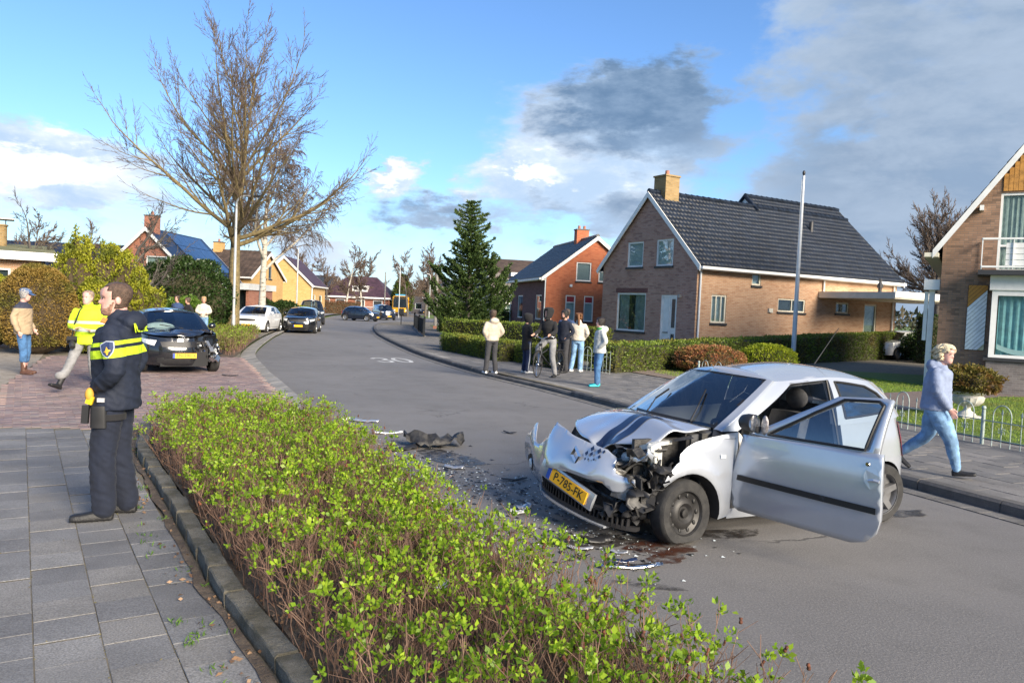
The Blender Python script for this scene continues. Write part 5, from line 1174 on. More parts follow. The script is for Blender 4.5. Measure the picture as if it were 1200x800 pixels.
    # ---- open door: lower skin, window frame, glass, mirror, rubbing strip
    th = R(78); hx, hy = .655, .80
    M = Matrix.Translation((hx, hy, 0)) @ Matrix.Rotation(-th, 4, 'Z') @ Matrix.Translation((-hx, -hy, 0))
    so, sr_ = sF + g, sR - g; zd = zb + .085
    lo = [(so, zd + .03), (so + .06, zd)] + [(sr_ - .22, zd - .0), (sr_ - .10, zd + .035), (sr_ - .03, zd + .11), (sr_, zd + .22)] + c.top(sr_, so, 12)
    dm = c.low_panel(lo, (), .05); fr = [(2.06, 0), (2.97, 0), (2.97, .925), (2.80, .94), (2.32, .925), (2.20, .55)]; hole = [(2.22, .055), (2.87, .045), (2.885, .80), (2.82, .87), (2.45, .865), (2.34, .58)]
    rgq = [[], [], []]
    for i in range(6):
        for q in range(8):
            L = lambda P: (P[i][0] + (P[(i + 1) % 6][0] - P[i][0]) * q / 8, P[i][1] + (P[(i + 1) % 6][1] - P[i][1]) * q / 8)
            a_, b_ = L(fr), L(hole)
            for w_ in range(3): rgq[w_].append(c.up(a_[0] + (b_[0] - a_[0]) * w_ / 2, a_[1] + (b_[1] - a_[1]) * w_ / 2))
    dm.grid(rgq, closed=True); dm.xf(M); door = fix(dm.build('door', HP, T))
    sol = door.modifiers.new('thick', 'SOLIDIFY'); sol.thickness = .035; sol.offset = -1
    gl = c.up_panel(hole, (), .1); gl.xf(M); gl.build('door_window', CLEARGLASS, door, smooth=60)
    he = [M @ c.up(u, t, .005) for u, t in densify(hole, .06)]; MB().tube(he + [he[0]], .012, 6).build('window_rubber', TRIM, door)
    st = c.low_panel([(so + .06, .545), (sr_ - .03, .535), (sr_ - .03, .582), (so + .06, .592)], (), .05, .014); st.xf(M); st.build('rubbing_strip', TRIM, door, smooth=60)
    hp = [c.low(sr_ - .075 + .06 * math.cos(q), .79 + .085 * math.sin(q), .003) for q in np.linspace(0, 2 * math.pi, 24)]; hd = MB().add(hp, [tuple(range(24))]); hd.xf(M); hd.build('handle_cup', HP, door, fix=True)
    hb = MB().tube([c.low(sr_ - .095, .77, .008), c.low(sr_ - .05, .78, .012), c.low(sr_ - .012, .775, .008)], .012, 6); hb.xf(M); hb.build('handle', HP, door)
    lk = MB().lathe([(.001, .006), (.014, .006), (.017, 0)], 14, axis='Y'); lk.xf(M @ Matrix.Translation(c.low(sr_ - .11, .885, .004))); lk.build('door_lock', CHROME, door)
    mp = c.up(2.16, .08, .0)
    mr = MB().loft([[(mp.x + .10 + dx, mp.y + .075 + .085 * math.cos(q) * k, mp.z + .075 + .075 * math.sin(q) * k) for q in np.linspace(0, 2 * math.pi, 17)[:-1]] for dx, k in ((-.06, .97), (-.05, 1.0), (.0, .98), (.05, .80), (.075, .45))]); mr.obox((mp.x + .07, mp.y + .0, mp.z + .02), (.07, .10, .05)); mr.xf(M); mir = mr.build('wing_mirror', PLASTIC, door, smooth=50, fix=True)
    mg = MB().add([(mp.x + .0395, mp.y + .075 + .078 * math.cos(q), mp.z + .075 + .068 * math.sin(q)) for q in np.linspace(0, 2 * math.pi, 17)[:-1]], [tuple(range(16))]); mg.xf(M); mg.build('mirror_glass', mat('mirror', (.75, .78, .8), .05, metal=1.0), mir)
    wing = MB().sphere((mp.x + .13, mp.y + .085, mp.z + .085), (.06, .085, .075), 14, 10); wing.xf(M)
    mt = MB().sphere((.40, .74, 1.03), (.035, .02, .085), 10, 8); mt.xf(M); mt.build('mirror_cover', mat('crumpled_foil', (.45, .42, .42), .35, metal=.4, col2=(.20, .18, .18), vs=25, bump=.9, bs=20), door, smooth=50)
    # ---- bonnet: buckled and sprung, with two stripes
    def bonnet_pt(x, y):
        half = .66 - .12 * max(0, (x - 1.25) / .3) ** 2; z = .955 - .19 * ((x - .85) / .65) ** 1.5 if x > .85 else .955; z += .055 * (1 - (y / .66) ** 2)
        z += .065 * math.exp(-((x - 1.16 - .10 * y) / .12) ** 2) * (.55 + .45 * math.tanh(3 * (y + .1)))       # fold across the middle
        z -= .05 * math.exp(-((x - 1.56) / .09) ** 2 - ((y - .10) / .09) ** 2) * 2.0                             # pulled down at the catch
        z += .07 * max(0, -y - .2) * max(0, x - 1.05) * 3.0                                                    # far corner lifted
        z += .006 * mnoise.noise((x * 7, y * 5, .3)) * (x > 1.0)
        return Vector((x - .06 * max(0, y) * max(0, (x - .9)) * 2, y, z))
    P = []; n, m = 26, 30
    for i in range(n + 1):
        row = []
        for j in range(m + 1):
            v = -1 + 2 * j / m; xf_ = 1.60 - .20 * abs(v) ** 2.2 - .05 * (v > .2) * (v - .2); x0 = .99 - .17 * v * v; x = x0 + (xf_ - x0) * i / n; row.append(bonnet_pt(x, v * (.665 - .05 * (i / n) ** 2)))
        P.append(row)
    bn = MB().grid(P[::-1]).build('bonnet', HP, T, smooth=60); s2 = bn.modifiers.new('thick', 'SOLIDIFY'); s2.thickness = .012; s2.offset = -1
    for (ya, yb) in ((.03, .14), (.18, .29)):
        sp = MB().grid([[Vector((p.x, p.y, p.z + .004)) for p in [bonnet_pt(x, y) for y in np.linspace(ya, yb, 5)]] for x in np.linspace(1.02, 1.565, 34)]); sp.build('stripe', STRIPE, bn, smooth=60)
    # ---- torn bumper skin, hanging forward and down on the far side
    Mb = Matrix.Translation((1.62 - .05, .46, -.01)) @ Matrix.Rotation(R(15), 4, 'Z') @ Matrix.Rotation(R(-3), 4, 'X') @ Matrix.Rotation(R(3), 4, 'Y') @ Matrix.Translation((-1.62, -.42, 0))
    ol = [(-1.12, .52), (-1.06, .36), (-.85, .24), (-.62, .215), (-.50, .24), (-.48, .36), (-.42, .47), (-.05, .505), (.34, .50), (.44, .44), (.56, .46), (.62, .50), (.66, .56), (.52, .58), (.44, .60), (.40, .72), (.30, .765), (.06, .775), (-.16, .80), (-.38, .835), (-.46, .85), (-.52, .72), (-.58, .635), (-.66, .60), (-.74, .62), (-.82, .68), (-.90, .745), (-.93, .73), (-1.0, .65), (-1.08, .60)]
    bv, bt = cdt(densify(ol, .04), (), .04)
    def skin(s, z):
        if s < -.52: p = c.low(-.52, z); return p + Vector((-.35, -.94, 0)) * (-.52 - s) + Vector((-.25, 0, 0)) * (-.52 - s) ** 2
        return c.low(s, z)
    b = MB().add([skin(p.x, p.y) for p in bv], bt)
    for i, p in enumerate(b.v):
        x, y, z = p; x += .02 * mnoise.noise((y * 5, z * 6, 1)); b.v[i] = (x + .05 * max(0, y) * 1.0 - .10 * max(0, y - .25), y, z)
    b.xf(Mb); bo = fix(b.build('front_bumper', HP, T)); s3 = bo.modifiers.new('thick', 'SOLIDIFY'); s3.thickness = .006; s3.offset = -1
    fl = [Mb @ (skin(-.76 + .095 * math.cos(q) * (1 if math.cos(q) < 0 else .6), .40 + .085 * math.sin(q)) + Vector((.006, -.005, 0))) for q in np.linspace(0, 2 * math.pi, 20)[:-1]]; fo = MB().add(fl, [tuple(range(19))]).build('fog_lamp_housing', PLASTIC, bo, fix=True)
    pc = Mb @ (skin(-.755, .395) + Vector((.010, -.008, 0))); nn = (Mb @ (skin(-.755, .395) + Vector((.1, -.08, 0))) - pc).normalized(); lm = MB().lathe([(.001, .010), (.035, .012), (.048, .004), (.05, -.01)], 20); lm.xf(Matrix.Translation(pc) @ nn.to_track_quat('Z', 'Y').to_matrix().to_4x4()); lm.build('fog_lamp', LAMP, fo)
    # diamond badge
    bc = Mb @ c.low(.0, .66, .012); bnrm = (Mb @ c.low(.0, .66, .1) - bc).normalized(); bq = bnrm.to_track_quat('Z', 'Y').to_matrix().to_4x4(); Mbd = Matrix.Translation(bc) @ bq
    dmn = lambda s: [(0, .082 * s, 0), (-.058 * s, 0, 0), (0, -.082 * s, 0), (.058 * s, 0, 0)]
    e = [(x, y, .014) for x, y, z in dmn(1.0)] + [(x, y, .022) for x, y, z in dmn(.78)] + [(x, y, .004) for x, y, z in dmn(.48)] + [(x, y, 0) for x, y, z in dmn(1.06)]
    MB().add([Mbd @ Vector(q) for q in e], [(i, (i + 1) % 4, 4 + (i + 1) % 4, 4 + i) for i in range(4)] + [(4 + i, 4 + (i + 1) % 4, 8 + (i + 1) % 4, 8 + i) for i in range(4)] + [(12 + i, 12 + (i + 1) % 4, (i + 1) % 4, i) for i in range(4)]).build('badge', CHROME, bo, fix=True)
    for (s, z, k) in ((.155, .745, .022), (.17, .705, .018), (.235, .74, .022), (.115, .70, .020), (.12, .655, .012), (.26, .70, .016), (.155, .66, .010), (.285, .745, .014), (.215, .67, .012)):
        q = [Mb @ c.low(s + dx * k, z + dz * k, .0105) for dx, dz in ((0, 1.1), (-1, 0), (0, -1.1), (1, 0))]
        q = [(v[0] + .05 * max(0, v[1]), v[1], v[2]) for v in q]; MB().add(q, [(0, 1, 2, 3)]).build('diamond_sticker', STRIPE, bo, fix=True)
    # lower grille with ribs, hanging
    gl = MB(); Mg = Mb @ Matrix.Translation((.05, 0, -.045)) @ Matrix.Rotation(R(-6), 4, 'X')
    pts = [c.low(s, .23) for s in np.linspace(-.82, .66, 34)]
    gl.loft([[(p.x + dx, p.y, p.z + dz) for dx, dz in ((-.05, .0), (.0, .0), (.0, .035), (-.05, .035))] for p in pts]); gl.loft([[(p.x + dx - .01, p.y, p.z + dz + .10) for dx, dz in ((-.04, .0), (.0, .0), (.0, .025), (-.04, .025))] for p in pts[4:30]])
    for p in pts[1:-2]: gl.obox((p.x - .02, p.y, p.z + .06), (.04, .012, .09), Matrix.Rotation(rg.uniform(-.1, .1), 3, 'X'))
    gl.xf(Mg); gl.build('lower_grille', PLASTIC, T)
    lip = MB().loft([[(p.x + dx, p.y, p.z + dz - .02) for dx, dz in ((-.06, -.012), (.022, -.004), (.028, .012), (-.04, .012))] for p in pts[:-6]]); lip.xf(Mg); lip.build('bumper_lip', HP, T, smooth=40)
    # plate plank, tilted
    pk = bpy.data.objects.new('plate_plank', MB().loft([[(x, y, z) for y, z in ((-.012, -.075), (-.022, .0), (-.012, .075), (.012, .075), (.012, -.075))] for x in np.linspace(-.34, .36, 8)]).mesh('plate_plank', HP, 40, True)); COL.objects.link(pk); pk.parent = T; pk.location = (1.85, .03, .395); pk.rotation_euler = (R(-8), R(16), R(90 + 13))
    plate(pk, (.03, -.026, .0), (0, 0, 0), 'P-785-FK', .52, .11)
    # ---- crushed corner: lamp, brackets, radiator, hoses, torn liner
    def part(name, m, mb, sm=None): return mb.build(name, m, T, smooth=sm, fix=True)
    part('engine_block', GUT, MB().obox((1.22, .05, .55), (.5, 1.0, .42), Matrix.Rotation(.08, 3, 'Z')))
    part('radiator', GUT, MB().obox((1.56, -.02, .48), (.06, .95, .36), Matrix.Rotation(.16, 3, 'Z')))
    part('crash_beam', ALU, MB().obox((1.62, .14, .47), (.07, 1.02, .10), Matrix.Rotation(.34, 3, 'Z') @ Matrix.Rotation(.10, 3, 'X')))
    part('beam_end', ALU, MB().obox((1.52, .50, .40), (.30, .15, .11), Matrix.Rotation(-.25, 3, 'Y') @ Matrix.Rotation(.5, 3, 'Z')))
    ca = MB(); rg2 = random.Random(11)
    for i in range(5):
        n = 9; x0, y0, z0 = rg2.uniform(1.25, 1.5), rg2.uniform(.3, .62), rg2.uniform(.3, .75); part('hose', PLASTIC if i % 2 else GUT, MB().tube([(x0 + .10 * math.sin(q * .7 + i), y0 + .035 * q * (1 if i % 2 else -.6), z0 + .07 * math.cos(q * .9 + i)) for q in range(n)], rg2.uniform(.008, .02), 7), 60)
    def crumple(name, m, c0, ux, uy, nx, ny, amp, seed):
        ux, uy = Vector(ux), Vector(uy); nn = ux.cross(uy).normalized(); P = [[Vector(c0) + ux * (i / nx - .5) + uy * (j / ny - .5) + nn * (amp * mnoise.noise((i * .55 + seed, j * .6, seed)) * 2) + ux * (.12 * mnoise.noise((j * .9, seed, i * .3))) for j in range(ny + 1)] for i in range(nx + 1)]
        o = MB().grid(P).build(name, m, T, smooth=25); md = o.modifiers.new('t', 'SOLIDIFY'); md.thickness = .006; return o
    crumple('torn_liner', PLASTIC, (1.42, .70, .34), (.44, -.06, -.02), (0, .10, .26), 12, 8, .05, 1.3)
    crumple('torn_liner', PLASTIC, (1.56, .56, .24), (.40, -.2, .02), (.02, .16, .14), 12, 8, .06, 4.1)
    crumple('torn_liner', PLASTIC, (1.36, .74, .56), (.2, -.04, .03), (.03, .04, .24), 10, 8, .05, 7.7)
    crumple('bent_sheet', ALU, (1.52, .42, .56), (.26, .16, .02), (.05, .05, .22), 10, 8, .06, 2.2)
    crumple('bent_sheet', GUT, (1.45, .60, .46), (.30, .10, .05), (.05, .05, .20), 10, 8, .07, 9.2)
    crumple('bent_sheet', HP, (1.43, .62, .735), (.22, .14, -.03), (-.1, .18, .0), 10, 6, .05, 5.5)
    # slam panel bracket (pale, tall, with holes)
    br = MB().prism([(-.05, -.16), (.02, -.17), (.035, -.05), (.06, .02), (.055, .13), (.10, .16), (.09, .20), (-.03, .20), (-.06, .12), (-.035, .0)], -.02, .02); br.xf(Matrix.Translation((1.36, .68, .66)) @ Matrix.Rotation(R(20), 4, 'Z') @ Matrix.Rotation(R(12), 4, 'Y') @ Matrix.Rotation(R(90), 4, 'X')); part('lamp_bracket', GREYP, br)
    for (x, y, z, r) in ((1.385, .705, .72, .018), (1.375, .705, .80, .014), (1.39, .70, .60, .012)): part('bracket_hole', INK, MB().sphere((x, y, z), (r * .6, r * .6, r), 8, 6))
    part('bracket_arm', GREYP, MB().obox((1.30, .64, .84), (.24, .05, .03), Matrix.Rotation(.3, 3, 'Z'))); part('bracket_arm', GREYP, MB().obox((1.42, .58, .80), (.06, .20, .04), Matrix.Rotation(.3, 3, 'X')))
    # broken headlamp, pushed inwards
    hl = MB().loft([[(1.60 - dx, .48 + .15 * math.cos(q) * k, .70 + .088 * math.sin(q) * k + .03 * math.cos(q)) for q in np.linspace(0, 2 * math.pi, 15)[:-1]] for dx, k in ((.0, 1.0), (.05, .92), (.10, .6), (.12, .05))], True, False); hlo = hl.build('headlamp', mat('reflector', (.62, .63, .64), .12, metal=.9, bump=.3, bs=15), T, smooth=30)
    MB().lathe([(.001, .02), (.03, .015), (.042, 0), (.044, -.02)], 14, axis='X', c=(1.545, .47, .70)).build('lamp_bulb', LAMP, hlo); MB().tube([(1.61, .33, .66), (1.62, .40, .62), (1.61, .55, .635), (1.57, .63, .70)], .010, 6).build('lamp_rim', PLASTIC, hlo)
    part('yellow_cap', mat('yellow_cap', (.65, .5, .02), .5), MB().sphere((1.40, .52, .78), (.025, .025, .018), 10, 6)); part('bottle', mat('white_bottle', (.55, .56, .54), .5), MB().sphere((1.33, .56, .72), (.06, .07, .08), 12, 8), 180)
    part('alternator', ALU, MB().lathe([(.001, .06), (.06, .06), (.075, .03), (.075, -.05), (.05, -.07), (.001, -.07)], 16, axis='X', c=(1.47, .34, .34)), 40); part('pulley', GUT, MB().lathe([(.05, -.03), (.062, -.02), (.05, 0), (.062, .02), (.05, .03), (.001, .03)], 16, axis='X', c=(1.55, .36, .30)), 40)
    part('coolant_pipe', ALU, MB().tube([(1.60, .05, .36), (1.60, .25, .33), (1.55, .42, .30), (1.48, .52, .36)], .018, 8), 60)
    for i in range(34):
        s = [rg2.uniform(.02, .11) for _ in range(3)]; s[rg2.randrange(3)] *= .2
        part('broken_piece', rg2.choice([PLASTIC, GUT, PLASTIC, PLASTIC, ALU, GUT, GUT]), MB().obox((rg2.uniform(1.28, 1.62), rg2.uniform(.22, .74), rg2.uniform(.25, .80)), s, Matrix.Rotation(rg2.uniform(0, 3), 3, Vector((rg2.uniform(-1, 1), rg2.uniform(-1, 1), rg2.uniform(-1, 1))).normalized())))
    part('inner_wing', GUT, MB().box(.70, .50, .30, 1.5, .54, .86)); part('bulkhead', GUT, MB().box(.86, -.7, .25, .92, .7, .92)); part('front_subframe', GUT, MB().box(.8, -.55, .20, 1.55, .55, .30)); part('under_cowl', GUT, MB().box(.80, -.6, .84, 1.02, .6, .93))
    MB().add([(1.02, .66, .90), (1.20, .655, .875), (1.21, .70, .86), (1.02, .72, .885)], [(0, 1, 2, 3)]).build('wing_seam', PLASTIC, T)
    return T
hero()
# ================================================================ people
def ell(c, d, r1, r2, n=14, side=None, pw=2.0):
    """closed ring of an ellipse round c, normal d, radius r1 along side, r2 along d x side"""
    c = Vector(c); d = Vector(d).normalized(); s = Vector(side) if side else Vector((1, 0, 0)); s = (s - d * s.dot(d)).normalized(); t = d.cross(s)
    out = []
    for k in range(n):
        a = 2 * math.pi * k / n; ca, sa = math.cos(a), math.sin(a); e = 2 / pw
        out.append(c + s * (r1 * math.copysign(abs(ca) ** e, ca)) + t * (r2 * math.copysign(abs(sa) ** e, sa)))
    return out
def limb(mb, pts, rad, n=12, sub=4, flat=1.0):
    P = catmull(pts, sub); m = len(pts); rr = [float(np.interp(i / (len(P) - 1) * (m - 1), range(m), rad)) for i in range(len(P))]; mb.tube(P, rr, n, True, 0, flat)
    for e, r in ((P[0], rr[0]), (P[-1], rr[-1])): mb.sphere(e, r * .98, 12, 8)
    return mb
def remesh(o, vox, smooth=3, wr=0.0, ws=.12, seed=0):
    """bake a voxel remesh (+ smoothing and cloth wrinkles) into the object's mesh"""
    m = o.modifiers.new('r', 'REMESH'); m.mode = 'VOXEL'; m.voxel_size = vox; m.use_smooth_shade = True
    if smooth: q = o.modifiers.new('s', 'SMOOTH'); q.factor = .5; q.iterations = smooth
    dg = bpy.context.evaluated_depsgraph_get(); me = bpy.data.meshes.new_from_object(o.evaluated_get(dg)); o.modifiers.clear(); me.name = o.data.name
    old = o.data
    if not me.materials:
        for mm in old.materials: me.materials.append(mm)
    o.data = me; bpy.data.meshes.remove(old)
    if wr:
        n = len(me.vertices); co = np.empty(n * 3, np.float32); me.vertices.foreach_get('co', co); no = np.empty(n * 3, np.float32); me.vertices.foreach_get('normal', no); co = co.reshape(-1, 3); no = no.reshape(-1, 3)
        f = 1 / ws
        d = np.array([.35 - abs(mnoise.noise(((p[0] + .4 * p[2]) * f * .7 + seed, p[1] * f * .7, (p[2] - .5 * p[1] + .3 * p[0]) * f * 1.5))) * 1.6 + .25 * mnoise.noise((p[0] * f * 2.3, p[1] * f * 2.3 + seed, p[2] * f * 3.4)) for p in co.tolist()], np.float32)
        co += no * (d * wr)[:, None]; me.vertices.foreach_set('co', co.ravel())
    me.polygons.foreach_set('use_smooth', [True] * len(me.polygons)); me.update(); return o

HEADT = [(0, .070, -.010, .030), (.06, .088, -.035, .047), (.15, .092, -.055, .056), (.25, .091, -.064, .062), (.35, .090, -.076, .067), (.45, .090, -.089, .071), (.55, .088, -.099, .0745), (.62, .094, -.104, .076), (.72, .092, -.106, .077), (.82, .082, -.100, .073), (.91, .060, -.082, .060), (.97, .032, -.054, .038), (1.0, .0, -.02, .006)]
def head_rings(H=.236, grow=0.0, n=28, z0=0.0, z1=1.0, face=True, m=26):
    zs = [t[0] for t in HEADT]; rings = []
    for i in range(m + 1):
        z = z0 + (z1 - z0) * i / m; f, b, w = [float(np.interp(z, zs, [t[k] for t in HEADT])) for k in (1, 2, 3)]; f += grow; b -= grow; w += grow; cy = (f + b) / 2; ry = (f - b) / 2; ring = []
        for k in range(n):
            a = 2 * math.pi * k / n; x = w * math.sin(a); y = cy + ry * math.cos(a)
            if face:
                aa = (a + math.pi) % (2 * math.pi) - math.pi
                nose = max(0, 1 - abs(z - .39) / (.17 if z > .39 else .055)) * .028 * math.exp(-(aa / .17) ** 2)
                eye = -.011 * math.exp(-((abs(aa) - .40) / .20) ** 2 - ((z - .535) / .045) ** 2); lip = .005 * math.exp(-(aa / .32) ** 2) * (math.exp(-((z - .255) / .022) ** 2) + math.exp(-((z - .205) / .022) ** 2)) - .004 * math.exp(-(aa / .3) ** 2 - ((z - .23) / .012) ** 2)
                brow = .004 * math.exp(-((abs(aa) - .35) / .25) ** 2 - ((z - .60) / .03) ** 2); dd = nose + eye + lip + brow
                y += dd * math.cos(aa); x += dd * math.sin(aa)
            ring.append((x, y, (z + (0.0)) * H + (grow * (1 if z > .6 else 0))))
        rings.append(ring)
    return rings

SKIN = mat('skin', (.50, .29, .215), .5, col2=(.44, .235, .175), vs=30)
SKINP = mat('skin_pale', (.60, .37, .31), .5, col2=(.56, .29, .24), vs=25)
EYE = mat('eye', (.05, .04, .035), .2)
def cloth(name, col, var=.16, rough=.9, bump=.4): return mat('cloth_' + name, col, rough, var=var, vs=7, bump=bump, bs=16, sheen=.03)
def hairm(name, col): return mat('hair_' + name, col, .55, var=.35, vs=40, bump=.6, bs=120)

def person(label, loc, rz, height=1.75, pose=None, top=None, legs=None, shoes=None, hair=None, group=None, vox=.02, skin=SKIN, build=1.0, jacket_len=.0, collar=None, hood=None, sleeve=None, beard=None, cap=None, extra=None, bulk=0.0, thigh=1.0, name='person', wrinkle=.006, jacket_mat=None):
    """pose: dict of joints in a 1.75 m frame. x right, y forwards, z up"""
    p = dict(hipL=(-.095, 0, .92), hipR=(.095, 0, .92), kneeL=(-.10, .02, .49), kneeR=(.10, .02, .49), ankL=(-.105, -.02, .085), ankR=(.105, -.02, .085), toeL=(-.13, .17, .03), toeR=(.13, .17, .03),
             chest=(0, 0, 1.24), waist=(0, 0, 1.06), shL=(-.180, -.01, 1.41), shR=(.180, -.01, 1.41), elL=(-.235, -.03, 1.14), elR=(.235, -.03, 1.14), wrL=(-.235, .06, .90), wrR=(.235, .06, .90), neck=(0, -.01, 1.47), head=(0, .015, 1.505), yaw=0.0, pitch=0.0, hands=True)
    if pose: p.update(pose)
    S = height / 1.75; T = thing(name, label, 'person', loc, rz, group); V = lambda k: Vector(p[k])
    Mh = Matrix.Translation(V('head')) @ Matrix.Scale(1.05, 4) @ Matrix.Rotation(p['yaw'], 4, 'Z') @ Matrix.Rotation(p['pitch'], 4, 'X')
    def done(mb, nm, m, par=None, v=None, sm=3, wr=0.0, ws=.12):
        mb.v = [(a * S, b * S, c * S) for a, b, c in mb.v]; o = mb.build(nm, m, par or T, fix=True); return remesh(o, v or vox, sm, wr, ws, seed=len(COL.objects) % 17)
    # body: head, neck, trunk, arms, hands, legs as one surface
    b = MB(); b.loft([[Mh @ Vector(q) for q in r] for r in head_rings()])
    for s in (-1, 1):
        e = MB().sphere((0, 0, 0), (.010, .021, .030), 10, 8); e.xf(Mh @ Matrix.Translation((s * .076, -.012, .112)) @ Matrix.Rotation(s * -.3, 4, 'Z')); b.merge(e)
    hc = Mh @ Vector((0, -.025, .055)); limb(b, [V('neck') - Vector((0, .01, .06)), V('neck'), hc], [.066, .058, .056], 14)
    ch, wa = V('chest'), V('waist'); hp = (V('hipL') + V('hipR')) / 2
    b.loft([ell(hp + Vector((0, 0, -.06)), (0, 0, 1), .15, .10), ell(hp + Vector((0, 0, .04)), (0, 0, 1), .16, .105), ell(wa, (0, 0, 1), .14, .095), ell(ch, (0, 0, 1), .165, .11), ell(ch + (V('neck') - ch) * .75, (0, 0, 1), .14, .08), ell(V('neck'), (0, 0, 1), .06, .05)])
    for q in 'LR':
        limb(b, [V('sh' + q) - Vector((0, 0, .05)), V('el' + q), V('wr' + q)], [.044, .038, .029]); limb(b, [V('hip' + q), V('knee' + q), V('ank' + q)], [.08, .056, .042])
        if p['hands']:
            w, e = V('wr' + q), V('el' + q); d = p.get('hd' + q); d = Vector(d).normalized() if d else (w - e).normalized(); s = Vector(p.get('hs' + q, (0, 1, 0))); s = (s - d * s.dot(d)).normalized(); n = d.cross(s)
            b.loft([ell(w, d, .026, .018, 10, s), ell(w + d * .04, d, .038, .017, 10, s), ell(w + d * .085, d, .041, .014, 10, s), ell(w + d * .10, d, .036, .010, 10, s)])
            curl = p.get('curl', .35); cs = 1 if q == 'R' else -1
            for k in range(4):
                o = w + d * .09 + s * (.030 - .020 * k); L = (.072, .08, .075, .06)[k]; f1 = o + d * L * .5 + n * cs * curl * .02; f2 = f1 + d * L * .4 * math.cos(curl * 1.5) + n * cs * L * .5 * math.sin(curl * 1.5); b.tube([o - d * .01, f1, f2], [.0095, .009, .0075], 7)
            o = w + d * .03 + s * .032; b.tube([o - s * .012, o + d * .03 + s * .022, o + d * .062 + s * .026], [.012, .011, .009], 7)
    fv = vox if vox > .013 else .0075
    body = done(b, 'body', skin, None, fv, 2 if fv > .01 else 1)
    for s in (-1, 1): e = MB().sphere((s * .031, .084, .127), (.0125, .006, .0065), 8, 6); e.xf(Mh); e.v = [(a * S, b_ * S, c * S) for a, b_, c in e.v]; e.build('eye', EYE, T, smooth=180)
    # trousers
    t = MB(); t.loft([ell(hp + Vector((0, 0, -.07)), (0, 0, 1), .165 * build, .12 * build), ell(hp, (0, 0, 1), .175 * build, .128 * build), ell(wa - Vector((0, 0, .05)), (0, 0, 1), .158 * build, .115 * build)])
    lw = p.get('legw', (.096, .076, .068))
    for q in 'LR': limb(t, [V('hip' + q) - Vector((0, 0, .0)), V('hip' + q).lerp(V('knee' + q), .5), V('knee' + q), V('knee' + q).lerp(V('ank' + q), .5), V('ank' + q) + Vector((0, 0, .005 + p.get('cuff', 0)))], [lw[0] * build * thigh, lw[0] * .92 * build * thigh, lw[1] * build, lw[1] * .95, lw[2]], 14)
    tr = done(t, 'trousers', legs, None, None, 2, wrinkle, .09)
    # jacket or jumper
    j = MB(); w2 = 1 + bulk; lo = hp.lerp(wa, .25) + Vector((0, 0, -.02 - jacket_len))
    j.loft([ell(lo, (0, 0, 1), .182 * build * w2, .142 * build * w2, 18), ell(lo + Vector((0, 0, .03)), (0, 0, 1), .186 * build * w2, .146 * build * w2, 18), ell(wa, (0, 0, 1), .172 * build * w2, .132 * build * w2, 18), ell(ch, (0, 0, 1), .195 * w2, .14 * w2, 18), ell(ch + (V('neck') - ch) * .52, (0, 0, 1), .205 * w2, .128 * w2, 18), ell(ch + (V('neck') - ch) * .76, (0, 0, 1), .185 * w2, .105 * w2, 18), ell(V('neck') + Vector((0, 0, -.028)), (0, 0, 1), .125, .085, 18), ell(V('neck') + Vector((0, 0, .012)), (0, 0, 1), .080, .074, 18)])
    for q in 'LR': limb(j, [V('sh' + q) + Vector((0, 0, -.028)), V('sh' + q).lerp(V('el' + q), .5), V('el' + q), V('el' + q).lerp(V('wr' + q), .9)], [.060 * w2, .066 * w2, .058 * w2, .046 * w2], 12)
    if collar: limb(j, [V('neck') + Vector((0, -.005, -.01)), V('neck') + Vector((0, .0, collar))], [.085, .082], 16)
    if hood == 'down': j.sphere(V('neck') + Vector((0, -.105, -.005)), (.14, .085, .085), 16, 10); j.sphere(V('neck') + Vector((0, -.06, .02)), (.115, .085, .05), 16, 10)
    jk = done(j, 'jacket', jacket_mat or top, None, None, 3, wrinkle * 1.4, .11)
    if hood == 'up':
        h = MB(); h.loft([[Mh @ Vector(q) for q in r] for r in head_rings(grow=.028, face=False, z0=-.12)]); ho = MB()
        rr = head_rings(grow=.03, face=False, z0=-.15, n=32, m=24); P = []
        hm = MB()
        for i in range(len(rr) - 1):
            for k in range(32):
                a = 2 * math.pi * (k + .5) / 32; aa = (a + math.pi) % (2 * math.pi) - math.pi; z = -.15 + 1.15 * i / 24
                if abs(aa) < .85 and .0 < z < .80: continue
                q = [rr[i][k], rr[i][(k + 1) % 32], rr[i + 1][(k + 1) % 32], rr[i + 1][k]]; hm.add([Mh @ Vector(v) for v in q], [(0, 1, 2, 3)])
        hm.v = [(a * S, b_ * S, c * S) for a, b_, c in hm.v]; o = hm.build('hood', top, T)
        bm = bmesh.new(); bm.from_mesh(o.data); bmesh.ops.remove_doubles(bm, verts=bm.verts, dist=.001); bmesh.ops.recalc_face_normals(bm, faces=bm.faces); bm.to_mesh(o.data); bm.free(); so = o.modifiers.new('t', 'SOLIDIFY'); so.thickness = .012; so.offset = 1
        for f in o.data.polygons: f.use_smooth = True
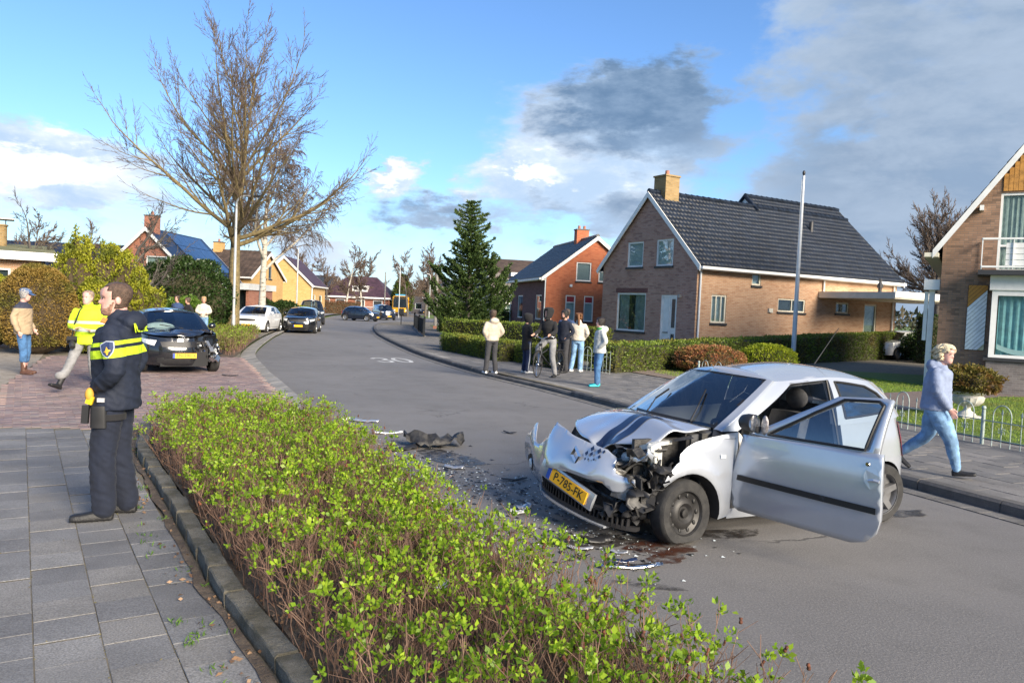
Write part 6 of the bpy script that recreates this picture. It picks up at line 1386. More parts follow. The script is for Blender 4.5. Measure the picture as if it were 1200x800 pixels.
    # shoes
    for q in 'LR':
        a, t_ = V('ank' + q), V('toe' + q); d = (t_ - a); d.z = 0; d = d.normalized() if d.length > .01 else Vector((0, 1, 0)); pit = p.get('foot' + q, 0.0); up = Vector((0, 0, 1)); dd = (d * math.cos(pit) - up * math.sin(pit)); uu = up * math.cos(pit) + d * math.sin(pit); heel = a - dd * .065 - uu * .075
        sh = MB(); rings = []
        for (f, w, h) in ((0, .030, .075), (.03, .038, .085), (.09, .041, .085), (.15, .046, .066), (.21, .049, .056), (.26, .048, .052), (.288, .036, .042)):
            c0 = heel + dd * f; sd = dd.cross(uu); rings.append([c0 + sd * (w * x_) + uu * (h * y_) for x_, y_ in ((-1, 0), (-1.02, .3), (-.8, .8), (0, 1), (.8, .8), (1.02, .3), (1, 0))])
        sh.loft(rings); limb(sh, [a - dd * .005, a + (V('knee' + q) - a).normalized() * p.get('boot', .05)], [.048, .052], 12, 2)
        done(sh, 'shoe', shoes, None, min(vox, .012), 1)
    # hair
    if hair:
        style, hm_ = hair; m = MB(); rr = head_rings(grow=.012 if style != 'buzz' else .005, face=False, n=36, m=30)
        for i in range(30):
            for k in range(36):
                a = 2 * math.pi * (k + .5) / 36; aa = abs((a + math.pi) % (2 * math.pi) - math.pi); z = (i + .5) / 30
                lim = .80 - .05 * math.cos(aa * 3) if aa < .75 else (.62 - (aa - .75) * .75 if aa < 1.35 else .30 - (aa - 1.35) * .22)
                if style == 'buzz': lim = (.95 if aa < .35 else .88) if aa < .95 else (.72 if aa < 1.25 else (.50 if aa < 1.62 else .24))
                if style == 'long' and aa > 1.0: lim = -.2
                if style == 'bob' and aa > .9: lim = .66 - (aa - .9) * .2 if aa < 1.55 else .12
                if z < lim: continue
                m.add([Mh @ Vector(v) for v in (rr[i][k], rr[i][(k + 1) % 36], rr[i + 1][(k + 1) % 36], rr[i + 1][k])], [(0, 1, 2, 3)])
        if style in ('tail',):
            tl = [Mh @ Vector(q) for q in ((0, -.10, .20), (0, -.15, .17), (.01, -.155, .06), (.015, -.14, -.06), (.02, -.13, -.13))]; limb(m, tl, [.03, .04, .038, .032, .014], 10)
        if style == 'short':
            for i, v in enumerate(m.v): q = Vector(v); n = mnoise.noise(q * 45) * .007 + mnoise.noise(q * 110) * .003; d = (q - Mh @ Vector((0, -.01, .13))).normalized(); m.v[i] = tuple(q + d * n)
        if style in ('bob', 'tail'):
            rg = random.Random(4)
            for k in range(170 if style == 'bob' else 60):
                a = rg.uniform(1.45, 2 * math.pi - 1.45); z0_ = rg.uniform(.35, .99); i = min(29, int(z0_ * 29)); q = Vector(rr[i][int(a / 6.283 * 36) % 36]); L = rg.uniform(.05, .11) if style == 'bob' else .05; ou = Vector((q.x, q.y, 0)).normalized() if q.xy.length > .01 else Vector((0, -1, 0)); bk = Vector((0, -.55, -.75)) if style == 'bob' else Vector((0, -.9, -.2))
                w = rg.uniform(-.012, .012); m.tube([Mh @ (q - ou * .004), Mh @ (q + ou * .012 + bk * L * .4 + Vector((w, 0, 0))), Mh @ (q + ou * .010 + bk * L * .9 + Vector((2 * w, -.02, 0)))], [.009, .011, .003], 5)
        m.v = [(a * S, b_ * S, c * S) for a, b_, c in m.v]; o = m.build('hair', hm_, T)
        bm = bmesh.new(); bm.from_mesh(o.data); bmesh.ops.remove_doubles(bm, verts=bm.verts, dist=.0008); bmesh.ops.recalc_face_normals(bm, faces=bm.faces); bm.to_mesh(o.data); bm.free()
        so = o.modifiers.new('t', 'SOLIDIFY'); so.thickness = .012 if style != 'buzz' else .003; so.offset = -.6
        for f in o.data.polygons: f.use_smooth = True
        if beard:
            m = MB(); rr = head_rings(grow=.004, n=48, m=40)
            for i in range(40):
                for k in range(48):
                    a = 2 * math.pi * (k + .5) / 48; aa = abs((a + math.pi) % (2 * math.pi) - math.pi); z = (i + .5) / 40
                    if z > (.30 if aa < .45 else .22 + max(0, aa - 1.0) * .55) or aa > 1.42 or (aa < .25 and .19 < z < .27): continue
                    m.add([Mh @ Vector(v) for v in (rr[i][k], rr[i][(k + 1) % 48], rr[i + 1][(k + 1) % 48], rr[i + 1][k])], [(0, 1, 2, 3)])
            m.v = [(a * S, b_ * S, c * S) for a, b_, c in m.v]; m.build('beard', beard, T, smooth=180)
    if cap:
        m = MB(); m.loft([[Mh @ Vector(q) for q in r] for r in head_rings(grow=.014, face=False, z0=.68)], True, True)
        if cap[0] == 'peak': m.loft([[Mh @ Vector((x * (1 - .25 * f), .085 + .085 * f, .163 - .02 * f - .25 * x * x + dz)) for x, dz in ((-.075, 0), (-.04, .004), (0, .006), (.04, .004), (.075, 0), (.07, -.008), (0, -.004), (-.07, -.008))] for f in (0, .5, 1.0)])
        m.v = [(a * S, b_ * S, c * S) for a, b_, c in m.v]; m.build('cap', cap[1], T, smooth=50, fix=True)
    if extra: extra(T, S, p, Mh)
    return T
NAVYC = cloth('navy', (.007, .011, .025)); BLACKC = cloth('black', (.010, .010, .012)); JEAN = cloth('jeans', (.055, .14, .29), .3); JEANL = cloth('light_jeans', (.17, .30, .47), .35); GREYC = cloth('grey', (.22, .22, .225), .2); CHARC = cloth('charcoal', (.035, .035, .04)); BEIGE = cloth('beige', (.46, .40, .32)); CREAMC = cloth('cream', (.52, .47, .40)); LILAC = cloth('lilac_hoodie', (.21, .255, .37), .12); PALEG = cloth('pale_grey', (.44, .46, .45)); NAVYT = cloth('navy_track', (.015, .025, .07)); BLUEJ = cloth('blue_jacket', (.03, .06, .15))
WSHOE = mat('white_shoe', (.66, .66, .65), .6, var=.1); BSHOE = mat('black_shoe', (.014, .014, .015), .55, var=.2, bump=.3); BROWNB = mat('brown_boot', (.11, .05, .03), .6, var=.2, bump=.3); TURQ = mat('turquoise_shoe', (.02, .38, .42), .6)
def band_mat(name, base, bands, tilt=0.0, yx=None, bump=.8):
    """cloth with reflective bands at fixed heights"""
    m = bpy.data.materials.new(name); m.use_nodes = True; k = NT(m.node_tree); b = k.n['Principled BSDF']; tc = k.node('ShaderNodeTexCoord').outputs['Object']; x, y, z = k.sep(tc); ze = k.math('ADD', z, k.math('MULTIPLY', y, tilt)); c = k.mix(k.ramp(k.noise(tc, 5), .3, .7), tuple(v * .85 for v in base) + (1,), tuple(v * 1.15 for v in base) + (1,))
    for (z0, z1, col) in bands: c = k.mix(k.math('MULTIPLY', k.math('GREATER_THAN', ze, z0), k.math('LESS_THAN', ze, z1)), c, (*col, 1))
    k.put(b.inputs['Base Color'], c); b.inputs['Roughness'].default_value = .8; bn = k.node('ShaderNodeBump'); bn.inputs['Strength'].default_value = bump; bn.inputs['Distance'].default_value = .01; k.put(bn.inputs['Height'], k.noise(tc, 15, 5, .6)); k.put(b.inputs['Normal'], bn.outputs[0]); return m
HIVIS = (.58, .80, .02); REFL = (.42, .45, .46)
POLJ = band_mat('police_jacket', (.007, .012, .028), [(1.285, 1.35, HIVIS), (1.378, 1.408, HIVIS)], .16)
VIZJ = band_mat('hivis_jacket', (.56, .78, .02), [(1.06, 1.11, REFL), (1.20, 1.25, REFL), (.95, .97, (.3, .4, .02))])
CAPJ = band_mat('beige_navy_jacket', (.36, .27, .17), [(1.36, 1.9, (.03, .035, .06))])

def police_kit(T, S, p, Mh):
    def add(nm, m, mb, sm=None, par=None): mb.v = [(a * S, b * S, c * S) for a, b, c in mb.v]; return mb.build(nm, m, par or T, smooth=sm, fix=True)
    sh, el = Vector(p['shL']), Vector(p['elL']); c = sh.lerp(el, .48) + Vector((-.083, .012, 0)); ax = (el - sh).normalized(); out = Vector((-1, .12, 0)); out = (out - ax * out.dot(ax)).normalized(); sd = ax.cross(out)
    def patch(c, w, h, sc, d, pts): return MB().add([c + sd * (x * w * sc) - ax * (y * h * sc) + out * (d - .010 * (x * x)) for x, y in pts], [tuple(range(len(pts)))])
    shield = [(-1, .9), (-.5, 1.0), (0, 1.12), (.5, 1.0), (1, .9), (1, .1), (.75, -.5), (.35, -.9), (0, -1.1), (-.35, -.9), (-.75, -.5), (-1, .1)]
    b = add('shoulder_badge', mat('badge_grey', (.32, .36, .45), .6), patch(c, .050, .060, 1.0, .004, shield)); add('badge_field', mat('badge_navy', (.02, .035, .10), .6), patch(c, .050, .060, .86, .008, shield), None, b)
    add('badge_emblem', mat('badge_gold', (.62, .36, .03), .5), patch(c + ax * .012, .028, .032, 1, .012, [(0, 1), (.35, .2), (1, 0), (.35, -.35), (.2, -1), (-.2, -1), (-.35, -.35), (-1, 0), (-.35, .2)]), None, b)
    e = sh + Vector((-.012, .045, .068)); add('rank_slide', mat('rank_gold', (.42, .20, .05), .6), MB().obox(e, (.06, .035, .010), Matrix.Rotation(-.5, 3, 'Y') @ Matrix.Rotation(.35, 3, 'X')))
    # lettering across the shoulders
    me = text_mesh('POLITIE', .095 * S, mat('hivis_print', HIVIS, .7), 'back_lettering', .002, .002); o = bpy.data.objects.new('back_lettering', me); COL.objects.link(o); o.parent = T; o.location = (0, -.166 * S, 1.425 * S); o.rotation_euler = (R(80), 0, 0)
    # belt, holster with yellow-topped tool, radio, gloves
    hp = (Vector(p['hipL']) + Vector(p['hipR'])) / 2
    add('thigh_strap', BLACKC, MB().loft([ell(Vector(p['hipL']).lerp(Vector(p['kneeL']), .34) + Vector((0, 0, dz)), (0, 0, 1), .118, .118, 18) for dz in (-.022, .022)]))
    th = Vector(p['hipL']).lerp(Vector(p['kneeL']), .28)
    h = add('holster', PLASTIC, MB().loft([ell(th + Vector((-.105, .04, dz)), (0, 0, 1), w, .055, 12, None, 3) for dz, w in ((-.10, .016), (-.05, .020), (.03, .024), (.06, .022))]), 50)
    add('yellow_grip', mat('tool_yellow', (.75, .52, .01), .5), MB().obox(th + Vector((-.10, .10, .10)), (.03, .045, .055), Matrix.Rotation(.3, 3, 'X')), None, h); add('radio', PLASTIC, MB().obox(th + Vector((-.11, .125, -.0)), (.035, .045, .13), Matrix.Rotation(.05, 3, 'X')), None, h); add('tool_top', mat('tool_silver', (.4, .4, .42), .4), MB().obox(th + Vector((-.115, .02, .105)), (.03, .05, .03)), None, h)
    add('glove', mat('tan_glove', (.55, .30, .04), .7), MB().sphere(Vector(p['hipL']) + Vector((-.10, .12, .02)), (.03, .03, .05), 10, 8), 180)
def camera_kit(T, S, p, Mh):
    c = MB().obox((0, 0, 0), (.15, .08, .10)); c.lathe([(.001, .16), (.045, .16), (.05, .10), (.045, .04), (.055, .04)], 16, axis='Y'); c.v = [(a * S, b * S, d * S) for a, b, d in c.v]; o = c.build('camera_body', PLASTIC, T, loc=(.20 * S, .17 * S, .90 * S), rot=(R(-50), 0, R(20)), fix=True)
    MB().tube([(.20 * S, .17 * S, .95 * S), (.17 * S, .17 * S, 1.15 * S), (.10 * S, .12 * S, 1.40 * S), (.07 * S, 0, 1.47 * S)], .012, 6).build('camera_strap', BLACKC, T)
def stripe_kit(T, S, p, Mh):
    for q in 'LR':
        m = MB(); s = -1 if q == 'L' else 1; a, k, f = [Vector(p[j + q]) for j in ('hip', 'knee', 'ank')]; m.tube([v + Vector((s * r, 0, 0)) for v, r in ((a, .098), (a.lerp(k, .5), .09), (k, .077), (k.lerp(f, .5), .073), (f, .069))], .012, 6); m.v = [(x * S, y * S, z * S) for x, y, z in m.v]; m.build('side_stripe', WSHOE, T)
    ph = MB().obox((0, .30, 1.12), (.07, .012, .14), Matrix.Rotation(-.6, 3, 'X')); ph.v = [(x * S, y * S, z * S) for x, y, z in ph.v]; ph.build('phone', mat('phone', (.55, .57, .6), .2), T)
def scarf_kit(T, S, p, Mh):
    m = MB().tube([(.075 * S * math.cos(a), (.07 * math.sin(a) + .01) * S, (1.475 - .01 * math.sin(a)) * S) for a in [2 * math.pi * i / 16 for i in range(17)]], .028 * S, 8); m.build('scarf', cloth('green_scarf', (.05, .30, .06)), T, smooth=180)

def cast():
    PK = dict(elL=(-.275, -.07, 1.15), wrL=(-.165, .055, 1.0), elR=(.275, -.07, 1.15), wrR=(.165, .055, 1.0), hdL=(.6, .1, -.5), hdR=(-.6, .1, -.5))      # hands in pockets
    person('police officer in navy jacket with yellow bands standing on the tiled pavement', (-3.13, 6.08, .12), R(101), 1.86,
           dict(elL=(-.30, -.08, 1.13), wrL=(-.18, .07, .985), hdL=(.6, -.1, -.3), elR=(.29, -.07, 1.14), wrR=(.17, .07, 1.0), hdR=(-.6, -.1, -.3), kneeL=(-.11, .05, .49), ankL=(-.12, .03, .085), toeL=(-.16, .22, .03), kneeR=(.10, .0, .49), ankR=(.10, -.07, .085), toeR=(.10, .12, .03), yaw=R(20), legw=(.108, .092, .082)),
           NAVYC, NAVYC, BSHOE, ('buzz', hairm('brown_short', (.085, .052, .036))), vox=.011, jacket_len=.11, bulk=.20, hood='down', collar=.03, beard=hairm('stubble', (.30, .165, .115)), extra=police_kit, skin=SKINP, jacket_mat=POLJ, wrinkle=.009)
    person('press photographer striding in a yellow high-visibility jacket and grey trousers', (-7.50, 13.55, .12), R(196), 1.78,
           dict(hipL=(-.09, 0, .90), hipR=(.10, .02, .90), kneeR=(.22, .17, .50), ankR=(.35, .30, .15), toeR=(.42, .48, .1), footR=-.35, kneeL=(-.10, .03, .48), ankL=(-.12, -.12, .085), elR=(.25, .0, 1.14), wrR=(.12, .24, 1.10), hdR=(-.6, .6, .2), elL=(-.26, .0, 1.14), wrL=(-.10, .26, 1.08), hdL=(.6, .6, .2), yaw=R(-22), boot=.24, cuff=.14),
           None, GREYC, BSHOE, ('buzz', hairm('grey_stubble', (.30, .22, .17))), vox=.016, jacket_len=.10, bulk=.12, jacket_mat=VIZJ, skin=SKINP, extra=camera_kit, collar=.04, wrinkle=.009)
    person('bald helper in yellow jacket half hidden behind the officer', (-7.86, 14.8, .12), R(190), 1.84, dict(elL=(-.25, .05, 1.16), wrL=(-.15, .28, 1.14)), None, GREYC, BSHOE, ('buzz', hairm('bald_stubble', (.40, .28, .22))), vox=.02, jacket_len=.1, bulk=.1, jacket_mat=VIZJ, skin=SKINP)
    person('older man in blue cap, two-tone jacket, jeans and brown boots on the forecourt', (-10.1, 15.85, .12), R(-86), 1.76, dict(elL=(-.25, -.05, 1.14), wrL=(-.23, .08, .93), elR=(.25, -.06, 1.13), wrR=(.25, .04, .89), boot=.26, cuff=.20, pitch=R(-8), kneeR=(.10, .06, .49), ankR=(.10, .07, .085)), None, JEAN, BROWNB, ('short', hairm('grey', (.30, .29, .28))), vox=.018, jacket_len=.12, bulk=.10, jacket_mat=CAPJ, cap=('peak', cloth('cap_blue', (.04, .10, .24))), skin=SKINP, wrinkle=.009)
    # bystanders behind the black hatchback
    person('man in dark navy coat by the clipped conifer', (-13.05, 27.4, .12), R(200), 1.84, PK, NAVYC, CHARC, BSHOE, ('short', hairm('dark', (.04, .03, .025))), vox=.026)
    person('young man in blue and white jacket among the three onlookers', (-12.95, 29.6, .12), R(170), 1.72, PK, BLUEJ, CHARC, BSHOE, ('short', hairm('dark2', (.05, .035, .025))), vox=.026)
    person('onlooker in black jumper beside the cream jumper', (-12.45, 29.4, .12), R(140), 1.66, PK, BLACKC, CHARC, BSHOE, ('short', hairm('brown', (.07, .045, .03))), vox=.026)
    person('onlooker in cream jumper and pale jeans by the black fence', (-12.05, 29.9, .12), R(205), 1.72, dict(elL=(-.26, .0, 1.15), wrL=(-.10, .22, 1.08), elR=(.26, .0, 1.15), wrR=(.10, .22, 1.08)), CREAMC, JEANL, WSHOE, ('short', hairm('blond_short', (.42, .29, .14))), vox=.026)
    # group on the far pavement
    person('youth in beige padded jacket and dark trousers standing at the kerb', (-.54, 20.8, .12), R(28), 1.72, dict(PK, legw=(.09, .075, .07), kneeL=(-.11, .03, .49), ankL=(-.15, .02, .085), ankR=(.13, -.03, .085)), BEIGE, CHARC, WSHOE, ('short', hairm('brown3', (.07, .045, .03))), vox=.02, bulk=.05, hood='down', jacket_len=.03)
    person('girl in long black hooded coat and navy striped trousers with phone', (.42, 21.5, .12), R(-62), 1.64, dict(elL=(-.24, .02, 1.14), wrL=(-.08, .25, 1.12), elR=(.24, .02, 1.14), wrR=(.08, .25, 1.12)), BLACKC, NAVYT, WSHOE, ('long', hairm('black', (.012, .011, .01))), vox=.02, jacket_len=.24, hood='up', extra=stripe_kit, bulk=.03)
    person('cyclist in black hooded jacket and grey joggers astride a city bicycle', (1.02, 20.75, .12), R(147), 1.78, dict(hipL=(-.10, 0, .97), hipR=(.10, 0, .97), kneeL=(-.17, .12, .53), ankL=(-.23, .05, .085), toeL=(-.27, .24, .03), kneeR=(.15, .33, .74), ankR=(.14, .20, .36), toeR=(.14, .38, .32), waist=(0, .03, 1.11), chest=(0, .07, 1.28), neck=(0, .09, 1.50), head=(0, .13, 1.545), shL=(-.185, .07, 1.45), shR=(.185, .07, 1.45), elL=(-.25, .16, 1.20), wrL=(-.24, .40, 1.12), elR=(.25, .16, 1.20), wrR=(.24, .40, 1.12), yaw=R(-28), legw=(.10, .08, .06)), BLACKC, GREYC, BSHOE, ('short', hairm('black2', (.012, .011, .01))), vox=.02, hood='up')
    person('bearded man in black beanie behind the cyclist', (1.5, 22.2, .12), R(130), 1.80, PK, NAVYC, CHARC, BSHOE, ('short', hairm('black3', (.012, .011, .01))), vox=.022, beard=hairm('beard', (.02, .016, .013)), cap=('beanie', BLACKC), jacket_len=.05)
    person('man in blue jacket seen from behind beside the ponytail woman', (1.62, 23.2, .12), R(20), 1.84, dict(elL=(-.26, -.08, 1.16), wrL=(-.06, -.20, 1.02), elR=(.26, -.08, 1.16), wrR=(.06, -.20, 1.02)), BLUEJ, CHARC, BSHOE, ('short', hairm('brown4', (.06, .04, .03))), vox=.022, jacket_len=.03)
    person('woman with long ponytail in cream padded jacket and jeans, back turned', (1.95, 22.7, .12), R(-12), 1.74, dict(PK, kneeL=(-.12, .06, .49), ankL=(-.17, -.06, .085)), CREAMC, JEANL, WSHOE, ('tail', hairm('auburn', (.17, .075, .03))), vox=.018, bulk=.14, collar=.03)
    person('short-haired woman in pale grey jacket, jeans and turquoise shoes', (2.12, 18.5, .12), R(98), 1.66, dict(PK, ankL=(-.11, .06, .085), kneeL=(-.10, .05, .49), legw=(.10, .08, .066)), PALEG, JEAN, TURQ, ('short', hairm('black4', (.016, .012, .011))), vox=.016, bulk=.10, jacket_len=.08, collar=.03, hood='down', extra=scarf_kit, skin=SKINP, build=1.03)
    person('blond woman in lilac hoodie and light jeans striding along the pavement', (5.24, 9.40, .12), R(-124), 1.58, dict(hipL=(-.10, .0, .90), hipR=(.10, .0, .90), kneeR=(.11, .20, .50), ankR=(.12, .30, .10), toeR=(.13, .50, .05), footR=-.15, kneeL=(-.10, -.10, .50), ankL=(-.10, -.42, .20), toeL=(-.10, -.25, .03), footL=.65, elR=(.25, .03, 1.13), wrR=(.22, .17, .92), elL=(-.25, -.02, 1.13), wrL=(-.23, .12, .90), legw=(.108, .080, .052), neck=(0, .03, 1.47), head=(0, .07, 1.51), pitch=R(-7), yaw=R(-34)), LILAC, JEANL, BSHOE, ('bob', hairm('blond', (.66, .55, .36))), vox=.0125, build=1.10, bulk=.24, jacket_len=.05, skin=SKINP, hood='down', thigh=1.14, wrinkle=.007)
    # bicycle
    B = thing('bicycle', 'black city bicycle held by the hooded cyclist', 'bicycle', (1.02, 20.75, .12), R(147)); r = .34
    def bw(y, st=0.0):
        W = bpy.data.objects.new('wheel', None); COL.objects.link(W); W.parent = B; W.location = (0, y, r); W.rotation_euler = (0, 0, st)
        MB().lathe([(r - .018, -.016), (r, 0), (r - .018, .016), (r - .032, 0), (r - .018, -.016)], 36, axis='X').build('tyre', TYRE, W, smooth=60)
        m = MB()
        for k in range(18): a = 2 * math.pi * k / 18; m.bar((.02 * (-1) ** k, 0, 0), (0, (r - .03) * math.cos(a), (r - .03) * math.sin(a)), .004)
        m.lathe([(.02, -.04), (.025, 0), (.02, .04)], 10, axis='X'); m.build('spokes', CHROME, W)
        MB().tube([(0, (r + .03) * math.cos(a), (r + .03) * math.sin(a)) for a in [R(20) + R(150) * i / 14 for i in range(15)]], .02, 6, True, 0).build('mudguard', PLASTIC, W)
    bw(.58, R(10)); bw(-.52)
    f = MB(); P = dict(bb=(0, -.06, .30), seat=(0, -.22, .82), head=(0, .40, .80), headl=(0, .43, .62), rear=(0, -.52, .34), front=(0, .58, .34))
    for a, b, rr in (('bb', 'seat', .018), ('bb', 'headl', .02), ('seat', 'headl', .017), ('bb', 'rear', .013), ('seat', 'rear', .011), ('head', 'headl', .022), ('headl', 'front', .014)): f.tube([P[a], P[b]], rr, 8)
    f.build('frame', mat('bike_grey', (.03, .032, .035), .35), B, smooth=60)
    MB().tube([(-.29, .30, 1.08), (-.22, .40, 1.10), (0, .42, 1.02), (.22, .40, 1.10), (.29, .30, 1.08)], .013, 8).tube([(0, .40, .80), (0, .42, 1.02)], .014, 8).build('handlebar', CHROME, B, smooth=60)
    MB().sphere((0, -.26, .92), (.09, .14, .04), 12, 8).tube([(0, -.22, .80), (0, -.25, .9)], .013, 8).build('saddle', PLASTIC, B, smooth=60)
    for s in (-1, 1): MB().tube([(.05 * s, -.06, .30), (.10 * s, -.06 + .15 * s, .30)], .01, 6).box(.10 * s - .05 * (s < 0), -.06 + .15 * s - .05, .285, .10 * s + .05 + (0 if s > 0 else -.0), -.06 + .15 * s + .05, .31).build('pedal', PLASTIC, B)
    MB().box(-.07, -.75, .70, .07, -.35, .715).build('carrier', PLASTIC, B); MB().obox((0, .47, .86), (.07, .06, .07)).build('lamp', PLASTIC, B)
cast()
# ================================================================ plants
NR = np.random.RandomState(12)
def unit(v): return v / np.maximum(np.linalg.norm(v, axis=-1, keepdims=True), 1e-9)
def leaf_quads(C, N, L, W, rs, droop=.25):
    """one folded diamond leaf per row: centres C, growth directions N"""
    n = len(C); D = unit(N); A = unit(np.cross(D, rs.normal(size=(n, 3)))); U = np.cross(A, D); L = np.broadcast_to(L, (n,))[:, None]; W = np.broadcast_to(W, (n,))[:, None]
    base = C; tip = C + D * L - U * L * droop; a = C + D * L * .5 + A * W * .5 + U * L * .06; b = C + D * L * .5 - A * W * .5 + U * L * .06
    V = np.stack([base, a, tip, b], 1).reshape(-1, 3); F = np.arange(4 * n).reshape(-1, 4); return V, F
def tubes_np(P0, P1, R0, R1, k=3):
    """a frustum per segment"""
    P0, P1 = np.asarray(P0, float), np.asarray(P1, float); R0, R1 = np.asarray(R0)[:, None], np.asarray(R1)[:, None]; d = unit(P1 - P0); ref = np.where(np.abs(d[:, 2:3]) > .9, np.array([[1., 0, 0]]), np.array([[0., 0, 1]])); a = unit(np.cross(d, ref)); b = np.cross(d, a); rings = []
    for P, Rr in ((P0, R0), (P1, R1)):
        for j in range(k): t = 2 * np.pi * j / k; rings.append(P + (a * np.cos(t) + b * np.sin(t)) * Rr)
    n = len(P0); V = np.stack(rings, 1); o = np.arange(n)[:, None] * 2 * k; F = [np.concatenate([o + j, o + (j + 1) % k, o + k + (j + 1) % k, o + k + j], 1) for j in range(k)]
    return V.reshape(-1, 3), np.concatenate(F)
def cat(parts):
    V = []; F = []; o = 0
    for v, f in parts: V.append(v); F.append(f + o); o += len(v)
    return np.concatenate(V), np.concatenate(F)

class TreeGen:
    def __init__(s, seed, rmin=.004): s.r = random.Random(seed); s.seg = {}; s.m = rmin
    def add(s, lv, a, b, r0, r1): r0 = max(r0, s.m); r1 = max(r1, s.m * .7); s.seg.setdefault(lv, []).append((tuple(a), tuple(b), r0, r1))
    def grow(s, p, d, L, r, lv, P):
        """P: per-level dict(n segments, kids, angle, ratio, wander, up)"""
        q = P[lv]; n = q['n']; step = L / n; p = Vector(p); d = Vector(d).normalized(); rad = r; kids = []
        for i in range(n):
            w = q['wander']; d = (d + Vector((s.r.gauss(0, w), s.r.gauss(0, w), s.r.gauss(0, w) + q['up']))).normalized(); e = p + d * step; r1 = r * (1 - (i + 1) / n * q.get('taper', .75)); s.add(lv, p, e, rad, r1)
            t = (i + 1) / n
            if lv + 1 < len(P) and t > q.get('start', .15):
                k = q['kids'] / n; c = int(k) + (1 if s.r.random() < k - int(k) else 0)
                for _ in range(c): kids.append((p.lerp(e, s.r.random()), d.copy(), r1, t))
            p, rad = e, r1
        for (kp, kd, kr, t) in kids:
            ax = kd.orthogonal().normalized(); ax.rotate(Matrix.Rotation(s.r.uniform(0, 6.283), 3, kd)); a = (q['angle'] if not callable(q['angle']) else q['angle'](t)) * s.r.uniform(.8, 1.2); nd = kd.copy(); nd.rotate(Matrix.Rotation(a, 3, ax)); l = L * q['ratio'] * s.r.uniform(.6, 1.15) * (q['shape'](t) if 'shape' in q else (1.15 - .6 * t)); s.grow(kp, nd, l, min(kr * .75, max(.004, kr * q.get('rr', .55))), lv + 1, P)
        if lv + 1 < len(P) and q.get('cont', True): s.grow(p, d, L * q['ratio'] * .7, rad, lv + 1, P)
    def mesh(s, lv, k):
        S = s.seg.get(lv, []); return tubes_np([a[0] for a in S], [a[1] for a in S], [a[2] for a in S], [a[3] for a in S], k)
def bark(name, c1, c2, vs=8): return mat('bark_' + name, c1, .95, col2=c2, vs=vs, bump=.8, bs=30, fine=.5)
BARK_OAK = bark('olive', (.15, .115, .055), (.27, .21, .10)); BARK_TWIG = bark('twig', (.11, .075, .055), (.18, .13, .095)); BARK_GREY = bark('grey', (.085, .075, .065), (.15, .13, .11))
def birch_mat():
    m = bpy.data.materials.new('bark_birch'); m.use_nodes = True; k = NT(m.node_tree); b = k.n['Principled BSDF']; tc = k.node('ShaderNodeTexCoord').outputs['Object']; x, y, z = k.sep(tc); n = k.noise(k.comb(k.math('MULTIPLY', x, 2.0), k.math('MULTIPLY', y, 2.0), k.math('MULTIPLY', z, 11.0)), 1.0, 5, .7); k.put(b.inputs['Base Color'], k.mix(k.ramp(n, .52, .66), (.46, .43, .37, 1), (.045, .038, .032, 1))); b.inputs['Roughness'].default_value = .8; return m
BIRCH = birch_mat()
def bare_tree(label, loc, seed, H, r, P, trunk_m, twig_m, lean=(0, 0, 1), group=None, name='bare_tree', rz=0.0, thin=2, rmin=.010):
    T = thing(name, label, 'tree', loc, rz, group); g = TreeGen(seed, rmin); g.grow((0, 0, 0), lean, H, r, 0, P)
    V, F = g.mesh(0, 12); np_mesh('trunk', V, F, trunk_m, T, smooth=True)
    a = [g.mesh(l, 7) for l in range(1, thin) if l in g.seg]; b = [g.mesh(l, 3) for l in range(thin, len(P)) if l in g.seg]
    if a: V, F = cat(a); np_mesh('limbs', V, F, trunk_m, T, smooth=True)['kind'] = 'stuff'
    if b: V, F = cat(b); np_mesh('crown', V, F, twig_m, T)['kind'] = 'stuff'
    return T
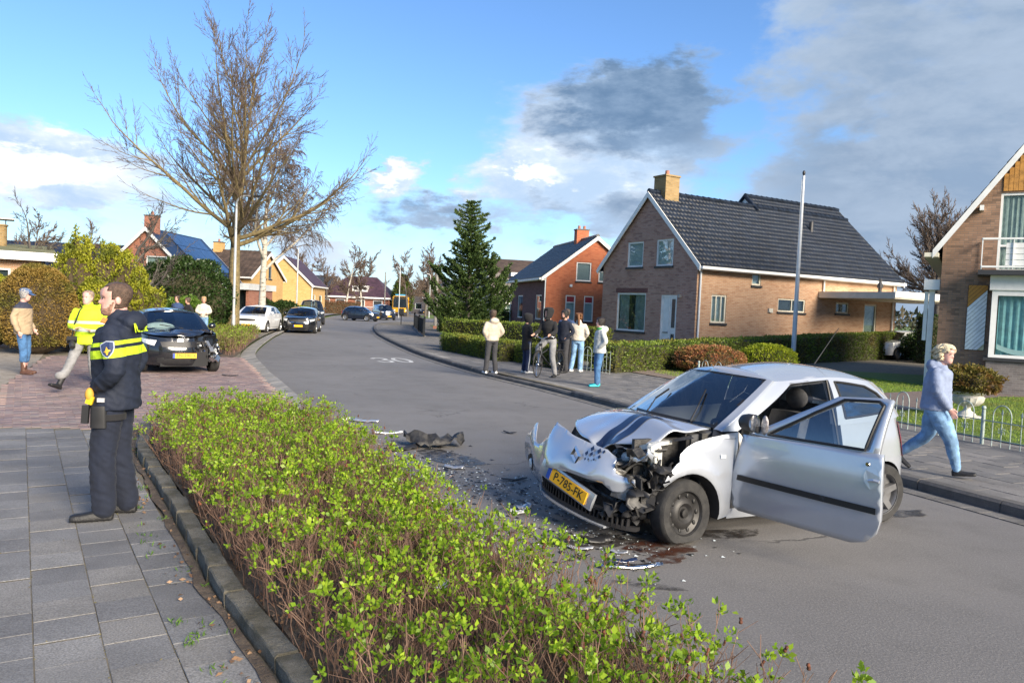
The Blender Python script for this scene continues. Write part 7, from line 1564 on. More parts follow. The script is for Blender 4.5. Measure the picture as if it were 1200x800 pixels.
def trees():
    # big verge tree
    P = [dict(n=18, kids=48, angle=lambda t: 1.46 - .88 * t, ratio=.53, wander=.02, up=.03, start=.44, taper=.87, rr=.55, shape=lambda t: 1.3 - .5 * t), dict(n=12, kids=12, angle=.60, ratio=.44, wander=.045, up=.04, start=.12, rr=.55), dict(n=8, kids=10, angle=.55, ratio=.46, wander=.06, up=.035, start=.15, rr=.5), dict(n=5, kids=3, angle=.5, ratio=.55, wander=.08, up=.04, rr=.6), dict(n=3, kids=0, angle=.5, ratio=.5, wander=.15, up=.03, cont=False)]
    bare_tree('tall bare tree with wide crown on the verge beside the lamp post', (-12.75, 34.9, .1), 21, 10.0, .33, P, BARK_OAK, BARK_TWIG, lean=(.0, 0, 1), thin=3, rmin=.0085)
    bare_tree('broad bare oak between the two houses', (32.0, 58, 0), 9, 8.2, .40, P, BARK_GREY, BARK_TWIG, thin=3, name='bare_oak', rmin=.016)
    # weeping birch behind it
    P = [dict(n=8, kids=12, angle=lambda t: 1.0 - .45 * t, ratio=.78, wander=.04, up=.03, start=.38, taper=.7, rr=.6), dict(n=10, kids=22, angle=.75, ratio=.36, wander=.10, up=.015, start=.25, rr=.5), dict(n=7, kids=11, angle=.8, ratio=.62, wander=.13, up=-.05, rr=.5), dict(n=6, kids=4, angle=.5, ratio=.7, wander=.10, up=-.17, rr=.6), dict(n=5, kids=0, angle=.4, ratio=.6, wander=.09, up=-.22, cont=False)]
    bare_tree('weeping birch with white trunk behind the tall verge tree', (-15.0, 45.5, .1), 14, 8.2, .24, P, BIRCH, BARK_TWIG, lean=(.04, 0, 1), name='birch_tree', thin=2, rmin=.011)
    # multi-stemmed small tree before the solar house
    P = [dict(n=5, kids=5, angle=.65, ratio=1.1, wander=.08, up=.02, start=.3, taper=.5, rr=.7), dict(n=8, kids=8, angle=.6, ratio=.45, wander=.13, up=.035, rr=.55), dict(n=6, kids=6, angle=.6, ratio=.5, wander=.15, up=.03, rr=.6), dict(n=4, kids=3, angle=.6, ratio=.55, wander=.15, up=.02, rr=.6), dict(n=3, kids=0, angle=.5, ratio=.5, wander=.15, up=.0, cont=False)]
    bare_tree('small bare garden tree in front of the solar house', (-15.0, 30.5, .1), 31, 3.0, .15, P, BARK_GREY, BARK_GREY, thin=2, lean=(-.15, 0, 1))
    bare_tree('spreading bare garden tree by the bungalow', (-18.6, 31.5, .1), 38, 2.9, .12, P, BARK_GREY, BARK_GREY, thin=2, lean=(-.3, 0, 1))
    # background trees
    P = [dict(n=8, kids=14, angle=.8, ratio=.5, wander=.05, up=.03, start=.25, taper=.8, rr=.5), dict(n=6, kids=12, angle=.65, ratio=.5, wander=.12, up=.02, rr=.55), dict(n=5, kids=8, angle=.6, ratio=.55, wander=.14, up=.03, rr=.6), dict(n=3, kids=0, angle=.5, ratio=.5, wander=.15, up=.0, cont=False)]
    lab = ['tall bare tree in the row beyond the junction', 'bare tree behind the far houses on the left']
    spots = [(-31, 128, 10.5, 0, BARK_GREY), (-34, 122, 9.5, 0, BARK_OAK), (-23.6, 108, 10.5, 0, BIRCH), (-22.2, 112, 10.0, 0, BIRCH), (-15.4, 112, 10.5, 0, BARK_GREY), (-13.6, 119, 11.5, 0, BARK_OAK), (-14.6, 132, 12, 0, BARK_OAK), (-15.6, 142, 11, 0, BARK_GREY), (-26.5, 140, 12, 0, BARK_GREY), (-19.0, 158, 13, 0, BARK_GREY), (-38, 140, 12, 0, BARK_OAK), (-45, 58, 8.5, 1, BARK_GREY), (-39.5, 62, 8.5, 1, BARK_GREY), (-36, 66, 8.0, 1, BARK_OAK), (-49, 64, 8.5, 1, BARK_GREY), (-33, 70, 7.5, 1, BARK_GREY)]
    protos = [bare_tree(lab[0], (-28, 134, 0), 50 + i, 7.2, .20, P, BARK_GREY, BARK_TWIG, group='bare street trees beyond the junction', thin=1, rmin=.033) for i in range(2)]
    for i, (x, y, h, l, m) in enumerate(spots):
        o = protos[i] if i < 2 else copy_tree(protos[i % 2]); o.location = (x, y, 0); o.rotation_euler.z = i * 1.3; o.scale = (h / 10.5,) * 3; o['label'] = lab[l]; o['group'] = 'bare street trees beyond the junction' if l == 0 else 'bare trees behind the left houses'
        if m is BIRCH:
            o['label'] = 'white-trunked birch standing in front of the hip-roofed house'; o['group'] = 'birches before the hip-roofed house'
            for ch in o.children:
                if ch.name.startswith('trunk'): ch.data = ch.data.copy(); ch.data.materials[0] = BIRCH
    # monkey puzzle tree: whorls of upswept spiky branches
    T = thing('monkey_puzzle_tree', 'conical dark monkey puzzle tree with spiky branches beside the pavement', 'tree', (-2.55, 43.0, .1)); rs = np.random.RandomState(4); rg = random.Random(8)
    MB().tube([(0, 0, 0), (0, 0, 3), (.03, 0, 7.6)], [.20, .14, .02], 10).build('trunk', BARK_GREY, T, smooth=60); C = []; D = []; tp0 = []; tp1 = []; rr = []
    for w in range(36):
        t = w / 36; z = .55 + 7.2 * t; L0 = 2.85 * (1 - t) ** .72 + .2; nb = rg.randint(7, 9)
        for b in range(nb):
            a = 2 * math.pi * b / nb + w * .7 + rg.uniform(-.3, .3); L = L0 * rg.uniform(.5, 1.15) * (.85 + .3 * math.sin(a * 2 + z)); p = Vector((0, 0, z)); dz = -.12 + .2 * t; n = max(5, int(L / .12))
            subs = [(p, Vector((math.cos(a), math.sin(a), dz)), L, n)]
            while subs:
                p, d, l, n = subs.pop()
                for i in range(n):
                    d = (d + Vector((rg.gauss(0, .05), rg.gauss(0, .05), .055))).normalized(); e = p + d * (l / n); tp0.append(p); tp1.append(e); rr.append(.028)
                    for q in range(9): C.append(p.lerp(e, q / 9)); D.append(d)
                    if l > .9 and i > n * .35 and rg.random() < .33: sd = d.copy(); sd.rotate(Matrix.Rotation(rg.choice((-1, 1)) * rg.uniform(.5, .9), 3, 'Z')); subs.append((e.copy(), sd, l * (1 - i / n) * .75, max(2, int(n * (1 - i / n) * .7))))
                    p = e
    C = np.array([tuple(v) for v in C]); D = np.array([tuple(v) for v in D]); n = len(C); rad = rs.normal(size=(n, 3)); rad = unit(rad - D * (rad * D).sum(1, keepdims=True)); V1, F1 = leaf_quads(C, unit(rad + D * .75), rs.uniform(.10, .16, n), .055, rs, -.2); V2, F2 = tubes_np([tuple(v) for v in tp0], [tuple(v) for v in tp1], rr, rr, 4)
    np_mesh('crown', *cat([(V1, F1), (V2, F2)]), leaf_mat('araucaria', (.030, .062, .018), (.085, .125, .034), None, .45, .1), T)['kind'] = 'stuff'
trees()

# ---- clipped hedges and shrubs
def shell_leaves(P, N, rs, size, jit=.02, up=.35):
    n = len(P); D = unit(N + rs.normal(size=(n, 3)) * .55 + np.array([[0, 0, up]])); return leaf_quads(P + rs.normal(size=(n, 3)) * jit, D, rs.uniform(.7, 1.3, n) * size, size * .62, rs)
def hedge(label, a, b, w, h0, h1, m, n, core, name='clipped_hedge', size=.05, seed=1, z=.12, cat_='hedge', group=None, hb=None):
    """box hedge from a to b (ground points), width w, height h0 at a to h1 at b"""
    rs = np.random.RandomState(seed); a = np.array([*a, 0.]); b = np.array([*b, 0.]); L = np.linalg.norm(b - a); U = (b - a) / L; S = np.array([U[1], -U[0], 0]); Z = np.array([0, 0, 1.]); T = thing(name, label, cat_, (a[0], a[1], z), 0, group); H = lambda t: h0 + (h1 - h0) * t
    def wob(P): return np.array([mnoise.noise((p[0] * 1.6, p[1] * 1.6, p[2] * 1.6 + seed)) * .05 + mnoise.noise((p[0] * 5, p[1] * 5, p[2] * 5)) * .02 for p in P])[:, None]
    areas = [L * (h0 + h1) / 2, L * (h0 + h1) / 2, L * w, w * h0, w * h1]; cnt = [int(n * q / sum(areas)) for q in areas]; PP = []; NN = []
    for k, c in enumerate(cnt):
        t, s, q = rs.rand(c), rs.rand(c) - .5, rs.rand(c) ** .85
        if k < 2: sg = 1 if k == 0 else -1; P = U * (t * L)[:, None] + S * (sg * w / 2) + Z * (q * (h0 + (h1 - h0) * t))[:, None]; N = np.repeat((S * sg)[None], c, 0)
        elif k == 2: P = U * (t * L)[:, None] + S * (s * w)[:, None] + Z * (h0 + (h1 - h0) * t)[:, None]; N = np.repeat(Z[None], c, 0)
        else: e = 0 if k == 3 else 1; P = U * (e * L) + S * (s * w)[:, None] + Z * (q * H(e))[:, None]; N = np.repeat((U * (1 if e else -1))[None], c, 0)
        PP.append(P + N * wob(P)); NN.append(N)
    V, F = shell_leaves(np.concatenate(PP), np.concatenate(NN), rs, size); np_mesh('foliage', V, F, m, T)['kind'] = 'stuff'
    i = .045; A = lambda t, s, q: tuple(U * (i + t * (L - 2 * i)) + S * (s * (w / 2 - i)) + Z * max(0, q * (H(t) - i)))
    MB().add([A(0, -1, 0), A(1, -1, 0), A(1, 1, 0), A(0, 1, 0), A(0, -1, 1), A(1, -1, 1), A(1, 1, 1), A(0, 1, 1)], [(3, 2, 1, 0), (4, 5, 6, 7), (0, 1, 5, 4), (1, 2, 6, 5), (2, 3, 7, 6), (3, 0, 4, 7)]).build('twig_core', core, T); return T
def mound(label, loc, rx, ry, h, m, n, core, size=.045, seed=1, name='round_shrub', squat=0.0, lump=.08, taper=0.0, group=None, spike=0.0):
    """rounded shrub: leaves over a lumpy ellipsoid standing on the ground"""
    rs = np.random.RandomState(seed); T = thing(name, label, 'shrub', loc, 0, group); d = unit(rs.normal(size=(n, 3))); d[:, 2] = np.where(d[:, 2] < -.75, -d[:, 2], d[:, 2])
    def surf(d, k=1.0):
        z = d[:, 2]; zz = np.sign(z) * np.abs(z) ** (1 + squat); tp = 1 - taper * np.clip((z + 1) / 2, 0, 1); l = np.array([1 + lump * (mnoise.noise((q[0] * 2.2 + seed, q[1] * 2.2, q[2] * 2.2)) * 1.3 + .5 * mnoise.noise((q[0] * 6, q[1] * 6 + seed, q[2] * 6))) for q in d]); return np.stack([d[:, 0] * rx * tp * l, d[:, 1] * ry * tp * l, (zz * .5 + .5) * h * (1 + (l - 1) * .5)], 1) * k
    P = surf(d); depth = 1 - .14 * rs.rand(n)[:, None] ** 2; P[:, :2] *= depth; V, F = shell_leaves(P, d, rs, size, size * .4, .35 + spike); np_mesh('foliage', V, F, m, T)['kind'] = 'stuff'
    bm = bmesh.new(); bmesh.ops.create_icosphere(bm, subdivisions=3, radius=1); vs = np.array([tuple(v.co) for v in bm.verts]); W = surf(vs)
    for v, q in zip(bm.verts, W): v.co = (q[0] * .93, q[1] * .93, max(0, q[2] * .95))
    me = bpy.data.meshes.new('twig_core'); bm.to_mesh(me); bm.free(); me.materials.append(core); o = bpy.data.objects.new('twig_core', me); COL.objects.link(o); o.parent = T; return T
def shrub_stuff(label, pts, hgt, m, core, name, seed=1, size=.05, per=60):
    pass
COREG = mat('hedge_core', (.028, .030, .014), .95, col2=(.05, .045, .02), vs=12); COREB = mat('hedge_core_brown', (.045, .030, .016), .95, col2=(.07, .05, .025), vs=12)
HG = leaf_mat('privet', (.095, .150, .020), (.18, .24, .035), (.21, .16, .04), .5, .2, .9); BOX = leaf_mat('box_green', (.085, .135, .018), (.165, .215, .03), (.20, .20, .03), .5, .2, 1.2); DKG = leaf_mat('dark_laurel', (.018, .040, .012), (.045, .080, .020), None, .35, .15)
GOLD = leaf_mat('gold_thuja', (.21, .24, .016), (.36, .35, .03), (.12, .15, .02), .6, .25, 1.6); BRN = leaf_mat('brown_yew', (.19, .125, .030), (.30, .195, .045), (.15, .145, .028), .6, .15, 1.4); BEECH = leaf_mat('beech_brown', (.16, .07, .03), (.24, .11, .05)); PIERIS = leaf_mat('pieris_red', (.33, .10, .055), (.40, .24, .10), (.12, .15, .03), .45, .3, 5.0); LIME = leaf_mat('lime_spiraea', (.26, .33, .02), (.42, .45, .03), (.15, .22, .02), .5, .3, 4.0); OLIVE = leaf_mat('urn_shrub', (.10, .105, .02), (.22, .17, .04), (.20, .09, .03), .5, .25, 3.0)
def shrubs():
    hedge('long clipped hedge in front of the brown brick house', (2.75, 23.2), (22.0, 43.2), 1.0, .80, 1.40, HG, 30000, COREG, size=.075, seed=3)
    hedge('tall box hedge behind the youth in beige', (-2.6, 32.6), (3.4, 28.0), .9, 1.18, 1.18, BOX, 13000, COREG, size=.065, seed=4)
    hedge('low broad box hedge along the pavement', (-2.35, 31.0), (.05, 25.9), 1.1, .62, .62, BOX, 11000, COREG, size=.06, seed=5)
    hedge('small square box hedge beside the garden entrance', (.55, 25.9), (1.75, 23.9), 1.0, .60, .60, BOX, 6500, COREG, size=.055, seed=6)
    hedge('dark hedge block left of the monkey puzzle tree', (-4.9, 52.5), (-2.8, 53.5), 1.2, 1.7, 1.7, BOX, 3500, COREG, size=.10, seed=7)
    hedge('dark hedge block right of the monkey puzzle tree', (-1.0, 56), (2.2, 55), 1.0, 1.6, 1.6, HG, 4500, COREG, size=.10, seed=8)
    hedge('brown beech hedge before the hip-roofed house', (-36, 104), (-21.5, 107.5), 1.0, 1.6, 1.6, BEECH, 5000, COREB, size=.16, seed=9)
    hedge('ivy-clad block at the carport corner', (19.9, 37.2), (20.9, 37.8), .8, 2.3, 2.3, DKG, 3500, COREG, size=.09, seed=10)
    mound('rusty red pieris mound beside the yellow shrub', (6.35, 24.6, .12), 1.12, 1.0, .82, PIERIS, 11000, COREB, .06, 3, squat=-.25, name='red_shrub'); mound('yellow-green round shrub by the flagpole', (8.75, 26.2, .12), .95, .9, .90, LIME, 9000, COREG, .06, 4, squat=-.2, name='lime_shrub')
    mound('dark glossy laurel bush at the end of the long hedge', (21.5, 39.6, .12), 1.5, 1.2, 1.35, DKG, 6000, COREG, .11, 5, name='laurel_bush', lump=.15)
    mound('giant brown egg-shaped clipped yew on the forecourt', (-12.95, 20.9, .1), 1.02, 1.0, 2.40, BRN, 26000, COREB, .05, 6, name='egg_topiary', squat=-.12, lump=.03, taper=.12)
    for i, (x, y, r, h) in enumerate([(-13.45, 23.6, 1.0, 3.15), (-12.6, 24.2, .95, 3.0), (-14.2, 24.8, .8, 2.7), (-11.85, 24.4, .75, 2.3), (-12.35, 22.9, .75, 1.9)]): mound(['tallest golden conifer in the clump behind the egg-shaped yew', 'second golden conifer, just behind the tallest one', 'golden conifer hidden behind the egg-shaped yew', 'low golden conifer on the drive side of the clump', 'short golden conifer in front of the tallest one'][i], (x, y, .1), r, r, h, GOLD, 8500, COREB, .075, 20 + i, name='golden_conifer', taper=.42, lump=.42, group='golden conifers behind the egg-shaped yew', spike=.9)
    mound('small golden ball conifer left of the egg-shaped yew', (-15.3, 22.5, .1), .8, .8, 2.15, GOLD, 6000, COREB, .06, 31, name='ball_conifer', lump=.05)
    mound('low green shrub at the foot of the golden conifers', (-11.15, 22.9, .1), .6, .5, .85, BOX, 4500, COREG, .06, 33, name='low_shrub', lump=.2)
    mound('low green shrub between yew and conifers', (-12.0, 21.9, .1), .55, .5, .9, BOX, 4500, COREG, .06, 34, name='low_shrub', lump=.2)
    hedge('golden clipped hedge block by the man in navy', (-14.6, 29.2), (-13.4, 29.2), .8, 1.75, 1.75, GOLD, 4500, COREB, size=.07, seed=35)
    mound('large dark holly bush in front of the solar house', (-14.4, 33.6, .1), 2.0, 1.5, 3.3, DKG, 13000, COREG, .12, 36, name='holly_bush', lump=.18); mound('glossy laurel beside the three onlookers', (-13.4, 31.3, .1), .9, .8, 1.6, LIME if False else leaf_mat('laurel_bright', (.06, .13, .02), (.14, .22, .03)), 4500, COREG, .11, 37, name='laurel_bush', lump=.2)
    for i, (x, y, r, h, mm) in enumerate([(-17.2, 51.5, 1.5, 1.7, DKG), (-15.6, 52.5, 1.2, 1.5, DKG), (-14.7, 53.5, .7, 1.2, LIME)]): mound(['dark evergreen bush behind the white sedan', 'second dark evergreen bush behind the black sedan', 'yellow bush beside the dark people carrier'][i], (x, y, .1), r, r * .8, h, mm, 3500, COREG, .13, 40 + i, name='evergreen_bush', lump=.2)
    mound('tall dark conifer beyond the far junction', (-19.0, 131, 0), 2.2, 2.2, 6.5, leaf_mat('far_conifer', (.05, .09, .015), (.10, .14, .02)), 3500, COREG, .3, 50, name='far_conifer', taper=.5, lump=.15)
shrubs()

# ---- rose bed in the foreground
def rose_bed():
    rs = np.random.RandomState(77); rg = random.Random(77); xs = [p[0] for p in bed_poly]; ys = [p[1] for p in bed_poly]; st0 = []; st1 = []; sr0 = []; sr1 = []; RC = []; RD = []; RS = []; hips = []
    inner = [(3.0, .2), (.55, 1.2), (-.84, 3.5), (-1.62, 4.70), (-2.84, 6.73), (-3.92, 8.45), (-4.55, 9.8), (-4.35, 10.2), (-3.4, 10.6), (-2.35, 10.0), (-.68, 6.4), (1.35, 2.6), (2.5, .4)]
    n = 0
    while n < 5000:
        x, y = rg.uniform(-5, 2.5), rg.uniform(1.0, 11.2)
        if not inpoly(x, y, inner): continue
        n += 1; h = rg.uniform(.24, .51) * (1.0 + .18 * mnoise.noise((x * .9, y * .9, 0))); h *= 1.12 if rg.random() < .12 else 1
        p = Vector((x, y, .14)); d = Vector((rg.gauss(0, .22), rg.gauss(0, .22), 1)).normalized(); k = 5; r = rg.uniform(.0028, .0050); tip = None
        for i in range(k):
            d = (d + Vector((rg.gauss(0, .13), rg.gauss(0, .13), .03))).normalized(); e = p + d * (h / k); st0.append(tuple(p)); st1.append(tuple(e)); sr0.append(r * (1 - .13 * i)); sr1.append(r * (1 - .13 * (i + 1)))
            if i >= 1:
                for _ in range(2 if i > 1 else 1):
                    if rg.random() < .62:
                        q = p.lerp(e, rg.random()); t = (d + Vector((rg.gauss(0, .8), rg.gauss(0, .8), .2))).normalized(); L = rg.uniform(.03, .13); f = q + t * L; st0.append(tuple(q)); st1.append(tuple(f)); sr0.append(r * .6); sr1.append(r * .35)
                        if rg.random() < (.005 + .034 * i): RC.append(tuple(f)); RD.append(tuple(t)); RS.append(rg.uniform(.7, 1.1))
            p = e
        if rg.random() < .39: RC.append(tuple(p)); RD.append(tuple(d)); RS.append(rg.uniform(.9, 1.35))
        if rg.random() < .17: hips.append((p + d * .03, rg.uniform(.006, .011)))
    V, F = tubes_np(st0, st1, sr0, sr1, 3); B = bpy.data.objects.new('rose_bushes', None); COL.objects.link(B); tag(B, 'bed of young rose bushes with fresh green leaves between pavement and road', 'rose bed', kind='stuff'); np_mesh('stems', V, F, mat('rose_stem', (.105, .056, .040), .85, col2=(.24, .15, .105), vs=6), B)['kind'] = 'stuff'
    # each shoot tip carries a tuft of small compound leaves
    C = np.array(RC); D = unit(np.array(RD)); S = np.array(RS); k = 21; nC = len(C); a = rs.rand(nC, k) * 2 * np.pi; tilt = rs.uniform(.15, 1.25, (nC, k)); ref = unit(np.cross(D, np.array([[.3, .9, .1]]))); r2 = np.cross(D, ref)
    dirs = D[:, None] * np.cos(tilt)[..., None] + (ref[:, None] * np.cos(a)[..., None] + r2[:, None] * np.sin(a)[..., None]) * np.sin(tilt)[..., None]; dist = rs.uniform(.002, .048, (nC, k)) * S[:, None]; base = C[:, None] + dirs * dist[..., None]; keep = rs.rand(nC, k) < rs.uniform(.55, 1.0, (nC, 1)); dirs = (dirs + rs.normal(size=dirs.shape) * .45)[keep]; base = base[keep]; sz = (np.repeat(S[:, None], k, 1) * rs.uniform(.013, .034, (nC, k)))[keep]
    V, F = leaf_quads(base, dirs, sz, sz * .66, rs, .15); np_mesh('leaves', V, F, leaf_mat('rose_leaf', (.14, .27, .016), (.37, .50, .04), (.21, .35, .025), .42, .38, 2.0), B)['kind'] = 'stuff'
    m = MB()
    for c, r in hips: m.sphere(c, r, 6, 4); m.tube([c, c + Vector((rg.uniform(-.01, .01), rg.uniform(-.01, .01), .018))], [r * .5, r * .9], 5)
    m.build('rose_hips', mat('dry_hip', (.045, .018, .012), .8, col2=(.16, .05, .02), vs=20), B, smooth=180)['kind'] = 'stuff'
    # leaf litter
    pts = []
    while len(pts) < 5200:
        x, y = rg.uniform(-5, 2.5), rg.uniform(1.0, 11.2)
        if inpoly(x, y, inner): pts.append((x, y, .165 + .05 * mnoise.noise((x * 1.3, y * 1.3, 0)) + rg.uniform(0, .02)))
        elif rg.random() < .35 and bkx(y) - .34 < x < bkx(y) - .08: pts.append((x, y, .13 + rg.uniform(0, .012)))
    P = np.array(pts); nd = unit(rs.normal(size=P.shape) * np.array([[1, 1, .28]])); V, F = leaf_quads(P, nd, rs.uniform(.018, .045, len(P)), .02, rs, .1); o = np_mesh('leaf_litter', V, F, leaf_mat('dead_leaf', (.14, .075, .04), (.30, .20, .13), (.08, .05, .035), .9, 0)); tag(o, 'dead brown leaves lying under the rose bushes', 'leaf litter', kind='stuff')
    # weeds along the kerb
    P = []
    for _ in range(46):
        y = rg.uniform(2.6, 9.8); x = bkx(y) - rg.uniform(.10, .42); nn = rg.randint(5, 16)
        for q in range(nn): P.append((x + rg.gauss(0, .025), y + rg.gauss(0, .025), .125))
    P = np.array(P); V, F = leaf_quads(P, unit(rs.normal(size=P.shape) * .7 + np.array([[0, 0, .8]])), rs.uniform(.02, .05, len(P)), .009, rs); tag(np_mesh('weeds', V, F, leaf_mat('weed', (.06, .13, .02), (.14, .24, .04))), 'small weeds sprouting along the mossy kerb', 'weeds', kind='stuff')
rose_bed()
def verge_plants():
    rs = np.random.RandomState(5); rg = random.Random(5); poly = [(-8.2, 22.7), (-8.95, 25.6), (-10.2, 30), (-11.3, 34.2), (-13.9, 35), (-13.6, 31), (-11.2, 24.5), (-9.6, 22.7)]; P = []; s0 = []; s1 = []
    while len(P) < 15000:
        x, y = rg.uniform(-16, -8), rg.uniform(22, 36)
        if not inpoly(x, y, poly): continue
        h = (.52 + .14 * mnoise.noise((x * 1.2, y * 1.2, 3)))
        for q in range(7): z = h * rg.uniform(.25, 1.05); P.append((x + rg.gauss(0, .08), y + rg.gauss(0, .08), .14 + z))
        s0.append((x, y, .12)); s1.append((x + rg.gauss(0, .06), y + rg.gauss(0, .06), .14 + h))
    P = np.array(P); V, F = leaf_quads(P, unit(rs.normal(size=P.shape) + np.array([[0, 0, .8]])), rs.uniform(.04, .085, len(P)), .04, rs); B = bpy.data.objects.new('verge_shrubs', None); COL.objects.link(B); tag(B, 'low green shrubs filling the verge bed round the tall tree', 'shrubs', kind='stuff'); np_mesh('leaves', V, F, leaf_mat('verge_leaf', (.12, .19, .02), (.25, .32, .035), (.15, .12, .04), .5, .3, 1.0), B)['kind'] = 'stuff'
    V, F = tubes_np(s0, s1, [.006] * len(s0), [.003] * len(s0), 3); np_mesh('stems', V, F, MATS['rose_stem'], B)['kind'] = 'stuff'
    # lawn blades on the near right lawns
    lawn = [(5.6, 19.6), (7.2, 14.8), (9.4, 8.4), (13.5, 2), (22, 6), (22, 22), (13, 22), (11, 27), (4.9, 25.5), (4.4, 23.5)]; path = [(7.6, 18.9), (9.2, 19.6), (11.3, 21.0), (13.6, 22.4), (16, 23.0), (26, 22.5), (26, 20.8), (16, 20.9), (13, 20.3), (11.2, 18.8), (9.7, 17.3), (8.7, 16.3), (7.4, 15.6), (6.9, 16.9)]; G = []
    while len(G) < 42000:
        y = 2 + 25.5 * rg.random() ** 1.0; x = rg.uniform(4, 22)
        if x / max(y, .1) > .78 or not inpoly(x, y, lawn) or inpoly(x, y, path): continue
        G.append((x, y, .13))
    G = np.array(G); V, F = leaf_quads(G, unit(rs.normal(size=G.shape) * .45 + np.array([[0, 0, 1.]])), rs.uniform(.025, .065, len(G)), .012, rs); tag(np_mesh('lawn_grass', V, F, leaf_mat('grass_blade', (.13, .22, .025), (.25, .34, .045), (.24, .26, .05), .6, .3, .7)), 'short green lawn grass in the front gardens', 'grass', kind='stuff')
verge_plants()

def small_growth():
    rs = np.random.RandomState(15); rg = random.Random(15); P = []
    for i in range(-6, 28):           # moss and crumbs in the joints of the tiles
        for j in range(-9, 2):
            for _ in range(16):
                if rg.random() < .5: c = pl_o + UD * (.302 * (i + rg.random())) + VD * (.302 * j + rg.gauss(0, .004))
                else: c = pl_o + UD * (.302 * (i + (0 if j % 2 else .5)) + rg.gauss(0, .004)) + VD * (.302 * (j + rg.random()))
                if 2.5 < c.y < 9.9 and c.x < bkx(c.y) - .2 and mnoise.noise((c.x * 1.7, c.y * 1.7, 4)) > -.25: P.append((c.x, c.y, .1175))
    P = np.array(P); V, F = leaf_quads(P, unit(rs.normal(size=P.shape) * np.array([[1, 1, .3]])), rs.uniform(.006, .018, len(P)), .009, rs, 0.0); tag(np_mesh('joint_moss', V, F, leaf_mat('moss', (.075, .075, .03), (.17, .15, .08), (.05, .045, .035), .95, 0)), 'moss and crumbs in the joints of the tiled pavement', 'moss', kind='stuff')
    Q = []                            # distant wood closing the horizon
    while len(Q) < 9000:
        a = rg.uniform(-1.05, 1.05); d = rg.uniform(215, 300); h = 5.5 + 3.5 * mnoise.noise((a * 14, 0, 0)) + 2 * mnoise.noise((a * 50, 1, 0)); Q.append((d * math.sin(a), d * math.cos(a), rg.random() ** .8 * max(2, h)))
    Q = np.array(Q); V, F = leaf_quads(Q, unit(rs.normal(size=Q.shape) + np.array([[0, 0, .6]])), rs.uniform(1.2, 2.6, len(Q)), .9, rs); tag(np_mesh('far_wood', V, F, leaf_mat('far_wood', (.075, .062, .045), (.12, .105, .07), (.06, .075, .035), .95, .1, .03)), 'distant bare wood along the horizon behind the houses', 'wood', kind='stuff')
small_growth()
# ================================================================ street furniture, fences, debris
GALV = mat('galvanised', (.42, .44, .45), .45, metal=.3, var=.1, vs=5); POLEW = mat('pole_white', (.62, .64, .66), .4, var=.05); PALEGREEN = mat('fence_paint', (.30, .36, .34), .6, var=.2, vs=12, bump=.2); BLACKM = mat('black_metal', (.012, .014, .016), .45)
def lamp(label, loc, h, arm, rz, group=None):
    T = thing('street_lamp', label, 'street lamp', loc, rz, group); MB().tube([(0, 0, 0), (0, 0, 1.0)], [.085, .085], 12).tube([(0, 0, 1.0), (0, 0, h - .35)] + [(arm * .35 * (1 - math.cos(a)), 0, h - .35 + .35 * math.sin(a)) for a in [R(15 * i) for i in range(1, 7)]] + [(arm * .6, 0, h)], [.065, .055] + [.045] * 6 + [.04], 10).build('pole', GALV, T, smooth=60)
    MB().loft([[(x, w, z) for w, z in ((-.07 * k, h - .03), (-.10 * k, h + .01), (0, h + .06), (.10 * k, h + .01), (.07 * k, h - .03))] for x, k in ((arm * .55, .5), (arm * .62, 1), (arm * .95, 1), (arm, .4))]).build('lamp_head', DARKSILL, T, smooth=40)
lamp('grey street lamp with curved arm beside the tall verge tree', (-12.15, 33.4, .1), 6.15, 1.15, R(0))
lamp('street lamp behind the black sedan', (-17.35, 61.5, .1), 6.1, 1.15, R(0)); lamp('street lamp on the pavement corner in front of the bus', (-14.3, 96, .1), 6.3, 1.0, R(180)); lamp('street lamp right of the bus on the far pavement', (-11.6, 106, .1), 6.0, 1.0, R(200))
T = thing('flagpole', 'tall white flagpole with dark finial on the lawn', 'flagpole', (11.3, 30.8, .12)); MB().tube([(0, 0, 0), (0, 0, 7.55)], [.095, .05], 14).build('pole', POLEW, T, smooth=60); MB().sphere((0, 0, 7.66), (.06, .06, .10), 12, 8).tube([(0, 0, 7.5), (0, 0, 7.6)], .03, 8).build('finial', DARKSILL, T, smooth=60); MB().box(-.35, -.3, -.04, .35, .3, .08).build('base', PALE, T); MB().tube([(-.10, -.02, .6), (-.07, -.02, 7.4)], .006, 5).build('halyard', WHITE, T)
T = thing('utility_pole', 'thin pale pole beyond the junction left of the bus', 'pole', (-19.8, 118, 0)); MB().tube([(0, 0, 0), (0, 0, 6.6)], [.12, .08], 8).build('shaft', PALE, T)
T = thing('utility_pole', 'concrete post at the hedge corner right of the bus', 'pole', (-5.9, 58.5, 0)); MB().tube([(0, 0, 0), (0, 0, 4.2)], [.13, .11], 8).build('shaft', PALE, T); MB().box(-.14, -.14, 0, .14, .14, .3).build('foot', BR_RED, T)
T = thing('litter_bin', 'small dark post box at the end of the black fence', 'bin', (-9.6, 66, .12)); MB().tube([(0, 0, 0), (0, 0, .8)], .04, 6).build('post', BLACKM, T); MB().box(-.2, -.2, .8, .2, .2, 1.35).build('box', BLACKM, T)

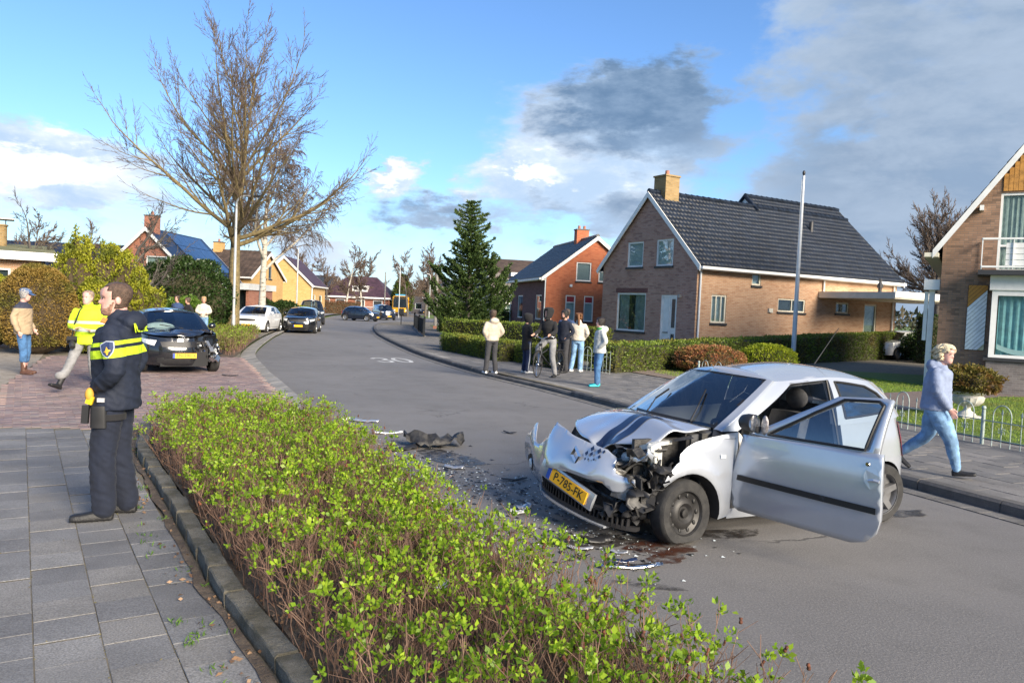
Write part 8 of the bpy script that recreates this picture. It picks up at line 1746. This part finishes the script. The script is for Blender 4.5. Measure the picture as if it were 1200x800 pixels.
def hoop_fence(label, pts, h=.52, group=None, step=.155):
    """low ornamental fence: rails, pickets with spear tops, hoops with a scroll between"""
    T = thing('hoop_fence', label, 'fence', (pts[0][0], pts[0][1], .12), 0, group); O = Vector((pts[0][0], pts[0][1], 0)); W = walk(pts, step); 
    for z in (.10, h - .14): MB().tube([Vector((x, y, z)) - O for x, y, a in W], .008, 5).build('rail', PALEGREEN, T)
    spear = MB().tube([(0, 0, -.06), (0, 0, h - .02)], .0075, 6).loft([ell((0, 0, z), (0, 0, 1), r, r * .5, 6) for z, r in ((h - .03, .008), (h, .019), (h + .03, .012), (h + .06, .002))]).mesh('picket', PALEGREEN); post = MB().tube([(0, 0, -.08), (0, 0, h + .02)], .028, 8).sphere((0, 0, h + .05), .034, 8, 6).mesh('post', PALEGREEN, 60)
    hoop = MB().tube([(-step * .95, 0, -.06), (-step * .95, 0, h - .05)] + [(-step * .95 * math.cos(R(t)), 0, h - .05 + .17 * math.sin(R(t))) for t in range(15, 166, 15)] + [(step * .95, 0, h - .05), (step * .95, 0, -.06)], .009, 6).mesh('hoop', PALEGREEN); sc = MB()
    for k in range(6): t = k * math.pi / 3; sc.tube([(.012 * math.cos(t), 0, .25 + .012 * math.sin(t)), (.05 * math.cos(t + .2), 0, .25 + .05 * math.sin(t + .2)), (.062 * math.cos(t + .7), 0, .25 + .062 * math.sin(t + .7))], .006, 5)
    sc = sc.mesh('scroll', PALEGREEN)
    for i, (x, y, a) in enumerate(W):
        p = Vector((x, y, 0)) - O
        if i % 16 == 0: share('post', post, T, p, (0, 0, a))
        elif i % 4 == 2: share('hoop', hoop, T, p, (0, 0, a)); share('picket', spear, T, p, (0, 0, a)); share('scroll', sc, T, p, (0, 0, a))
        elif i % 4 == 0: share('picket', spear, T, p, (0, 0, a))
hoop_fence('low pale green ornamental hoop fence beside the striding woman', [(10.5, 5.2), (9.35, 8.0), (7.65, 11.35), (6.95, 13.2), (6.35, 15.6)])
hoop_fence('low ornamental hoop fence along the lawn behind the silver car', [(6.3, 15.9), (5.5, 19.4), (5.0, 20.9)])
hoop_fence('short ornamental fence piece beside the small square hedge', [(2.05, 23.3), (2.55, 22.9), (2.9, 22.4)], .62)
def post_fence(label, pts, h, m, group=None, base=None):
    T = thing('metal_fence', label, 'fence', (pts[0][0], pts[0][1], .12)); O = Vector((pts[0][0], pts[0][1], 0)); P = [Vector((x, y, 0)) - O for x, y in pts]
    for a, b in zip(P[:-1], P[1:]):
        for z in (.12, h): MB().bar(a + Vector((0, 0, z)), b + Vector((0, 0, z)), .05, .06).build('rail', m, T)
        n = int((b - a).length / .16); bm = MB()
        for i in range(n): c = a.lerp(b, (i + .5) / n); bm.box(c.x - .02, c.y - .02, .1, c.x + .02, c.y + .02, h)
        bm.build('bars', m, T)['kind'] = 'stuff'
        for e in (a, b): MB().box(e.x - .05, e.y - .05, 0, e.x + .05, e.y + .05, h + .12).build('post', m, T)
        if base: MB().bar(a + Vector((0, 0, .0)), b + Vector((0, 0, .0)), .14, .16).build('base_kerb', base, T)
post_fence('black bar fence along the curved pavement', [(-4.9, 42.6), (-5.9, 48.5), (-7.3, 57), (-8.3, 65)], 1.0, BLACKM, base=PALE); post_fence('black garden fence behind the onlooker in cream', [(-16.2, 36.2), (-13.9, 37.6)], 1.05, BLACKM); post_fence('grey garden railing beside the far road', [(-21.2, 109), (-17.6, 110)], 1.1, GALV)
# slatted screen and gate by the carport
T = thing('garden_screen', 'grey woven garden screen beside the carport', 'screen', (21.4, 40.6, .1), R(20)); 
for i in range(12): MB().box(.0, -.01 * (i % 2), .05 + .135 * i, 3.2, .02 - .01 * (i % 2), .17 + .135 * i).build('slat', mat('weathered_wood', (.13, .115, .10), .9, var=.25, vs=6), T)
for x in (0, 1.1, 2.2, 3.2): MB().box(x - .06, -.05, 0, x + .06, .05, 1.85).build('post', GALV, T)
# urn planter
T = thing('urn_planter', 'white fluted stone urn with bushy plant on the lawn', 'planter', (9.15, 15.3, .13)); ST = mat('white_stone', (.58, .56, .52), .8, col2=(.40, .38, .35), vs=7, bump=.4, bs=40)
MB().box(-.20, -.20, 0, .20, .20, .06).build('plinth', ST, T); u = MB(); rings = []
for r, z in ((.17, .06), (.15, .10), (.07, .15), (.06, .20), (.09, .23), (.20, .27), (.27, .34), (.29, .42), (.26, .46), (.30, .49), (.33, .51), (.33, .535), (.29, .54), (.27, .48)): rings.append([((r + (.012 if .25 < z < .45 else 0) * math.cos(q * math.pi)) * math.cos(2 * math.pi * q / 32), (r + (.012 if .25 < z < .45 else 0) * math.cos(q * math.pi)) * math.sin(2 * math.pi * q / 32), z) for q in range(32)])
u.loft(rings); u.build('bowl', ST, T, smooth=40); MB().lathe([(.001, .50), (.28, .49)], 16).build('earth', SOIL, T)
mound('bushy olive and bronze shrub growing in the white urn', (9.15, 15.3, .60), .52, .50, .52, OLIVE, 4200, COREB, .055, 61, name='urn_shrub', lump=.3)
# ---- crash debris
def debris():
    rg = random.Random(9); rs = np.random.RandomState(9); SH = mat('glass_shard', (.55, .60, .62), .15, spec=.8, var=.3, vs=50); P = []; k = 0; DK = mat('shard_dark', (.02, .02, .022), .4)
    for m_, n, sz in ((SH, 560, (.007, .036)), (DK, 750, (.008, .060))):
        q = MB()
        for i in range(n):
            t = rg.random(); t = t ** .8; x = -1.75 + 2.5 * t + rg.gauss(0, .28 + .1 * t); y = 10.4 - 3.7 * t + rg.gauss(0, .45); 
            if rg.random() < .25: x, y = rg.gauss(.75, .40), rg.gauss(6.3, .28)
            if x < -.8 - (y - 6.4) * .41 + .1: continue
            s = rg.uniform(*sz); a = rg.uniform(0, 6.28); w = s * rg.uniform(.3, .9); c, d = math.cos(a), math.sin(a); zt = rg.uniform(.003, .014); q.add([(x, y, .003), (x + c * s, y + d * s, .003 + zt), (x + c * s - d * w, y + d * s + c * w, .004), (x - d * w * .6, y + c * w * .6, .003 + zt * .5)], [(0, 1, 2, 3)])
        tag(q.build('road_shards', m_), 'scattered %s shards across the road' % ('pale glass and plastic' if m_ is SH else 'black plastic'), 'debris', kind='stuff')
    def piece(label, loc, size, m, seed, rz=0.0, curve=.3, lift=.03, amp=.25, name='car_fragment', cat_='debris'):
        nx, ny = 14, 6; L, W_ = size; P = []
        for i in range(nx + 1):
            row = []
            for j in range(ny + 1):
                u, v = i / nx - .5, j / ny - .5; ww = W_ * (1 + amp * 1.6 * mnoise.noise((i * .5 + seed, seed, 0))) * (1 - 1.2 * abs(u) ** 3); row.append((u * L, v * ww + curve * u * u * L, lift + .9 * W_ * (.25 - v * v) * .8 + amp * W_ * .5 * mnoise.noise((i * .5, j * .5, seed)) + abs(u) * lift))
            P.append(row)
        o = MB().grid(P).build(name, m, loc=loc, rot=(0, 0, rz), smooth=30); md = o.modifiers.new('t', 'SOLIDIFY'); md.thickness = .005; zmin = min(p[2] for r in P for p in r); o.location.z = loc[2] - zmin + .006; return tag(o, label, cat_)
    piece('curled dark torn bumper shell lying on the asphalt', (-.98, 10.35, 0), (.80, .40), GUT, 1.0, R(15), .6, .08, .6); piece('white splintered trim strip beside the torn bumper shell', (-1.75, 11.2, 0), (.42, .07), WHITEP, 2.0, R(20)); piece('white curved bumper shard farthest up the road', (-2.3, 12.2, 0), (.48, .11), SILVER, 3.0, R(-10)); piece('round white lamp fragment next to the curved shard', (-2.62, 12.3, 0), (.14, .12), WHITEP, 4.0)
    piece('small black bracket alone in the lane', (.02, 11.7, 0), (.22, .05), PLASTIC, 5.0, R(-30)); piece('dark splinter heap beside the roses', (-1.35, 10.0, 0), (.55, .14), PLASTIC, 6.0, R(50)); piece('black plastic strip in the middle of the glass', (.10, 8.5, 0), (.30, .05), PLASTIC, 7.0, R(20)); piece('blue-grey trim fragment between roses and glass', (-.62, 9.0, 0), (.24, .08), SILVER, 8.0, R(-15)); piece('pale shard cluster near the silver car bumper', (.18, 7.3, 0), (.18, .10), SILVER, 9.0, R(40)); piece('crushed pale plastic near the lower grille', (.12, 7.1, 0), (.14, .09), GREYP, 10.0)
    piece('long chrome and navy trim strip on the road before the flat tyre', (.98, 5.72, 0), (.50, .075), CHROME, 11.0, R(12), .2, .02, .3); piece('navy wedge lying on the chrome trim strip', (.93, 5.78, .02), (.20, .06), STRIPE, 12.0, R(10)); piece('thin silver sliver under the bumper lip', (.62, 6.12, 0), (.22, .05), SILVER, 13.0, R(-5)); piece('silver sliver beside the flat tyre', (.92, 6.05, 0), (.16, .05), SILVER, 14.0, R(-25)); piece('round black cap below the bumper lip', (.42, 6.25, 0), (.11, .10), PLASTIC, 15.0); piece('black plastic scrap below the crushed corner', (.80, 6.35, 0), (.26, .12), PLASTIC, 16.0, R(30))
    piece('black splinter by the long chrome strip', (.62, 5.9, 0), (.12, .05), PLASTIC, 17.0); piece('white paper scrap caught in the rose bed', (-.35, 4.35, .30), (.13, .07), WHITEP, 18.0, R(50)); piece('pale scrap among the rose stems by the kerb', (-1.85, 6.2, .25), (.10, .06), WHITEP, 19.0, R(10)); piece('dark rubber strip on the clinker drive', (-6.3, 17.2, .12), (.35, .06), PLASTIC, 20.0, R(10))
    # fluid stains
    def stain(label, cx, cy, rx, ry, seed, m, ang_=0.0):
        n = 48; v = []
        for i in range(n):
            t = 2 * math.pi * i / n; r = 1 + .35 * mnoise.noise((math.cos(t) * 1.6 + seed, math.sin(t) * 1.6, seed)) + .18 * mnoise.noise((math.cos(t) * 5 + seed, math.sin(t) * 5, seed)); x, y = rx * r * math.cos(t), ry * r * math.sin(t); v.append((cx + x * math.cos(ang_) - y * math.sin(ang_), cy + x * math.sin(ang_) + y * math.cos(ang_), .0045 + .0004 * seed))
        tag(MB().add(v, [tuple(range(n))]).build('fluid_stain', m), label, 'stain')
    def wet(name, c, rough):
        m = bpy.data.materials.new(name); m.use_nodes = True; k = NT(m.node_tree); b = k.n['Principled BSDF']; tc = k.node('ShaderNodeTexCoord').outputs['Object']; b.inputs['Base Color'].default_value = (*c, 1); b.inputs['Roughness'].default_value = rough; k.put(b.inputs['Alpha'], k.math('MULTIPLY', k.ramp(k.noise(tc, 7, 6, .7), .36, .60), .85)); return m
    WET = wet('rusty_fluid', (.075, .028, .017), .22); OIL = wet('dark_fluid', (.040, .035, .032), .35); 0 and mat('rusty_fluid', (.055, .022, .014), .25, col2=(.085, .04, .028), vs=5)
    stain('rust-brown fluid pool under the flat front tyre', 1.30, 6.28, .30, .20, 1, WET, .2); stain('rust-brown run of fluid towards the camera', 1.28, 5.98, .17, .11, 2, WET, .5); stain('dark oily patch beneath the open door', 1.95, 6.75, .42, .13, 3, OIL, .3); stain('dark smear of oil among the debris', -.7, 9.6, .7, .25, 4, OIL, -.9); stain('dark smear under the crushed corner', .75, 6.35, .45, .16, 5, OIL, .2); stain('small dark puddle behind the rear wheel', 4.05, 7.75, .32, .12, 6, OIL, .4); stain('dirt smear in front of the long chrome strip', 1.05, 5.35, .28, .05, 7, OIL, -.2)
debris()
